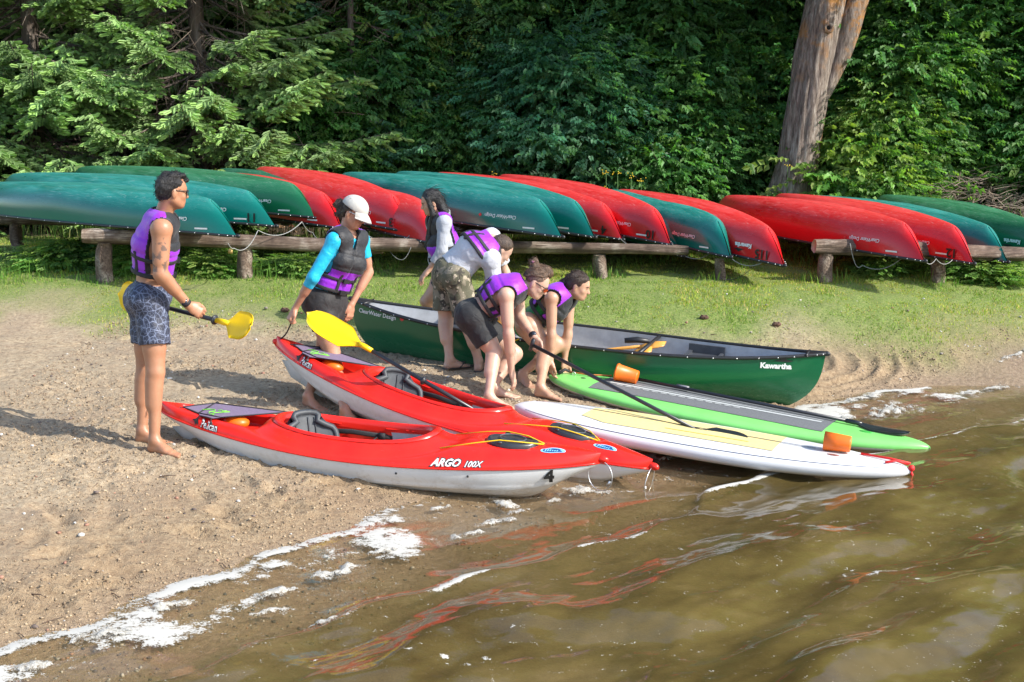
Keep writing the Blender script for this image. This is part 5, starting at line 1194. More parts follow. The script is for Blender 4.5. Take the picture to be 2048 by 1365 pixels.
class Person:
    def __init__(s, label, J, Y0, fp, fc, hf, hu=(0, 0, 1), sc=1.0, fem=0.0, mat=None, h=.0068, hand=None, heels=None, group='people getting the boats ready', hide_feet=False, build=1.0, mus=1.0):
        s.h = h; s.J = J; s.Y0 = Y0; s.fem = fem
        def g(n):
            q = J[n]; return atY(q[0], q[1], Y0 + (q[2] if len(q) > 2 else 0))
        P = {n: g(n) for n in J if n != 'gopts'}
        s.P = P; b = build; s.b = b
        pel, chest, neck, hd = P['pelvis'], P['chest'], P['neck'], P['head']
        for q in 'RL':
            if 'heel' + q in (heels or {}):
                h_, t_ = heels['heel' + q]; P['heel' + q] = gnd(*h_) if len(h_) == 2 else np.array(h_); P['toe' + q] = gnd(*t_) if len(t_) == 2 else np.array(t_)
                d = uni(P['toe' + q] - P['heel' + q]); P['ank' + q] = P['heel' + q] + d * .045 + np.array((0, 0, .085))
        pts = np.array([v for v in P.values()]); f = Field(pts.min(0) - .22, pts.max(0) + .22, h)
        tdir = uni(neck - pel); fc = np.asarray(fc, float); fc = uni(fc - tdir * (fc @ tdir)); sc_ = np.cross(tdir, fc) * -1     # person's right-hand side
        fp = np.asarray(fp, float); fp = uni(fp - tdir * (fp @ tdir) * .6); sp = uni(np.cross(fp, tdir))
        s.fc, s.sR, s.td, s.sp = fc, np.cross(fc, tdir), tdir, sp; s.fp = fp; sR = s.sR
        # torso only (kept for the life vest)
        T = f.like(); waist = pel + (chest - pel) * .42
        w = 1 - .08 * fem
        T.seg(pel + tdir * .0, waist, (.150 * b, .105 * b), (.128 * w * b, .092 * b), side=sp, k=.03, pad=.1)
        T.seg(waist, chest, (.128 * w * b, .092 * b), (.155 * w * b, .112 * b), side=sR, k=.03, pad=.1)
        T.seg(chest, chest + (neck - chest) * .62, (.155 * w * b, .112 * b), (.135 * w * b, .085 * b), side=sR, k=.04, pad=.1)
        for q in 'RL': T.seg(neck - tdir * .035, P['sh' + q] + (neck - P['sh' + q]) * .25, .050 * b, .052 * b, k=.05, pad=.1)
        s.T = T; f.D = T.D.copy()
        s.hipc = pel
        f.ell(pel - tdir * .02, (.160 * b * (1 + .04 * fem), .115 * b, .11 * b), (sp, np.cross(sp, tdir), tdir), k=.04)
        if fem > .3:
            for x in (-1, 1): f.ell(chest + sR * x * .065 + fc * .085 - tdir * .0, (.055, .05, .055), (sR, fc, tdir), k=.03)
        f.seg(neck - tdir * .03, hd - uni(hu) * .05 - uni(hf) * .02, .060 * b * (1 - .1 * fem), .052 * b * (1 - .1 * fem), k=.03)
        for q, x in (('R', 1), ('L', -1)):
            S, E, Wr = P['sh' + q], P['el' + q], P['wr' + q]
            a = b * (1 - .14 * fem) * mus
            f.ell(S, (.062 * a, .062 * a, .062 * a), k=.04); f.seg(S, E, .052 * a, .040 * a, k=.03)
            m_ = S + (E - S) * .5; f.seg(S + (E - S) * .25, S + (E - S) * .7, .048 * a, .044 * a, k=.02)
            f.seg(E, Wr, .040 * a, .0265 * a, k=.02); f.seg(E + (Wr - E) * .12, E + (Wr - E) * .45, .043 * a, .037 * a, k=.02)
            H_, K_, A_ = P['hip' + q], P['kn' + q], P['ank' + q]; c = b * (1 + .03 * fem)
            f.seg(H_, K_, .094 * c, .060 * c, k=.04); f.seg(H_ + (K_ - H_) * .2, H_ + (K_ - H_) * .65, .086 * c, .068 * c, k=.03)
            gl = -fp * .055; f.ell(H_ + gl + tdir * .02, (.088 * c, .088 * c, .085 * c), k=.05)
            f.ell(K_, (.055 * c, .055 * c, .060 * c), k=.02)
            sh_ = uni(A_ - K_); back = -(P['toe' + q] - P['heel' + q]); back = uni(back - sh_ * (back @ sh_))
            f.seg(K_, A_, .050 * c, .034 * c, k=.02); f.seg(K_ + (A_ - K_) * .15 + back * .014, K_ + (A_ - K_) * .48 + back * .018, .055 * c, .046 * c, k=.03)
            if 'toe' + q in P:
                global f_side; f_side = 1 if q == 'L' else -1
                foot(f, A_, P['heel' + q], P['toe' + q], 1 - .07 * fem)
            if hand and q in hand: hd_ = hand[q]; limb_hand(f, Wr, hd_[0], hd_[1], hd_[2], *(hd_[3:]))
        s.hp, s.A = head(f, hd, hf, hu, sc * (1 - .04 * fem), fem > .3); s.hsc = sc * (1 - .04 * fem)
        V, F = f.mesh('person', 1); s.f = f
        ink = np.zeros(len(V)); lip = np.exp(-(np.linalg.norm((V - s.hp(0, .093, -.055)) / (.022, .022, .010) / s.hsc, axis=1)) ** 4) 
        s.V = V
        if 'ink' in (J.get('gopts') or {}):
            for q, t0, t1 in (('u', .18, .95), ('f', .05, .85)):
                A0, B0 = (P['shR'], P['elR']) if q == 'u' else (P['elR'], P['wrR']); ba = B0 - A0; t = ((V - A0) @ ba) / (ba @ ba); dist = np.linalg.norm(V - A0 - t[:, None] * ba, axis=1)
                mk = (t > t0) & (t < t1) & (dist < .075); n = fbm(V[:, 0] * 26 + 3, V[:, 1] * 16, V[:, 2] * 24, o=4); n2 = vnoise(V[:, 0] * 9 + 7, V[:, 1] * 9, V[:, 2] * 9 + 4)
                ink = np.maximum(ink, mk * sstep(-.03, .03, n) * sstep(-.30, -.12, n2) * 1.0)
            for c0 in (atY(317, 540, 9.0), atY(282, 855, 9.3)): ink = np.maximum(ink, (np.linalg.norm(V - c0, axis=1) < .03) * .5 * (vnoise(V[:, 0] * 60, V[:, 2] * 60) > 0))
        s.body = obj('person', mesh('person', V, F, True, attrs={'ink': ink, 'lip': lip}), None, mat, label=label, cat='person', group=group)
    def part(s, F_, name, mat, smooth=1, parent=None, **k):
        V, F = F_.mesh(name, smooth)
        return obj(name, mesh(name, V, F, True), parent or s.body, mat, **k)
    def shorts(s, mat, hemR=.55, hemL=.55, flare=.026, waist=.12, wr=.006, seed=0, name='shorts', tight=0.0):
        g = s.f.like(); P = s.P; c = s.b; td = s.td; pel = P['pelvis']; top = pel + td * waist
        g.seg(pel - td * .03, top, (.158 * c - tight, .118 * c - tight), (.140 * c - tight, .105 * c - tight), side=s.sp, k=.03, cut=[(top, td)])
        g.ell(pel - td * .02, (.168 * c - tight, .126 * c - tight, .12 * c), (s.sp, np.cross(s.sp, td), td), k=.04, cut=[(top, td)]); g.ell(pel + s.fp * .02 + td * .01, (.165 * c, .118 * c, .11 * c), (s.sp, np.cross(s.sp, td), td), k=.03, cut=[(top, td)])
        for q, hm in (('R', hemR), ('L', hemL)):
            H_, K_ = P['hip' + q], P['kn' + q]; d = K_ - H_; e = H_ + d * hm; r1 = .092 + (.058 - .092) * hm
            g.seg(H_, H_ + d * (hm + .15), .107 * c - tight, (r1 + flare) * c, k=.035, cut=[(e, d)])
            g.ell(H_ - s.fp * .055 + td * .02, (.103 * c, .103 * c, .100 * c), k=.05, cut=[(top, td)])
        g.D = np.minimum(g.D, 1.0); g.wrinkle(wr, 9, seed); g.wrinkle(wr * .5, 26, seed + 5)
        return s.part(g, name, mat)
    def shirt(s, mat, sleeveR=1.0, sleeveL=1.0, hem=.02, loose=.012, wr=.006, name='shirt', seed=3, neckcut=.02):
        g = s.f.like(); g.D = s.T.D - loose; P = s.P; td = s.td
        for x in (-1, 1):
            if s.fem > .3: g.ell(P['chest'] + s.sR * x * .065 + s.fc * .085, (.058, .056, .060), (s.sR, s.fc, td), k=.03)
        g.plane(P['neck'] - td * neckcut, td)
        g.ell(P['neck'], (.064, .064, .05), k=.01, op='s')
        for q, sl_ in (('R', sleeveR), ('L', sleeveL)):
            S, E, Wr = P['sh' + q], P['el' + q], P['wr' + q]; a = s.b * (1 - .14 * s.fem); Lr = loose * .9
            g.ell(S, (.060 * a + Lr,) * 3, k=.04)
            if sl_ <= 1: e = S + (E - S) * sl_; g.seg(S, S + (E - S) * (sl_ + .15), .052 * a + Lr, .044 * a + Lr * 1.6, k=.03, cut=[(e, E - S)])
            else: e = E + (Wr - E) * (sl_ - 1); g.seg(S, E, .052 * a + Lr, .043 * a + Lr, k=.03); g.seg(E, E + (Wr - E) * (sl_ - 1 + .2), .043 * a + Lr, .034 * a + Lr, k=.02, cut=[(e, Wr - E)])
        g.plane(P['pelvis'] + td * hem, -td)
        g.wrinkle(wr, 8, seed, (1, 1, .6)); g.wrinkle(wr * .6, 22, seed + 9)
        return s.part(g, name, mat)
    def vest(s, lo=.10, thick=.034, fth=.0, gap=.070, split=None, straps=(.20, .36), name='life_vest', open_front=True, vs=(), top=.045, drop=.30):
        """foam life vest: purple shell with black upper front, open sides bridged by webbing"""
        P = s.P; td, fc, sR = s.td, s.fc, s.sR; pel, neck, chest = P['pelvis'], P['neck'], P['chest']; L = np.linalg.norm(neck - pel)
        g = s.f.like(); g.D = s.T.D - thick
        if s.fem > .3:
            for x in (-1, 1): g.ell(chest + sR * x * .065 + fc * .09, (.078, .070, .080), (sR, fc, td), k=.03)
        A = s.f.coords(pel, td)
        for w in (.30, .52, .70): g.D = g.D + (.007 * np.exp(-((A - w * L - .02) / .010) ** 2)).astype(np.float32)
        S_ = s.f.coords(pel, sR); Fr = s.f.coords(pel + (neck - pel) * .5, fc)
        if open_front: g.D = np.where(Fr > .05, g.D + (.012 * np.exp(-(S_ / .008) ** 2)), g.D).astype(np.float32)
        g.plane(pel + td * lo, -td); g.plane(neck + td * top, td)
        holes = s.f.like()
        for q, x in (('R', 1), ('L', -1)):
            S = P['sh' + q]; base = S + (neck - S) * .12; o = sR * x
            for j in (0, .06): holes.seg(base + o * j, base - td * drop + o * (.02 + j), .066, gap, k=.01)
        holes.ell(neck + td * .02 + fc * .01, (.068, .080, .085), (sR, fc, td), k=.01)
        holes.seg(neck + fc * .05 + td * .03, neck + fc * .12 - td * .085, .048, .014, k=.02)
        g.D = np.maximum(g.D, -holes.D)
        ring = np.maximum(g.D, 0) * 0
        g.wrinkle(.005, 13, 2)
        V, F = g.mesh('v', 2); C = V[F].mean(1)
        ij = np.clip(((C - s.f.lo) / s.f.h).round().astype(int), 0, s.f.n - 1); hd = holes.D[ij[:, 0], ij[:, 1], ij[:, 2]]; td_ = s.T.D[ij[:, 0], ij[:, 1], ij[:, 2]]
        a = (C - pel) @ td; fr = (C - pel - (neck - pel) * .5) @ fc; sd = (C - chest) @ sR
        split = .60 * L if split is None else split * L
        edge = (hd < .0085) | (a < lo + .008)
        black = edge | ((fr > fth) & (a > split)) | (td_ < thick * .40)
        root = obj(name, mesh(name, *sub_mesh(V, F, ~black), True), s.body, PURPLE)
        obj('black_panel', mesh('black_panel', *sub_mesh(V, F, black), True), root, VBLACK)
        for w in straps:
            b_ = s.f.like(); b_.D = np.maximum(s.T.D - thick - .004, np.abs(A - w * L) - .0145).astype(np.float32); b_.D = np.maximum(b_.D, -(s.T.D - thick * .62))
            V, F = b_.mesh('s', 1)
            if len(F): obj('strap', mesh('strap', V, F, True), root, WEB)
            c0 = None
        for (off, front, a0, a1) in vs:     # lengthwise webbing at side offset, front or back
            b_ = s.f.like(); m = np.maximum(np.abs(S_ - off) - .0125, np.maximum(a0 * L - A, A - a1 * L)); m = np.maximum(m, -Fr if front else Fr)
            b_.D = np.maximum(np.maximum(s.T.D - thick - .006, -(s.T.D - thick * .7)), m).astype(np.float32); V, F = b_.mesh('s', 1)
            if len(F): obj('strap', mesh('strap', V, F, True), root, WEB)
        # buckles on the front straps
        for w in straps:
            k0 = pel + td * (w * L) + fc * .0
            for r in np.arange(.08, .3, .003):
                q = pel + td * w * L + fc * r; i3 = np.clip(((q - s.f.lo) / s.f.h).round().astype(int), 0, s.f.n - 1)
                if s.T.D[tuple(i3)] > thick + .006: break
            MB().box(q, (.026, .010, .016), np.stack([sR, fc, td], 1)).build('buckle', BLACK, root, smooth=False)
        s.vroot = root; return root
    def hair(s, mat, extra=None, grow=.016, rough=.008, front=.055, low=-.03, name='hair', rs=30, strands=260, slen=.035, curl=.35):
        g = s.f.like(); p, A, k = s.hp, s.A, s.hsc
        g.ell(p(0, -.012, .043), ((.076 + grow) * k, (.093 + grow) * k, (.080 + grow) * k), A, k=.01)
        g.ell(p(0, -.045, .0), ((.066 + grow * .6) * k, (.055 + grow * .6) * k, (.070 + grow) * k), A, k=.02)
        hs, hf, hu = A
        g.plane(p(0, front, .055), uni(hf * 1.0 - hu * .55)); g.plane(p(0, -.02, low), uni(-hu + hf * .55))
        g.ell(p(0, .085, -.01), (.075 * k, .060 * k, .070 * k), A, k=.01, op='s')
        if extra: extra(g, p, A, k)
        g.wrinkle(rough, rs, 4); g.wrinkle(rough * .5, rs * 2.5, 8)
        o = s.part(g, name, mat); V = np.array([v.co[:] for v in o.data.vertices]); N = np.array([v.normal[:] for v in o.data.vertices]); b = MB(); q = random.Random(11)
        for _ in range(strands):
            i = q.randrange(len(V)); flow = uni(-A[2] * .6 - A[1] * .8 + np.array([q.uniform(-1, 1) for _ in range(3)]) * curl); flow = uni(flow - N[i] * (flow @ N[i]) * .97); L = q.uniform(.6, 1.3) * slen; p0 = V[i] - N[i] * .002
            c1 = p0 + N[i] * .004 + flow * L * .4; c2 = p0 + N[i] * (.004 + .006 * q.random()) + flow * L * .8 + np.array([q.uniform(-1, 1) for _ in range(3)]) * curl * .008; b.tube([p0, c1, c2, c2 + flow * L * .3 - N[i] * .004], [.0018, .0018, .0013, .0005], 3, caps=False)
        b.build('hair_strands', mat, o).__setitem__('kind', 'stuff'); return o
    def glasses(s, lens, frame=None):
        p, A, k = s.hp, s.A, s.hsc; b = MB(); hs, hf, hu = A
        root = MB().tube([p(-.058, .085, .016), p(-.03, .099, .018), p(0, .103, .016), p(.03, .099, .018), p(.058, .085, .016)], .0045, 6).tube([p(-.060, .084, .016), p(-.076, .0, .012)], .0035, 5).tube([p(.060, .084, .016), p(.076, .0, .012)], .0035, 5).build('sunglasses', frame or BLACK, s.body)
        for x in (-1, 1):
            c = p(x * .033, .096, .004); s2 = uni(hs * x * -1 + hf * -.35 * -1 * -1); V = []; n = 14
            u = uni(hs - hf * .35 * x); V = [c + u * .027 * cos(q) + hu * .019 * sin(q) * (1 if sin(q) < 0 else .8) for q in [2 * pi * j / n for j in range(n)]]
            nn = uni(np.cross(u, hu)); nn = nn if nn @ hf > 0 else -nn
            V2 = [v + nn * .004 for v in V]; obj('lens', mesh('lens', np.array(V + V2), [tuple(range(n)), tuple(range(n, 2 * n))[::-1]] + [(j, (j + 1) % n, (j + 1) % n + n, j + n) for j in range(n)], False), root, lens)
    def eyes(s, brow):
        p, A, k = s.hp, s.A, s.hsc
        for x in (-1, 1):
            e = MB().sph(p(x * .031, .0815, .008), .0085, 8, 6, (1, 1, .62)).build('eye', plain('eye_dark', (.03, .018, .012), .15), s.body)
            MB().tube([p(x * .014, .092, .022), p(x * .030, .092, .026), p(x * .046, .080, .021)], .0028, 5).build('eyebrow', brow, s.body)
# ---------------------------------------------------------------- the six people
SK1 = skin('tanned_skin', (0.40, 0.195, 0.11)); SK2 = skin('sunned_skin', (0.45, 0.23, 0.145)); SK3 = skin('light_skin', (0.60, 0.40, 0.29)); SK4 = skin('fair_skin', (0.52, 0.335, 0.25)); SK5 = skin('warm_skin', (0.46, 0.27, 0.18))
HBLK = hair_mat('black_hair', (0.010, 0.008, 0.008)); HBRN = hair_mat('brown_hair', (0.035, 0.018, 0.010)); HLB = hair_mat('light_brown_hair', (0.10, 0.055, 0.03))
DKLENS = plain('dark_lens', (.01, .008, .008), .08); REDLENS = plain('mirror_lens', (.65, .10, .02), .12, metallic=.7); MAGLENS = plain('magenta_lens', (.32, .02, .25), .12, metallic=.6)
# 1 the man in swim shorts
m1 = Person('shirtless man with dark curly hair and tattooed arm in patterned swim shorts, holding a paddle',
    dict(pelvis=(300, 592, .05), chest=(311, 490, .03), neck=(325, 432, .02), head=(343, 384, .0), shR=(323, 459, -.17), shL=(336, 452, .20), elR=(321, 549, -.20), wrR=(377, 611, -.07), elL=(300, 540, .30), wrL=(306, 590, .36),
         hipR=(304, 607, -.05), hipL=(294, 605, .13), knR=(311, 745, -.13), knL=(291, 745, .08), gopts={'ink': 1}), 9.2,
    fp=(.93, .30, 0), fc=(.93, .30, 0), hf=(.84, .52, -.12), hu=(0.05, 0, 1), mat=SK1, build=.985, h=.0068, mus=1.10,
    hand={'R': ((.78, .12, -.55), (-.25, .85, -.35), 1, .72), 'L': ((.3, -.1, -.8), (-.2, -.2, 0), -1, .7)},
    heels={'heelR': ((298, 903), (362, 915)), 'heelL': ((273, 884), (335, 892))})
m1.shorts(swim_mat(), .60, .60, .030, .09, .010, 1, 'swim_shorts', -.002)
m1.vest(lo=.15, straps=(.49, .30), split=.64, vs=((-.08, True, .3, .6), (.09, False, .3, .56)))
m1.hair(HBLK, lambda g, p, A, k: [g.ell(p(*c), (r, r, r * .8), k=.012) for c, r in (((.0, .06, .104), .026), ((-.03, .05, .106), .024), ((.035, .055, .10), .024), ((0, .02, .112), .030), ((-.04, -.01, .104), .028), ((.04, -.01, .104), .028), ((0, -.045, .104), .028), ((.0, .088, .086), .018), ((-.03, .082, .082), .016), ((.035, .082, .08), .016))], grow=.001, rough=.008, front=.068, low=-.035, strands=330, slen=.014, curl=1.4)
m1.glasses(DKLENS)
wr = m1.P['wrR']; ad = uni(m1.P['wrR'] - m1.P['elR']); wa = obj('watch', mesh('watch', np.array(MB().tube([wr - ad * .035, wr - ad * .012], .031, 14).V), MB().tube([wr - ad * .035, wr - ad * .012], .031, 14).F, True), m1.body, WEB)
MB().box(wr - ad * .024 + np.array((-.004, -.031, .008)), (.017, .006, .02)).build('watch_face', plain('watch_glass', (.02, .03, .05), .1), wa)
nk = m1.P['neck']; MB().ring(nk + np.array((.01, 0, .015)), m1.td + m1.fc * .3, .064, .0035, 26, 5).build('necklace', STEEL, m1.body)
# 2 the cap wearer
m2 = Person('woman in a pale cap and turquoise top pulling the rear kayak by its stern',
    dict(pelvis=(652, 600, 0), chest=(686, 521, 0), neck=(694, 466, 0), head=(706, 428, .0), shR=(668, 482, -.14), shL=(723, 480, .13), elR=(626, 556, -.20), wrR=(590, 618, -.14), elL=(737, 545, .16), wrL=(703, 610, .05),
         hipR=(640, 612, -.06), hipL=(668, 614, .06), knR=(668, 722, -.14), knL=(645, 722, .10)), 10.75,
    fp=(.80, -.50, 0), fc=(.72, -.66, 0), hf=(.86, -.38, -.42), hu=(.40, 0, 1), fem=.8, mat=SK2, build=.98,
    hand={'R': ((-.45, -.2, -.75), (.5, .3, -.3), 1, .9), 'L': ((-.15, -.1, -1), (-.7, .5, 0), -1, .35)},
    heels={'heelR': ((682, 838), (712, 850)), 'heelL': ((608, 812), (640, 822))})
m2.shorts(cloth('dark_shorts', (.014, .013, .014), .7), .42, .42, .024, .08, .007, 2, 'shorts', -.008)
TURQ = cloth('turquoise_jersey', (0.005, 0.40, 0.62), .45, .06, .45, 12)
m2.shirt(TURQ, 1.28, .55, .03, .008, .005, 'rash_top')
m2.vest(lo=.10, straps=(.37, .20), split=.50, gap=.045, drop=.22, vs=((-.10, True, .2, .48), (.05, True, .2, .5)))
def h2(g, p, A, k):
    g.ell(p(0, -.125, .01), (.05, .045, .042), k=.01); g.ell(p(.01, -.15, .025), (.03, .03, .03), k=.01); g.ell(p(0, -.08, -.03), (.055, .045, .045), k=.02)
m2.hair(HBRN, h2, grow=.004, rough=.012, front=.02, low=-.055, rs=34)
capm = cloth('cap_cotton', (.44, .43, .40), .85, .04, .15, 30); g = m2.f.like(); p_, A_, k_ = m2.hp, m2.A, m2.hsc
g.ell(p_(0, -.006, .052), (.088, .108, .090), A_, k=.0, cut=[(p_(0, 0, .038), -(A_[2] + A_[1] * .12))]); cp_ = m2.part(g, 'cap', capm)
V = []; nb = 15
for i in range(6):
    f_ = i / 5
    for j in range(nb):
        a = radians(-62 + 124 * j / (nb - 1)); r_ = .098 + .075 * f_ * cos(a) ** .7; V.append(p_(sin(a) * (.086 + .004 * f_), cos(a) * r_ * 1.0 + .0, .046 - .030 * f_ - .012 * sin(a) ** 2 - .02 * f_ * f_))
Vb = V + [v + A_[2] * .004 for v in V]; nV = len(V); Fb = [tuple(f) for f in grid_faces(6, nb)]; Fb = Fb + [tuple(i + nV for i in f[::-1]) for f in Fb] + [((5) * nb + j, 5 * nb + j + 1, 5 * nb + j + 1 + nV, 5 * nb + j + nV) for j in range(nb - 1)]
obj('brim', mesh('brim', np.array(Vb), Fb, True), cp_, capm)
MB().tube([p_(.0, -.105, .06), p_(.0, -.06, .125), p_(0, 0, .143), p_(0, .06, .128), p_(0, .10, .075)], .0022, 4).build('cap_seam', plain('seam', (.42, .41, .38), .8), cp_)
m2.glasses(MAGLENS, plain('white_frame', (.7, .7, .7), .4))
# 3 the long haired girl
m3 = Person('girl with long black hair and grey hoodie under a life vest, beyond the green canoe',
    dict(pelvis=(893, 552, .05), chest=(887, 488, .03), neck=(876, 432, .0), head=(864, 406, -.02), shL=(889, 446, -.14), shR=(866, 446, .15), elL=(884, 503, -.20), wrL=(857, 541, -.18), elR=(868, 520, .1), wrR=(868, 556, .0),
         hipL=(890, 566, -.06), hipR=(886, 566, .10), knL=(853, 603, -.02), knR=(870, 620, .18)), 12.95,
    fp=(-.9, -.1, 0), fc=(-.93, -.12, 0), hf=(-.95, -.18, -.30), hu=(-.15, 0, 1), fem=.8, mat=SK5, build=.93, h=.0068,
    hand={'L': ((-.55, -.1, -.62), (.5, .3, -.5), -1, .3), 'R': ((-.1, -.1, -1), (.5, -.4, 0), 1, .3)},
    heels={'heelL': ((-.52, 13.12, .36), (-.66, 13.05, .36)), 'heelR': ((-.60, 13.3, .38), (-.78, 13.28, .38))})
m3.shorts(cloth('black_shorts', (.02, .02, .022), .7), .35, .35, .02, .09, .005, 5, 'shorts')
HOOD = cloth('hoodie_grey', (.34, .36, .40), .9, .06, .5, 12)
m3.shirt(HOOD, 1.6, 1.6, .05, .016, .007, 'hoodie', neckcut=.0)
g = m3.f.like(); g.ell(m3.P['neck'] - m3.fc * .075 + m3.td * .015, (.075, .040, .045), (m3.sR, m3.fc, m3.td), k=.02); g.seg(m3.P['neck'] - m3.fc * .07 + m3.sR * .08, m3.P['neck'] - m3.fc * .07 - m3.sR * .08, .027, k=.02); g.wrinkle(.008, 20, 3); m3.part(g, 'hood', HOOD)
m3.vest(lo=.14, straps=(.50, .30), split=.55)
def h3(g, p, A, k):
    n_ = m3.P['neck']; ch = m3.P['chest']
    g.seg(p(0, -.05, .0), p(0, -.085, -.13), (.075, .055), (.075, .045), side=A[0], k=.03)
    g.seg(p(0, -.08, -.1), n_ - m3.fc * .10 - m3.td * .14 - m3.sR * .02, (.075, .035), (.055, .022), side=m3.sR, k=.03)
    for x in (1, -1):
        g.seg(p(.062 * x, .03, .05), p(.075 * x, .03, -.10), .022, .024, k=.02); g.seg(p(.075 * x, .03, -.10), n_ + m3.fc * .085 - m3.td * .12 - m3.sR * .06 * x * -1 * -1, .026, .026, k=.02)
        g.seg(n_ + m3.fc * .085 - m3.td * .12 - m3.sR * .06 * x, n_ + m3.fc * .15 - m3.td * .27 - m3.sR * .05 * x, .026, .012, k=.02)
m3.hair(hair_mat('long_black_hair', (.010, .009, .010), (1, 1, .10)), h3, grow=.006, rough=.007, front=.055, low=-.16, rs=26, strands=260, slen=.09, curl=.15)
m3.eyes(HBLK)
# 4 camo shorts
m4 = Person('person in camouflage shorts and white T-shirt bent over the green canoe',
    dict(pelvis=(905, 545, .0), chest=(947, 500, .02), neck=(982, 490, .06), head=(1000, 500, .10), shR=(980, 520, -.10), shL=(982, 474, .20), elR=(992, 580, -.04), wrR=(1000, 640, .12), elL=(1010, 545, .30), wrL=(1015, 610, .32),
         hipR=(916, 562, -.08), hipL=(893, 560, .09), knR=(938, 652, -.10), knL=(892, 643, .06)), 11.75,
    fp=(.75, .62, 0), fc=(.55, .35, -.8), hf=(.70, .25, -.66), hu=(.55, .1, .7), mat=SK4, build=1.0,
    hand={'R': ((.1, .3, -1), (0, 1, 0), 1, .5), 'L': ((.1, .1, -1), (0, -1, 0), -1, .5)},
    heels={'heelR': ((955, 745), (972, 727)), 'heelL': ((889, 739), (936, 735))})
m4.shorts(camo_mat(), .74, .74, .048, .09, .009, 7, 'camouflage_shorts')
m4.shirt(cloth('white_cotton', (.50, .52, .57), .9, .04, .6, 11), .75, .75, .01, .022, .010, 'white_t_shirt')
m4.vest(lo=.24, straps=(.66, .84), split=.9, vs=((-.05, False, .58, 1.0), (.05, False, .58, 1.0)), drop=.16, gap=.045, thick=.036)
m4.hair(hair_mat('cropped_hair', (.07, .045, .03)), None, grow=.004, rough=.003, front=.05, low=-.05, rs=60, strands=80, slen=.01)
BEL = plain('denim_patch', (.10, .16, .23), .9, .1, 30, .2)
q = m4.P['pelvis']; hb = m4.f.like(); hb.D = (np.abs(m4.f.D + 0)).astype(np.float32); 
FLIP = plain('sandal_rubber', (.07, .06, .055), .8)
for q_ in 'RL':
    h_, t_ = m4.P['heel' + q_], m4.P['toe' + q_]; d = uni(t_ - h_); sd = uni(np.cross(d, (0, 0, 1))); b = MB()
    b.tube([h_ - d * .01 + (0, 0, .006), h_ + d * .10 + (0, 0, .008), h_ + d * .20 + (0, 0, .008), h_ + d * .26 + (0, 0, .008)], [.030, .036, .048, .030], 14, flat=(.22, (0, 0, 1)))
    sr = b.build('sandal', FLIP, m4.body); MB().tube([h_ + d * .12 + sd * .045 + (0, 0, .012), h_ + d * .16 + sd * .03 + (0, 0, .045), h_ + d * .185 + (0, 0, .050), h_ + d * .16 - sd * .03 + (0, 0, .045), h_ + d * .12 - sd * .045 + (0, 0, .012)], .010, 6, flat=(.4, (0, 0, 1))).build('sandal_strap', FLIP, sr)
# 5 black shorts
m5 = Person('person in black shorts with hair tied up and shaved sides, bending down',
    dict(pelvis=(946, 628, .0), chest=(1003, 588, .0), neck=(1040, 571, .0), head=(1071, 567, .0), shR=(1012, 592, -.17), shL=(1034, 590, .16), elR=(1017, 668, -.20), wrR=(1023, 742, -.14), elL=(1040, 636, .12), wrL=(1069, 675, -.06),
         hipR=(950, 646, -.08), hipL=(960, 648, .09), knR=(990, 706, -.12), knL=(1030, 708, .10)), 10.9,
    fp=(.98, .05, -.1), fc=(.45, -.1, -.88), hf=(.80, -.16, -.55), hu=(.55, 0, .80), mat=SK4, build=.97, h=.0068,
    hand={'R': ((.22, .05, -.95), (-.75, .3, -.2), 1, .22), 'L': ((.25, -.1, -.6), (-.2, -.75, -.6), -1, .85)},
    heels={'heelR': ((966, 812), (1020, 818)), 'heelL': ((975, 792), (1030, 798))})
m5.shorts(cloth('black_board_shorts', (.013, .014, .016), .75, .1, .5, 12), .64, .56, .036, .085, .009, 11, 'board_shorts', .002)
SB = m5.f.like(); SB.D = m5.T.D - .006; SB.plane(m5.P['pelvis'] + m5.td * .27, -m5.td); SB.plane(m5.P['neck'] - m5.td * .07, m5.td); m5.part(SB, 'sports_top', cloth('dark_teal_jersey', (.01, .07, .09), .5))
m5.vest(lo=.12, straps=(.30, .46), split=.56, vs=((.10, False, .22, .64), (-.03, False, .22, .64), (.10, True, .2, .56)), drop=.19, gap=.045, fth=.05)
def h5(g, p, A, k):
    for i in range(8): g.ell(p(.0 + .012 * sin(i * 2.), .05 - .022 * i, .122 + .014 * sin(i * .9)), (.026, .030, .026), k=.02)
    g.ell(p(0, -.085, .115), (.030, .030, .028), k=.01); g.ell(p(0.01, -.10, .14), (.022, .022, .022), k=.01)
m5.hair(HLB, h5, grow=.005, rough=.006, front=.075, low=.045, rs=40)
g = m5.f.like(); p_, A_, k_ = m5.hp, m5.A, m5.hsc; g.ell(p_(0, -.008, .040), (.0765, .0965, .0845), A_, k=0); g.plane(p_(0, .045, .03), uni(A_[1] - A_[2] * .2)); g.plane(p_(0, -.02, -.02), uni(-A_[2] + A_[1] * .4)); m5.part(g, 'shaved_side', hair_mat('shaved_hair', (.16, .10, .07)))
m5.glasses(REDLENS)
MB().tube([p_(.03, -.10, .125), p_(.0, -.118, .12), p_(-.03, -.10, .125)], .010, 8).build('hair_tie', plain('mauve_tie', (.35, .15, .22), .8), m5.body)
wr = m5.P['wrL']; ad = uni(wr - m5.P['elL']); wa = MB().tube([wr - ad * .04, wr - ad * .012], .031, 14).build('watch', WEB, m5.body); MB().box(wr - ad * .026 + np.array((.006, -.030, .01)), (.018, .006, .018)).build('watch_face', plain('watch_glass', (.02, .03, .05), .1), wa)
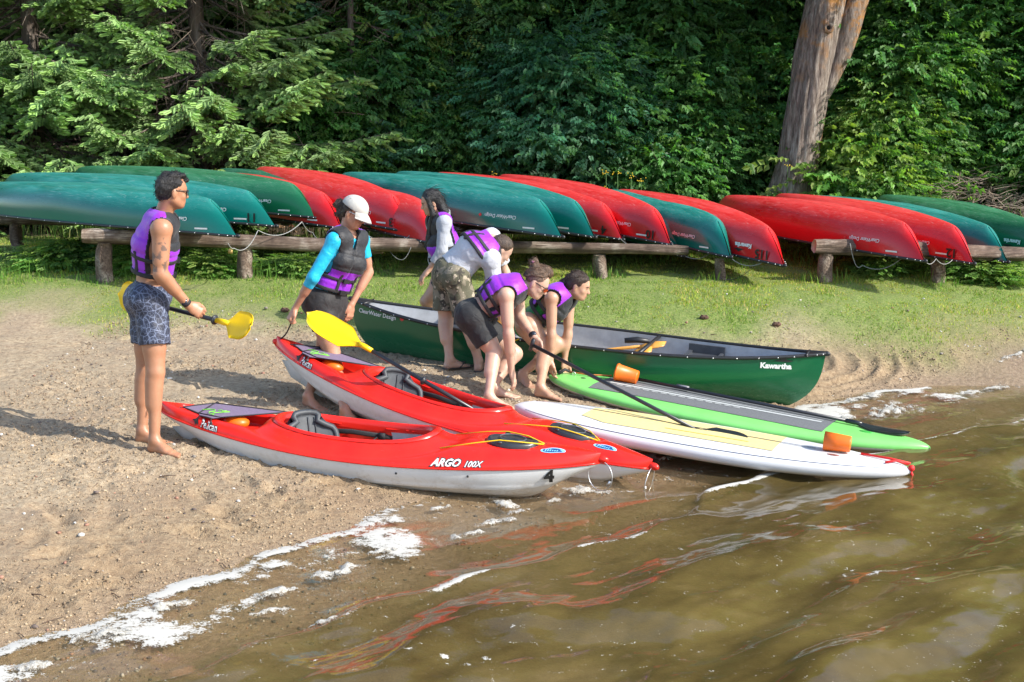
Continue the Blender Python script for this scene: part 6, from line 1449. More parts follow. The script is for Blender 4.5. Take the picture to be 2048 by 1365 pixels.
# 6 green top
m6 = Person('girl with a low dark bun and green swimsuit, lifting the green board',
    dict(pelvis=(1058, 645, .05), chest=(1104, 606, .02), neck=(1130, 587, .0), head=(1155, 573, .0), shR=(1103, 597, -.13), shL=(1138, 602, .15), elR=(1103, 668, -.16), wrR=(1101, 722, -.16), elL=(1136, 668, .12), wrL=(1129, 722, .10),
         hipR=(1062, 660, -.07), hipL=(1068, 662, .09), knR=(1092, 705, -.10), knL=(1116, 690, .12)), 11.3,
    fp=(.96, -.1, -.1), fc=(.55, -.12, -.8), hf=(.90, -.22, -.30), hu=(.30, 0, .93), fem=.8, mat=SK5, build=.93, h=.0068,
    hand={'R': ((.05, .05, -1), (.85, .3, 0), 1, .35), 'L': ((.05, -.05, -1), (.6, -.6, 0), -1, .35)},
    heels={'heelR': ((1070, 792), (1110, 800)), 'heelL': ((1040, 766), (1075, 786))})
g = m6.f.like(); g.D = m6.T.D - .007; g.ell(m6.P['pelvis'] - m6.td * .02, (.171 * .93, .122 * .93, .118), (m6.sp, np.cross(m6.sp, m6.td), m6.td), k=.03); g.plane(m6.P['neck'] - m6.td * .055, m6.td)
for q_ in 'RL': g.seg(m6.P['sh' + q_] + m6.td * .02, m6.P['sh' + q_] - m6.td * .06, .06, k=.01, op='s')
m6.part(g, 'swimsuit', cloth('green_swimsuit', (.005, .22, .04), .45))
for x in (-1, 1): MB().tube([m6.P['neck'] - m6.td * .10 + m6.sR * .075 * x + m6.fc * .09, m6.P['neck'] - m6.td * .01 + m6.sR * .085 * x + m6.fc * .02, m6.P['neck'] - m6.td * .10 + m6.sR * .09 * x - m6.fc * .085], .007, 6).build('shoulder_strap', plain('green_band', (.005, .3, .06), .5), m6.body)
m6.vest(lo=.14, straps=(.34, .52), split=.56, vs=((.08, False, .3, .7), (.10, True, .2, .5)), drop=.18, gap=.045, fth=.05)
def h6(g, p, A, k): g.ell(p(0, -.115, -.02), (.036, .034, .036), k=.012); g.ell(p(0, -.09, .0), (.05, .035, .045), k=.02)
m6.hair(HBRN, h6, grow=.005, rough=.004, front=.068, low=-.03, rs=40)
m6.eyes(HBRN)
MB().tube([m6.hp(.074, -.002, -.042), m6.hp(.076, -.002, -.05)], .004, 6).build('earring', STEEL, m6.body)
# ================================================================ FOREST
def leaf_mat(name, col, rough=.5, trans=.48, gloss=.35):
    m, nt, b = new_mat(name); out = nt.nodes["Material Output"]
    t = attr(nt, 'tint').outputs['Color']; c = mixc(nt, 1.0, col, t, 'MULTIPLY'); nt.links.new(c, b.inputs['Base Color']); b.inputs['Roughness'].default_value = rough; b.inputs['Specular IOR Level'].default_value = gloss
    tr = nt.nodes.new("ShaderNodeBsdfTranslucent"); c2 = mixc(nt, 1.0, c, (1.3, 1.5, .5), 'MULTIPLY'); nt.links.new(c2, tr.inputs[0])
    mx = nt.nodes.new("ShaderNodeMixShader"); mx.inputs[0].default_value = trans; nt.links.new(b.outputs[0], mx.inputs[1]); nt.links.new(tr.outputs[0], mx.inputs[2]); nt.links.new(mx.outputs[0], out.inputs[0]); return m
def rot_from(dirs, ups):
    """rows: local x along dirs, z close to ups"""
    x = dirs / (np.linalg.norm(dirs, axis=1, keepdims=True) + 1e-9); y = np.cross(ups, x); y /= (np.linalg.norm(y, axis=1, keepdims=True) + 1e-9); z = np.cross(x, y); return np.stack([x, y, z], 1)
def copies(tv, tf, P, Rm, S, tint):
    n = len(P); V = np.einsum('vk,nkj->nvj', tv, Rm) * S[:, None, None] + P[:, None, :]
    F = tf[None] + (np.arange(n) * len(tv))[:, None, None]; return V.reshape(-1, 3), F.reshape(-1, tf.shape[1]), np.repeat(tint, len(tv), 0)
def leaflet(x, y, ang, L, w, droop=.15):
    c, s = cos(ang), sin(ang); pts = [(0, 0, 0), (L * .45, w, .012), (L, 0, -droop * L), (L * .45, -w, .012)]
    return [(x + px * c - py * s, y + px * s + py * c, pz) for px, py, pz in pts]
def spray(kind):
    V = []; F = []
    def add(q): o = len(V); V.extend(q); F.append((o, o + 1, o + 2)); F.append((o, o + 2, o + 3))
    if kind == 'pinnate':
        for i in range(4):
            x = .05 + .055 * i
            for s in (-1, 1): add(leaflet(x, 0, s * 1.0, .085, .020))
        add(leaflet(.26, 0, 0, .09, .021))
    elif kind == 'broad':
        for i in range(6): x = .03 + .04 * i; add(leaflet(x, 0, (-1) ** i * (.9 - .08 * i) + .1 * i, .095, .034, .3))
    elif kind == 'small':
        for i in range(8): x = .02 + .036 * i; add(leaflet(x, 0, (-1) ** i * 1.1, .055, .021, .4))
    return np.array(V), np.array(F)
def crown_mesh(name, kind, n_cl, per, rx, z0, z1, seed, size=1.0, flat=.30, cl_r=.55):
    g = np.random.default_rng(seed); tv, tf = spray(kind)
    th = g.uniform(0, 2 * pi, n_cl); zf = g.random(n_cl) ** .85; rr = np.sqrt(g.uniform(.12, 1, n_cl)); prof = np.sin(np.clip(zf * .80 + .16, 0, 1) * pi) ** .55
    C = np.stack([np.cos(th) * rr * rx * prof, np.sin(th) * rr * rx * prof, z0 + (z1 - z0) * zf], 1)
    cl_t = g.uniform(.55, 1.35, n_cl)[:, None] * np.stack([g.uniform(.85, 1.3, n_cl), np.ones(n_cl), g.uniform(.75, 1.15, n_cl)], 1)
    ix = np.repeat(np.arange(n_cl), per); n = len(ix)
    outw = C.copy(); outw[:, 2] = 0; outw /= (np.linalg.norm(outw, axis=1, keepdims=True) + 1e-6)
    off = g.standard_normal((n, 3)) * np.array((1, 1, flat)) * cl_r * g.uniform(.6, 1.2, n_cl)[ix][:, None]
    off[:, 2] -= .35 * np.linalg.norm(off[:, :2], axis=1) ** 1.5
    loose = g.random(n) < .30; off[loose] *= np.array((1.5, 1.5, 1 / flat * .9)); P = C[ix] + off; d = outw[ix] * .6 + off / cl_r * .7 + g.standard_normal((n, 3)) * .35; d[:, 2] = d[:, 2] * .5 - .18
    up = np.tile((0, 0, 1.), (n, 1)) + g.standard_normal((n, 3)) * .45 + outw[ix] * .35
    t = cl_t[ix] * g.uniform(.75, 1.25, (n, 1)); V, F, T = copies(tv, tf, P, rot_from(d, up), g.uniform(.75, 1.2, n) * size, t)
    return mesh(name, V, F, False, attrs={'tint': np.clip(T, 0, 2.2)})
def tube_net(curves, rad, k=4):
    b = MB()
    for c, r in zip(curves, rad): b.tube(c, [r * (1 - .75 * i / (len(c) - 1)) for i in range(len(c))], k, caps=False)
    return b
def bark(name, a, b_, c_, sc=6, orange=0.0):
    m, nt, bs = new_mat(name); n1 = noise(nt, sc, 6, .7, stretch=(1.6, 1.6, .22)); n2 = noise(nt, 2.5, 5, .65)
    c = ramp(nt, n1, [(.36, a), (.5, b_), (.64, c_)]); c = mixc(nt, ramp(nt, n2, [(.35, 0), (.65, .5)]), c, tuple(x * .55 for x in b_))
    if orange:
        n3 = noise(nt, 3.2, 6, .7); n4 = noise(nt, .9, 3); c = mixc(nt, mth(nt, 'MULTIPLY', ramp(nt, n3, [(.48, 0), (.58, .85)]), ramp(nt, n4, [(.50, 0), (.60, 1)])), c, (.40, .18, .04))
    nt.links.new(c, bs.inputs['Base Color']); bs.inputs['Roughness'].default_value = .95; bump(nt, bs, n1, 1.0, .035); return m
BARK = bark('grey_bark', (.05, .038, .03), (.13, .10, .08), (.24, .20, .17)); BIRCH = bark('birch_bark', (.10, .08, .07), (.42, .40, .37), (.62, .60, .57), 4)
DEADW = plain('dead_twig', (.20, .155, .12), .9, .3, 15)
def trunk_curve(x, y, z0, h, lean=(0, 0), wob=.12, n=12, seed=0):
    g = random.Random(seed); a, b = g.random() * 6, g.random() * 6
    return [np.array((x + lean[0] * t * h + wob * sin(t * 5 + a) * t, y + lean[1] * t * h + wob * sin(t * 4 + b) * t, z0 + h * t)) for t in [i / (n - 1) for i in range(n)]]
CM = {'ash': crown_mesh('crown', 'pinnate', 150, 62, 2.1, .6, 9.0, 3, 1.15), 'maple': crown_mesh('crown', 'broad', 150, 62, 2.0, .3, 8.5, 5, 1.2), 'birch': crown_mesh('crown', 'small', 170, 60, 1.8, 1.0, 9.5, 8, 1.25, .4, .6),
      'shrub': crown_mesh('crown', 'broad', 75, 60, 1.25, .05, 3.0, 11, 1.05, .4, .38), 'low': crown_mesh('crown', 'broad', 30, 46, .75, .0, .95, 12, .95, .5, .24)}
LM = {'mid': leaf_mat('leaf_mid_green', (.105, .245, .075)), 'deep': leaf_mat('leaf_deep_green', (.082, .21, .078)), 'light': leaf_mat('leaf_light_green', (.18, .32, .09)), 'blue': leaf_mat('leaf_blue_green', (.085, .23, .12)), 'olive': leaf_mat('leaf_olive', (.16, .27, .06))}
def tree(name, px, Y, key, lm, label, cat, sc=1.0, zoff=0.0, rot=0.0, trunk=.07, lean=(0, 0), bk=None, scz=None, group=None, h=8.0):
    x = (px - 1024) / FPX * Y * .99; z = gz(x, Y); root = empty(name, (x, Y, z), label=label, cat=cat, group=group)
    c = bpy.data.objects.new('crown', CM[key]); COL.objects.link(c); c.parent = root; c.location = (lean[0] * 4, lean[1] * 4, zoff); c.rotation_euler = (0, 0, rot); c.scale = (sc, sc, scz or sc)
    if not CM[key].materials: CM[key].materials.append(LM[lm])
    c.material_slots[0].link = 'OBJECT'; c.material_slots[0].material = LM[lm]
    b = MB(); g = random.Random(int(px) + int(Y * 10)); pts = trunk_curve(0, 0, -.1, h, lean, .10, 12, int(px)); b.tube(pts, [trunk * (1 - .7 * i / 11) for i in range(12)], 9)
    b.build('trunk', bk or BARK, root)
    lb = MB()
    for i in range(9 if h > 4 else 6):
        t = g.uniform(.15, .9); p = pts[int(t * 11)]; a = g.uniform(0, 2 * pi); L = g.uniform(.8, 1.8) * sc * (1 - .4 * t); e = p + np.array((cos(a) * L, sin(a) * L, L * .45)); lb.tube(bez(p, p + (e - p) * .4 + (0, 0, .12), e - (0, 0, .05), e, 6), [trunk * .35 * (1 - j / 8) for j in range(7)], 5, caps=False)
    lb.build('limb', bk or BARK, root).__setitem__('kind', 'stuff')
    return root
GF = 'leafy trees at the edge of the wood'
TR = [  # px, Y, crown, leaf, scale, zoff, rot, label
 (585, 24.6, 'maple', 'mid', .95, .6, .3, 'broadleaf tree rising behind the gap between the light spruce and the birches', (0, 0), None),
 (752, 23.6, 'birch', 'mid', .80, 1.0, 1.0, 'birch with a thin white stem right of the big light spruce', (.02, 0), BIRCH),
 (842, 24.2, 'birch', 'olive', .85, .8, 2.2, 'second birch, its pale stem leaning right beyond the dark spruce', (.03, 0), BIRCH),
 (930, 24.8, 'birch', 'deep', .95, .3, 3.9, 'slender dark stemmed tree with small leaves left of the centre', (.015, 0), None),
 (1010, 25.6, 'maple', 'deep', 1.0, .2, 5.0, 'dark leaved tree in the centre of the wood edge behind the teal canoes', (0, 0), None),
 (1120, 24.3, 'ash', 'mid', .95, .5, .9, 'tree with long compound leaves right of the centre above the yellow flowers', (0, 0), None),
 (1265, 25.4, 'ash', 'deep', 1.05, .1, 2.6, 'dark ash like tree with gaps of light between its branches', (0, 0), None),
 (1400, 24.6, 'maple', 'deep', .95, .3, 4.1, 'dark tree left of the large leaning trunk', (0, 0), None),
 (1500, 25.6, 'ash', 'deep', 1.0, .2, 5.5, 'tree in the shade directly behind the large leaning trunk', (0, 0), None),
 (1700, 24.8, 'ash', 'mid', 1.0, .3, .2, 'full leafed tree just right of the large leaning trunk', (0, 0), None),
 (1850, 24.2, 'maple', 'mid', 1.0, .4, 1.7, 'dense green tree above the brush pile at the right', (0, 0), None),
 (1990, 24.6, 'ash', 'light', 1.0, .3, 3.1, 'light green tree in the upper right corner', (0, 0), None),
 (2180, 23.6, 'maple', 'mid', 1.0, .2, 4.4, 'tree partly cut off by the right edge of the picture', (0, 0), None),
 (330, 27.0, 'maple', 'deep', 1.15, .5, 2.0, 'dark tree glimpsed through the top of the light spruce', (0, 0), None),
 (60, 27.0, 'ash', 'deep', 1.15, .5, 5.1, 'dark tree behind the far left spruce branches', (0, 0), None),
 (-260, 25.0, 'maple', 'mid', 1.2, .3, 1.1, 'tree beyond the left edge of the picture', (0, 0), None)]
for (px, Y, k, lm, sc, zo, rt, lab_, ln, bk) in TR: tree('broadleaf_tree', px, Y, k, lm, lab_, 'tree', sc, zo, rt, .075 if bk is None else .055, ln, bk, group=GF, h=8.5 * sc)
BIG = []
for (px, Y, k, sc) in ((-100, 31, 'maple', 1.7), (420, 32, 'ash', 1.6), (800, 31, 'maple', 1.6), (1130, 32, 'maple', 1.7), (1420, 31, 'ash', 1.65), (1740, 32, 'maple', 1.7), (2080, 31, 'ash', 1.7), (640, 36, 'ash', 1.9), (1280, 37, 'ash', 1.9), (1900, 37, 'maple', 2.0), (100, 37, 'maple', 2.0)):
    BIG.append((px, Y, k, sc))
for i, (px, Y, k, sc) in enumerate(BIG):
    tree('broadleaf_tree', px, Y, k, 'deep', ['dark tree deep in the wood behind the far left spruce', 'dark tree deep in the wood behind the big light spruce', 'dark tree deep in the wood behind the birches', 'dark tree deep in the wood above the yellow wildflowers', 'dark tree deep in the wood just left of the leaning trunk', 'dark tree deep in the wood right of the leaning trunk', 'dark tree deep in the wood at the upper right corner', 'farthest dark tree, between light spruce and birches', 'farthest dark tree in the gap right of the centre', 'farthest dark tree above the brush pile', 'farthest dark tree at the upper left corner'][i], 'tree', sc, -.5, i * 1.3, .16, (0, 0), None, group='tall trees deep in the wood', h=9 * sc)
SH = [
 (1660, 23.4, 'shrub', 'mid', .95, 'shrub close behind the right side of the leaning trunk', 5.2),
 (1530, 23.6, 'shrub', 'mid', .95, 'shrub close behind the left side of the leaning trunk', 3.6),
 (1340, 23.2, 'shrub', 'mid', 1.0, 'tall leafy shrub behind the low plants and yellow flowers', 2.6),
 (1870, 23.2, 'shrub', 'light', .9, 'pale sunlit bush rising behind the brush pile', 4.6),
 (770, 23.0, 'shrub', 'mid', .9, 'shrub under the white stemmed birch', 1.6),
 (1110, 22.2, 'shrub', 'blue', .85, 'round leaved bluish green bush above the red canoes right of the centre', .2),
 (1215, 22.4, 'shrub', 'blue', .70, 'small bluish bush right of the round leaved one', 1.4),
 (900, 22.6, 'shrub', 'mid', .60, 'loose bush with pale leaves right of the dark spruce', 2.0),
 (1330, 21.8, 'low', 'mid', 1.0, 'low leafy plant by the yellow flowers at the foot of the wood', 1.0),
 (1415, 22.4, 'shrub', 'mid', .62, 'thin young sapling standing left of the large leaning trunk', 3.3),
 (1705, 21.7, 'low', 'light', 1.2, 'bright low bush at the right foot of the leaning trunk', 4.3),
 (1772, 21.9, 'shrub', 'light', .62, 'sunlit pale green bush right of the leaning trunk', 5.0),
 (1815, 22.4, 'shrub', 'mid', .90, 'tall bush between the sunlit pale bush and the brush pile', 5.9),
 (1930, 23.6, 'shrub', 'mid', 1.0, 'tall dense bush behind the brush pile', .6),
 (2040, 23.0, 'shrub', 'light', .95, 'pale green bush at the right edge above the last canoes', 1.9),
 (2150, 22.0, 'shrub', 'mid', .85, 'bush just beyond the right edge', 2.9),
 (1790, 20.8, 'low', 'light', .7, 'small clump of pale leaves left of the brush pile', .9),
 (620, 22.6, 'shrub', 'mid', .8, 'broadleaf bush peeping between the two spruces', 4.9),
 (1010, 23.2, 'shrub', 'deep', .8, 'shaded bush in the dark gap behind the teal canoes', 3.9)]
for (px, Y, k, lm, sc, lab_, rt) in SH: tree('bush', px, Y, k, lm, lab_, 'bush', sc, 0, rt, .018, (0, 0), None, group='bushes along the edge of the wood', h=2.4 * sc if k == 'shrub' else .7 * sc)
# ---------------------------------------------------------------- spruces
def shoot():
    V = []; F = []; g = random.Random(3); n = 6
    for i in range(n):
        x = i / n; L = .020 * (1 - .3 * x); a = i * 2.4; w = .0022
        y, z = cos(a), sin(a); bx = (x, 0, 0); V += [(x - .02, y * .0 - z * w, z * .0 + y * w), (x - .02 + .0, z * w, -y * w), (x + .10, y * L * 7.2, z * L * 7.2)]; F.append((3 * i, 3 * i + 1, 3 * i + 2))
    V = np.array(V); V[:, 0] *= 1.0; V = V * np.array((.115, .115, .115)); o = len(V)
    c = []
    for k in range(3): q = 2 * pi * k / 3; c += [(0, .006 * cos(q), .006 * sin(q))]
    V = np.vstack([V, c, [(.125, 0, 0)]]); F += [(o, o + 1, o + 3), (o + 1, o + 2, o + 3), (o + 2, o, o + 3)]
    # four broad blades give the shoot body
    o = len(V)
    for k in range(2):
        q = pi * k / 2 + .3; yy, zz = cos(q) * .021, sin(q) * .021; b = len(V); V = np.vstack([V, [(.005, -yy * .8, -zz * .8), (.005, yy * .8, zz * .8), (.095, yy, zz), (.13, 0, 0), (.095, -yy, -zz)]]); F += [(b, b + 1, b + 2), (b, b + 2, b + 4), (b + 4, b + 2, b + 3)]
    return V, np.array(F)
def spruce_mesh(seed, n_br, z0, z1, Lmax, face=None):
    g = np.random.default_rng(seed); tv, tf = shoot(); P, D, U, S, T, curves, rad, dead = [], [], [], [], [], [], [], []
    for i in range(n_br):
        zf = ((i + g.random()) / n_br) ** 1.15; z = z0 + (z1 - z0) * zf; L = Lmax * (1 - .80 * zf) * g.uniform(.75, 1.1); a = g.uniform(0, 2 * pi) if face is None or g.random() < .18 else face + g.normal(0, .85)
        dv = np.array((cos(a), sin(a), 0)); droop = g.uniform(.05, .50) * (1 - .5 * zf)
        pts = [np.array((0, 0, z)) + dv * L * t + np.array((0, 0, 1)) * (-droop * L * sin(t * 2.2) + .20 * L * max(0, t - .55) ** 1.5) for t in np.linspace(0, 1, 9)]
        curves.append(pts); rad.append(.022); side = np.array((-dv[1], dv[0], 0)); ct = g.uniform(.7, 1.3)
        def at(t): q = t * 8; k = min(7, int(q)); return pts[k] + (pts[k + 1] - pts[k]) * (q - k)
        for t in np.arange(.22, 1.0, .045):
            for s in (-1, 1):
                p0 = at(t); l2 = L * .30 * (1 - t * .72) * g.uniform(.7, 1.15); ax = nrm(dv * (.75) + side * s * .85 + np.array((0, 0, g.uniform(-.55, .12))))
                if t < .42: dead.append([p0, p0 + ax * l2 * .5 + (0, 0, -.03), p0 + ax * l2 - np.array((0, 0, .10 * l2 / .3))])
                if t < .36: continue
                m_ = max(4, int(l2 / .033))
                for j in range(m_):
                    u = (j + .5) / m_; p1 = p0 + ax * l2 * u - np.array((0, 0, .20 * l2 * u * u)); sd = 1 if j % 2 else -1; lat = nrm(np.cross(ax, (0, 0, 1)))
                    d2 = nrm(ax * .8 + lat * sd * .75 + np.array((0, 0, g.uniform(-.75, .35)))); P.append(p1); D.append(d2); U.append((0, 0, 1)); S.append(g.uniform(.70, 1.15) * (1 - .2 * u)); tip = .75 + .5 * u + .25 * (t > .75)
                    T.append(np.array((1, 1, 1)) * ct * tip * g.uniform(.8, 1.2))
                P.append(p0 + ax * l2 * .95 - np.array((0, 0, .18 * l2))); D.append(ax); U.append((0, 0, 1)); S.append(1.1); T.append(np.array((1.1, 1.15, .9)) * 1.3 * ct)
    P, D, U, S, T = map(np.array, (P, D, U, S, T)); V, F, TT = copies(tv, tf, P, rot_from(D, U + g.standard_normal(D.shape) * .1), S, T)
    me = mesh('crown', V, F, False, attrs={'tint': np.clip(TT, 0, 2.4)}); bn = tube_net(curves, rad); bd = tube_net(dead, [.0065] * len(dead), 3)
    # bare whiskers near the stem
    wh = []
    for i in range(n_br * 5):
        a = g.uniform(0, 2 * pi); z = g.uniform(z0, z0 + (z1 - z0) * .75); r = g.uniform(.1, Lmax * .50); p = np.array((cos(a) * r, sin(a) * r, z)); q = p + g.standard_normal(3) * .28; wh.append([p, (p + q) / 2 + g.standard_normal(3) * .07, q])
    bw = tube_net(wh, [.0055] * len(wh), 3)
    return me, mesh('branch', np.array(bn.V), bn.F, True), mesh('dead_twigs', np.array(bd.V + bw.V), bd.F + [tuple(i + len(bd.V) for i in f) for f in bw.F], True)
SPM = spruce_mesh(21, 112, .30, 6.4, 3.1, -1.15); SPM2 = spruce_mesh(33, 40, .15, 5.5, 2.0)
NEEDLE = leaf_mat('spruce_needles_light', (.19, .295, .11), .55, .2, .3); NEEDLED = leaf_mat('spruce_needles_dark', (.085, .20, .11), .55, .12, .25)
def spruce(px, Y, me, mat, label, sc=1.0, rot=0.0, zo=0.0, h=9.0, tr=.15):
    x = (px - 1024) / FPX * Y * .99; root = empty('spruce_tree', (x, Y, gz(x, Y)), label=label, cat='tree', group='spruces at the left')
    for nm, m_, mt in (('crown', me[0], mat), ('branch', me[1], BARK), ('dead_twigs', me[2], DEADW)):
        o = bpy.data.objects.new(nm, m_); COL.objects.link(o); o.parent = root; o.scale = (sc,) * 3; o.rotation_euler = (0, 0, rot); o.location = (0, 0, zo)
        if not m_.materials: m_.materials.append(mt)
        o.material_slots[0].link = 'OBJECT'; o.material_slots[0].material = mt
        if nm != 'crown': o['kind'] = 'stuff'
    MB().tube([(0, 0, -.2), (0, 0, h * .5), (.05, 0, h)], [tr, tr * .6, .02], 10).build('trunk', BARK, root); return root
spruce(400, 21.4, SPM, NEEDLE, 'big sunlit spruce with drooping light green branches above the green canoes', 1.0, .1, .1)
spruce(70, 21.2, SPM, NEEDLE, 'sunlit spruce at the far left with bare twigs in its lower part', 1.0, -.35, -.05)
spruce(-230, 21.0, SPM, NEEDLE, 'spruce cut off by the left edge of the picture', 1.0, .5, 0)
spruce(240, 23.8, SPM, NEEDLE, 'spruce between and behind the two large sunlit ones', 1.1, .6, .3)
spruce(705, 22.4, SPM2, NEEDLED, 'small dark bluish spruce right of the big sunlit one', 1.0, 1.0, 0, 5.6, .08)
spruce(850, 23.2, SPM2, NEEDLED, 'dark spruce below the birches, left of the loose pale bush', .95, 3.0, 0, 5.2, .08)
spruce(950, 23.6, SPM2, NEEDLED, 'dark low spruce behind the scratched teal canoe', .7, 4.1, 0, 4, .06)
# ---------------------------------------------------------------- the large leaning trunk
def big_trunk():
    Yt = 21.3; b0 = atY(1582, 400, Yt); root = empty('large_leaning_tree', (b0[0], Yt, gz(b0[0], Yt)), label='large old leaning trunk with orange lichen and a knot hole, forking near the top', cat='tree'); o = np.array(root.location)
    def P(px, py, dy=0): return atY(px, py, Yt + dy) - o
    def loft(keys, nm, n=60, k=64, seed=0):
        ts = np.array([q[0] for q in keys], float); K = np.array([np.append(q[1], q[2]) for q in keys]); V = []
        for i in range(n):
            t = i / (n - 1); c = np.array([float(cr([(a, K[j, m_]) for j, a in enumerate(ts)], t)) for m_ in range(4)])
            for j in range(k):
                q = 2 * pi * j / k; r = c[3] * (1 + .05 * sin(3 * q + seed) + (.22 * max(0, 1 - t * 7) * (sin(q * 4 + 1) * .5 + .5)))
                r += .022 * float(vnoise(cos(q) * 6 + seed, sin(q) * 6, c[2] * 1.3)) + .020 * float(vnoise(cos(q) * 15, sin(q) * 15 + seed, c[2] * 2.2))
                V.append((c[0] + r * cos(q), c[1] + r * sin(q), c[2]))
        return mesh(nm, np.array(V), [tuple(f) for f in grid_faces(n, k, True)], True)
    m_ = bark('old_bark', (.06, .042, .035), (.23, .18, .15), (.40, .35, .31), 16, 1.0)
    w = lambda px: px / 2 / FPX * Yt * .86
    m1_ = loft([(0, P(1572, 442), w(130)), (.10, P(1580, 400), w(112)), (.22, P(1594, 335), w(96)), (.42, P(1612, 220), w(93)), (.6, P(1632, 110), w(92)), (.78, P(1652, 10), w(88)), (1, P(1680, -130, .2), w(75))], 'trunk'); obj('trunk', m1_, root, m_)
    m2_ = loft([(0, P(1622, 240), w(30)), (.2, P(1654, 165), w(48)), (.45, P(1690, 85), w(52)), (.7, P(1716, 0), w(50)), (1, P(1765, -140, .3), w(44))], 'fork', 26, 26, 4); obj('fork', m2_, root, m_)
    kn = P(1657, 56, -.33); b = MB(); b.ring(kn, (0, -1, .1), .055, .028, 18, 8).build('knot', m_, root); MB().sph(kn + (0, .02, 0), .048, 12, 8, (1, .5, 1)).build('knot_hole', plain('hole_dark', (.006, .005, .004), .9), root)
    c = bpy.data.objects.new('crown', CM['ash']); COL.objects.link(c); c.parent = root; c.location = P(1700, -190); c.location.z -= 0; c.scale = (1.5, 1.5, .7); c.material_slots[0].link = 'OBJECT'; c.material_slots[0].material = LM['mid']
    return root
big_trunk()
# ---------------------------------------------------------------- brush pile, weeds, flowers
g_ = np.random.default_rng(5); cur = []; rad = []
for i in range(620):
    px = g_.uniform(1790, 2110); Y = g_.uniform(20.2, 21.4); x = (px - 1024) / FPX * Y; hgt = .62 * math.exp(-((px - 1930) / 120) ** 2) * g_.random(); p = np.array((x, Y, gz(x, Y) + .02 + hgt)); a = g_.uniform(0, 2 * pi); L = g_.uniform(.15, .6); q = p + np.array((cos(a) * L, sin(a) * L * .6, g_.uniform(-.05, .16))); cur.append([p, (p + q) / 2 + (0, 0, g_.uniform(0, .07)), q]); rad.append(g_.uniform(.004, .011))
tag(tube_net(cur, rad, 4).build('brush_pile', DEADW, None), 'heap of dead sticks and brown leaves behind the short rack at the right', 'brush pile', kind='stuff')
def leaf_litter():
    n = 5200; g = np.random.default_rng(9); px = np.where(g.random(n) < .6, g.uniform(1740, 2120, n), g.uniform(-50, 1750, n)); Y = np.where(px > 1740, g.uniform(19.0, 21.6, n), g.uniform(19.5, 22.5, n)); x = (px - 1024) / FPX * Y; z = terr(x, Y) + .012
    d = g.standard_normal((n, 3)) * (1, 1, .25); up = np.tile((0, 0, 1.), (n, 1)) + g.standard_normal((n, 3)) * .3; tv = np.array(leaflet(0, 0, 0, .09, .028, .05)); tf = np.array([(0, 1, 2), (0, 2, 3)]); c = np.array([(.22, .10, .05), (.30, .17, .09), (.14, .07, .04), (.36, .25, .15)])[g.integers(0, 4, n)]
    V, F, T = copies(tv, tf, np.stack([x, Y, z], 1), rot_from(d, up), g.uniform(.6, 1.3, n), c); return mesh('leaf_litter', V, F, False, attrs={'col': T})
obj('leaf_litter', leaf_litter(), None, pm, kind='stuff', label='dry brown leaves on the ground under the trees', cat='leaves')
def blades(n, xf, yf, hmin, hmax, wid, cols, cond, seed, curl=.5, name='grass', sunk=.0):
    g = np.random.default_rng(seed); x = g.uniform(*xf, n); y = g.uniform(*yf, n); k = cond(x, y, g); x, y = x[k], y[k]; n = len(x); z = terr(x, y) + sand_relief(x, y) * .3 - .004
    h = g.uniform(hmin, hmax, n) * (.6 + .8 * sstep(-.3, .5, fbm(x * 1.4, y * 1.4, o=2))); a = g.uniform(0, 2 * pi, n); w = wid * g.uniform(.6, 1.4, n); lean = g.uniform(.1, curl, n); b = g.uniform(0, 2 * pi, n)
    B = np.stack([x, y, z], 1); s = np.stack([np.cos(a), np.sin(a), np.zeros(n)], 1) * w[:, None]; L = np.stack([np.cos(b), np.sin(b), np.zeros(n)], 1) * (lean * h)[:, None]; U = np.stack([np.zeros(n), np.zeros(n), h], 1)
    V = np.stack([B - s, B + s, B + s * .7 + U * .6 + L * .35, B - s * .7 + U * .6 + L * .35, B + U + L], 1).reshape(-1, 3); o = (np.arange(n) * 5)[:, None]
    if hmax < .04: V = V.reshape(n, 5, 3)[:, [0, 1, 4]].reshape(-1, 3); o = (np.arange(n) * 3)[:, None]; F = o + [0, 1, 2]
    else: F = np.concatenate([o + [0, 1, 2], o + [0, 2, 3], o + [3, 2, 4]])
    nv = len(V) // n; c = np.array(cols)[g.integers(0, len(cols), n)] * g.uniform(.7, 1.3, (n, 1)); pt = fbm(x * 1.1 + 5, y * 1.1, o=3)[:, None]; c = c * (1 + pt * .35) * np.where(pt > .05, np.array((1.25, 1.0, .9)), 1)
    return mesh(name, V, F, False, attrs={'tint': np.repeat(c, nv, 0)})
GRM = leaf_mat('grass_blade', (1, 1, 1), .6, .25, .2)
inview = lambda x, y: np.abs(x) < .365 * y + .2
obj('lawn_grass', blades(270000, (-7.4, 7.4), (11.9, 19.3), .010, .030, .0045, [(.20, .33, .04), (.25, .38, .055), (.16, .28, .035), (.38, .36, .14)], lambda x, y, g: inview(x, y) & (grassiness(x, y) > g.random(len(x)) * .75 + .15), 2), None, GRM, kind='stuff', label='short green and straw coloured lawn grass', cat='grass')
obj('tall_grass', blades(16000, (-8.2, 8.6), (18.4, 22.4), .10, .42, .005, [(.08, .17, .03), (.12, .21, .04), (.20, .22, .08)], lambda x, y, g: inview(x, y) & (fbm(x * .9 + 2, y * .9, o=2) > .0) & ((x < 5.0) | (g.random(len(x)) < .2)), 4, .45), None, GRM, kind='stuff', label='tall rough grass along the foot of the wood', cat='grass')
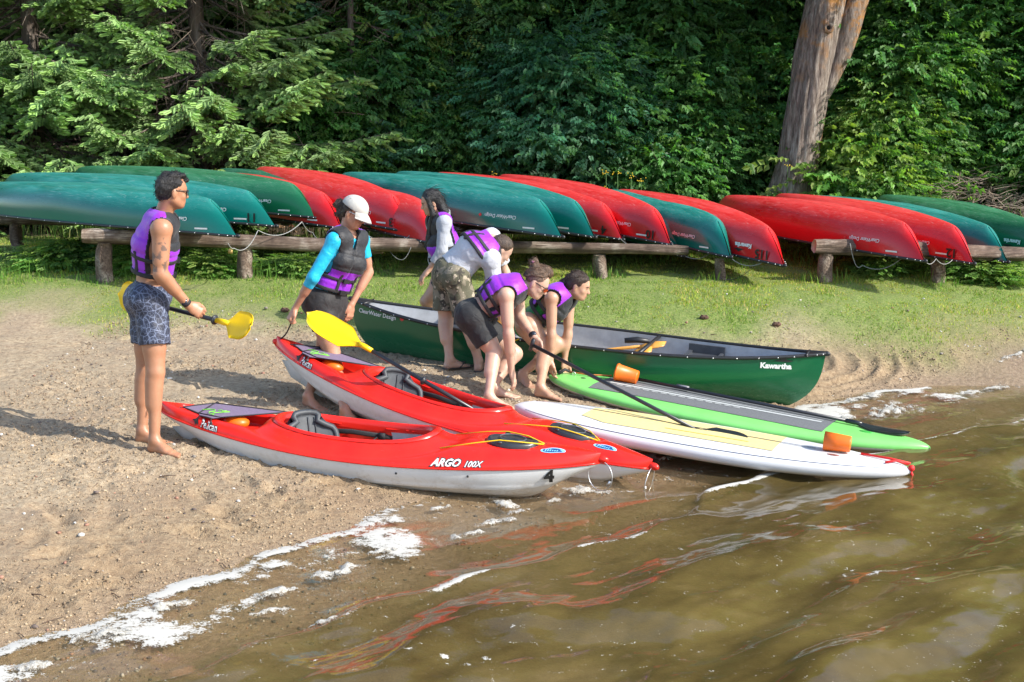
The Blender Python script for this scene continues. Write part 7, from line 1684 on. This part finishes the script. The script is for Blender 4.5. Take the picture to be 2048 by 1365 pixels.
def rack_weeds(x, y, g):
    d = np.ones(len(x)) * 9
    for (px_, yy) in [(q[0], q[1]) for q in postsL + postsR]: d = np.minimum(d, np.hypot(x - px_, (y - yy)))
    return inview(x, y) & ((d < .28) | ((x < -2.2) & (y > 14.6) & (g.random(len(x)) < .55)) | ((fbm(x * 1.3 + 9, y * 1.3, o=2) > .2) & (y > 15.2)))
obj('rack_weeds', blades(9000, (-6.6, 6.6), (13.9, 17.0), .06, .16, .005, [(.09, .20, .03), (.12, .25, .04)], rack_weeds, 6, .5), None, GRM, kind='stuff', label='longer grass and weeds left growing round the rack posts', cat='grass')
for (px, Y, sc, lab_) in ((300, 15.6, .50, 'leafy weed in the shade under the leftmost canoe'), (420, 15.3, .42, 'fern like weed between the left rack posts'), (590, 15.1, .34, 'small weed right of the second rack post'), (130, 15.8, .5, 'weed under the far left canoes'), (1760, 15.3, .35, 'weed under the long red canoe on the short rack'), (1960, 15.2, .4, 'weed behind the last post of the short rack'), (360, 16.0, .5, 'taller weed in the dark under the second teal canoe')):
    x = (px - 1024) / FPX * Y; r_ = empty('weed', (x, Y, gz(x, Y)), label=lab_, cat='weed', group='weeds under the racks'); c = bpy.data.objects.new('leaves', CM['low']); COL.objects.link(c); c.parent = r_; c.scale = (sc * 1.2, sc, sc * .55); c.rotation_euler = (0, 0, px); c.material_slots[0].link = 'OBJECT'; c.material_slots[0].material = LM['light']
YF = plain('yellow_petals', (.75, .50, .02), .6)
for i, (px, py) in enumerate(((1212, 347), (1235, 348), (1282, 361), (1208, 379), (985, 352), (992, 360), (1140, 372), (1262, 352), (1575, 330))):
    Y = 20.6 + .1 * (i % 3); tp = atY(px, py, Y); b0 = np.array((tp[0], Y, gz(tp[0], Y))); r_ = empty('wildflower', tuple(b0), label=['tall yellow wildflower with the highest head at the foot of the wood', 'yellow wildflower beside the tallest one', 'single yellow wildflower head further right', 'low yellow wildflower just above the red canoe', 'pale yellow wildflower above the teal canoe hump', 'second pale yellow wildflower above the teal canoe hump', 'yellow wildflower above the first red canoe right of the girl', 'small yellow wildflower between two taller ones', 'yellow wildflower at the left foot of the leaning trunk'][i], cat='wildflower', group='yellow wildflowers'); d = tp - b0
    MB().tube([(0, 0, 0), d * .5 + (.01, 0, 0), d], .005, 4).build('stem', plain('stem_green', (.06, .13, .03), .7), r_)
    b = MB(); [b.sph(d + g_.standard_normal(3) * (.030, .02, .022), .0085, 5, 3) for _ in range(8)]; b.build('flower_head', YF, r_)
# small things dropped on the sand
for (px, py, lab_) in ((1005, 746, 'brown pine cone on the sand behind the person in black shorts'), (570, 625, 'dark pine cone on the grass left of the turquoise sleeve'), (1553, 654, 'dark bit of wood on the sand right of the green canoe'), (1408, 640, 'dark clod at the grass edge above the green canoe')):
    q = gnd(px, py); b = MB(); b.sph(q + (0, 0, .022), .030, 10, 8, (1.5, .8, .75)); [b.sph(q + (.03 * cos(k * 2.4) * (1 - k / 26), .02 * sin(k * 2.4), .030 + .012 * sin(k * 1.7)), .010, 5, 4, (1, 1, .5)) for k in range(14)]; b.build('pine_cone' if 'cone' in lab_ else 'debris', plain('cone_brown', (.11, .06, .04), .9, .4, 40, .6), None, label=lab_, cat='pine cone' if 'cone' in lab_ else 'debris')

cur = []; rad = []; g_ = np.random.default_rng(77)
for i in range(190):
    q = gnd(g_.uniform(0, 1900), g_.uniform(640, 1290))
    if float(shore(q[0], q[1])) < .1: continue
    a = g_.uniform(0, 2 * pi); L = g_.uniform(.03, .13); z = q[2] + .012; cur.append([np.array((q[0], q[1], z)), np.array((q[0] + cos(a) * L * .5 + .01, q[1] + sin(a) * L * .5, z + .006)), np.array((q[0] + cos(a) * L, q[1] + sin(a) * L, z))]); rad.append(g_.uniform(.0018, .0045))
tag(tube_net(cur, rad, 4).build('beach_twigs', plain('dark_twig', (.10, .065, .045), .9, .4, 20), None), 'small dark twigs and bark bits strewn over the sand', 'twigs', kind='stuff')
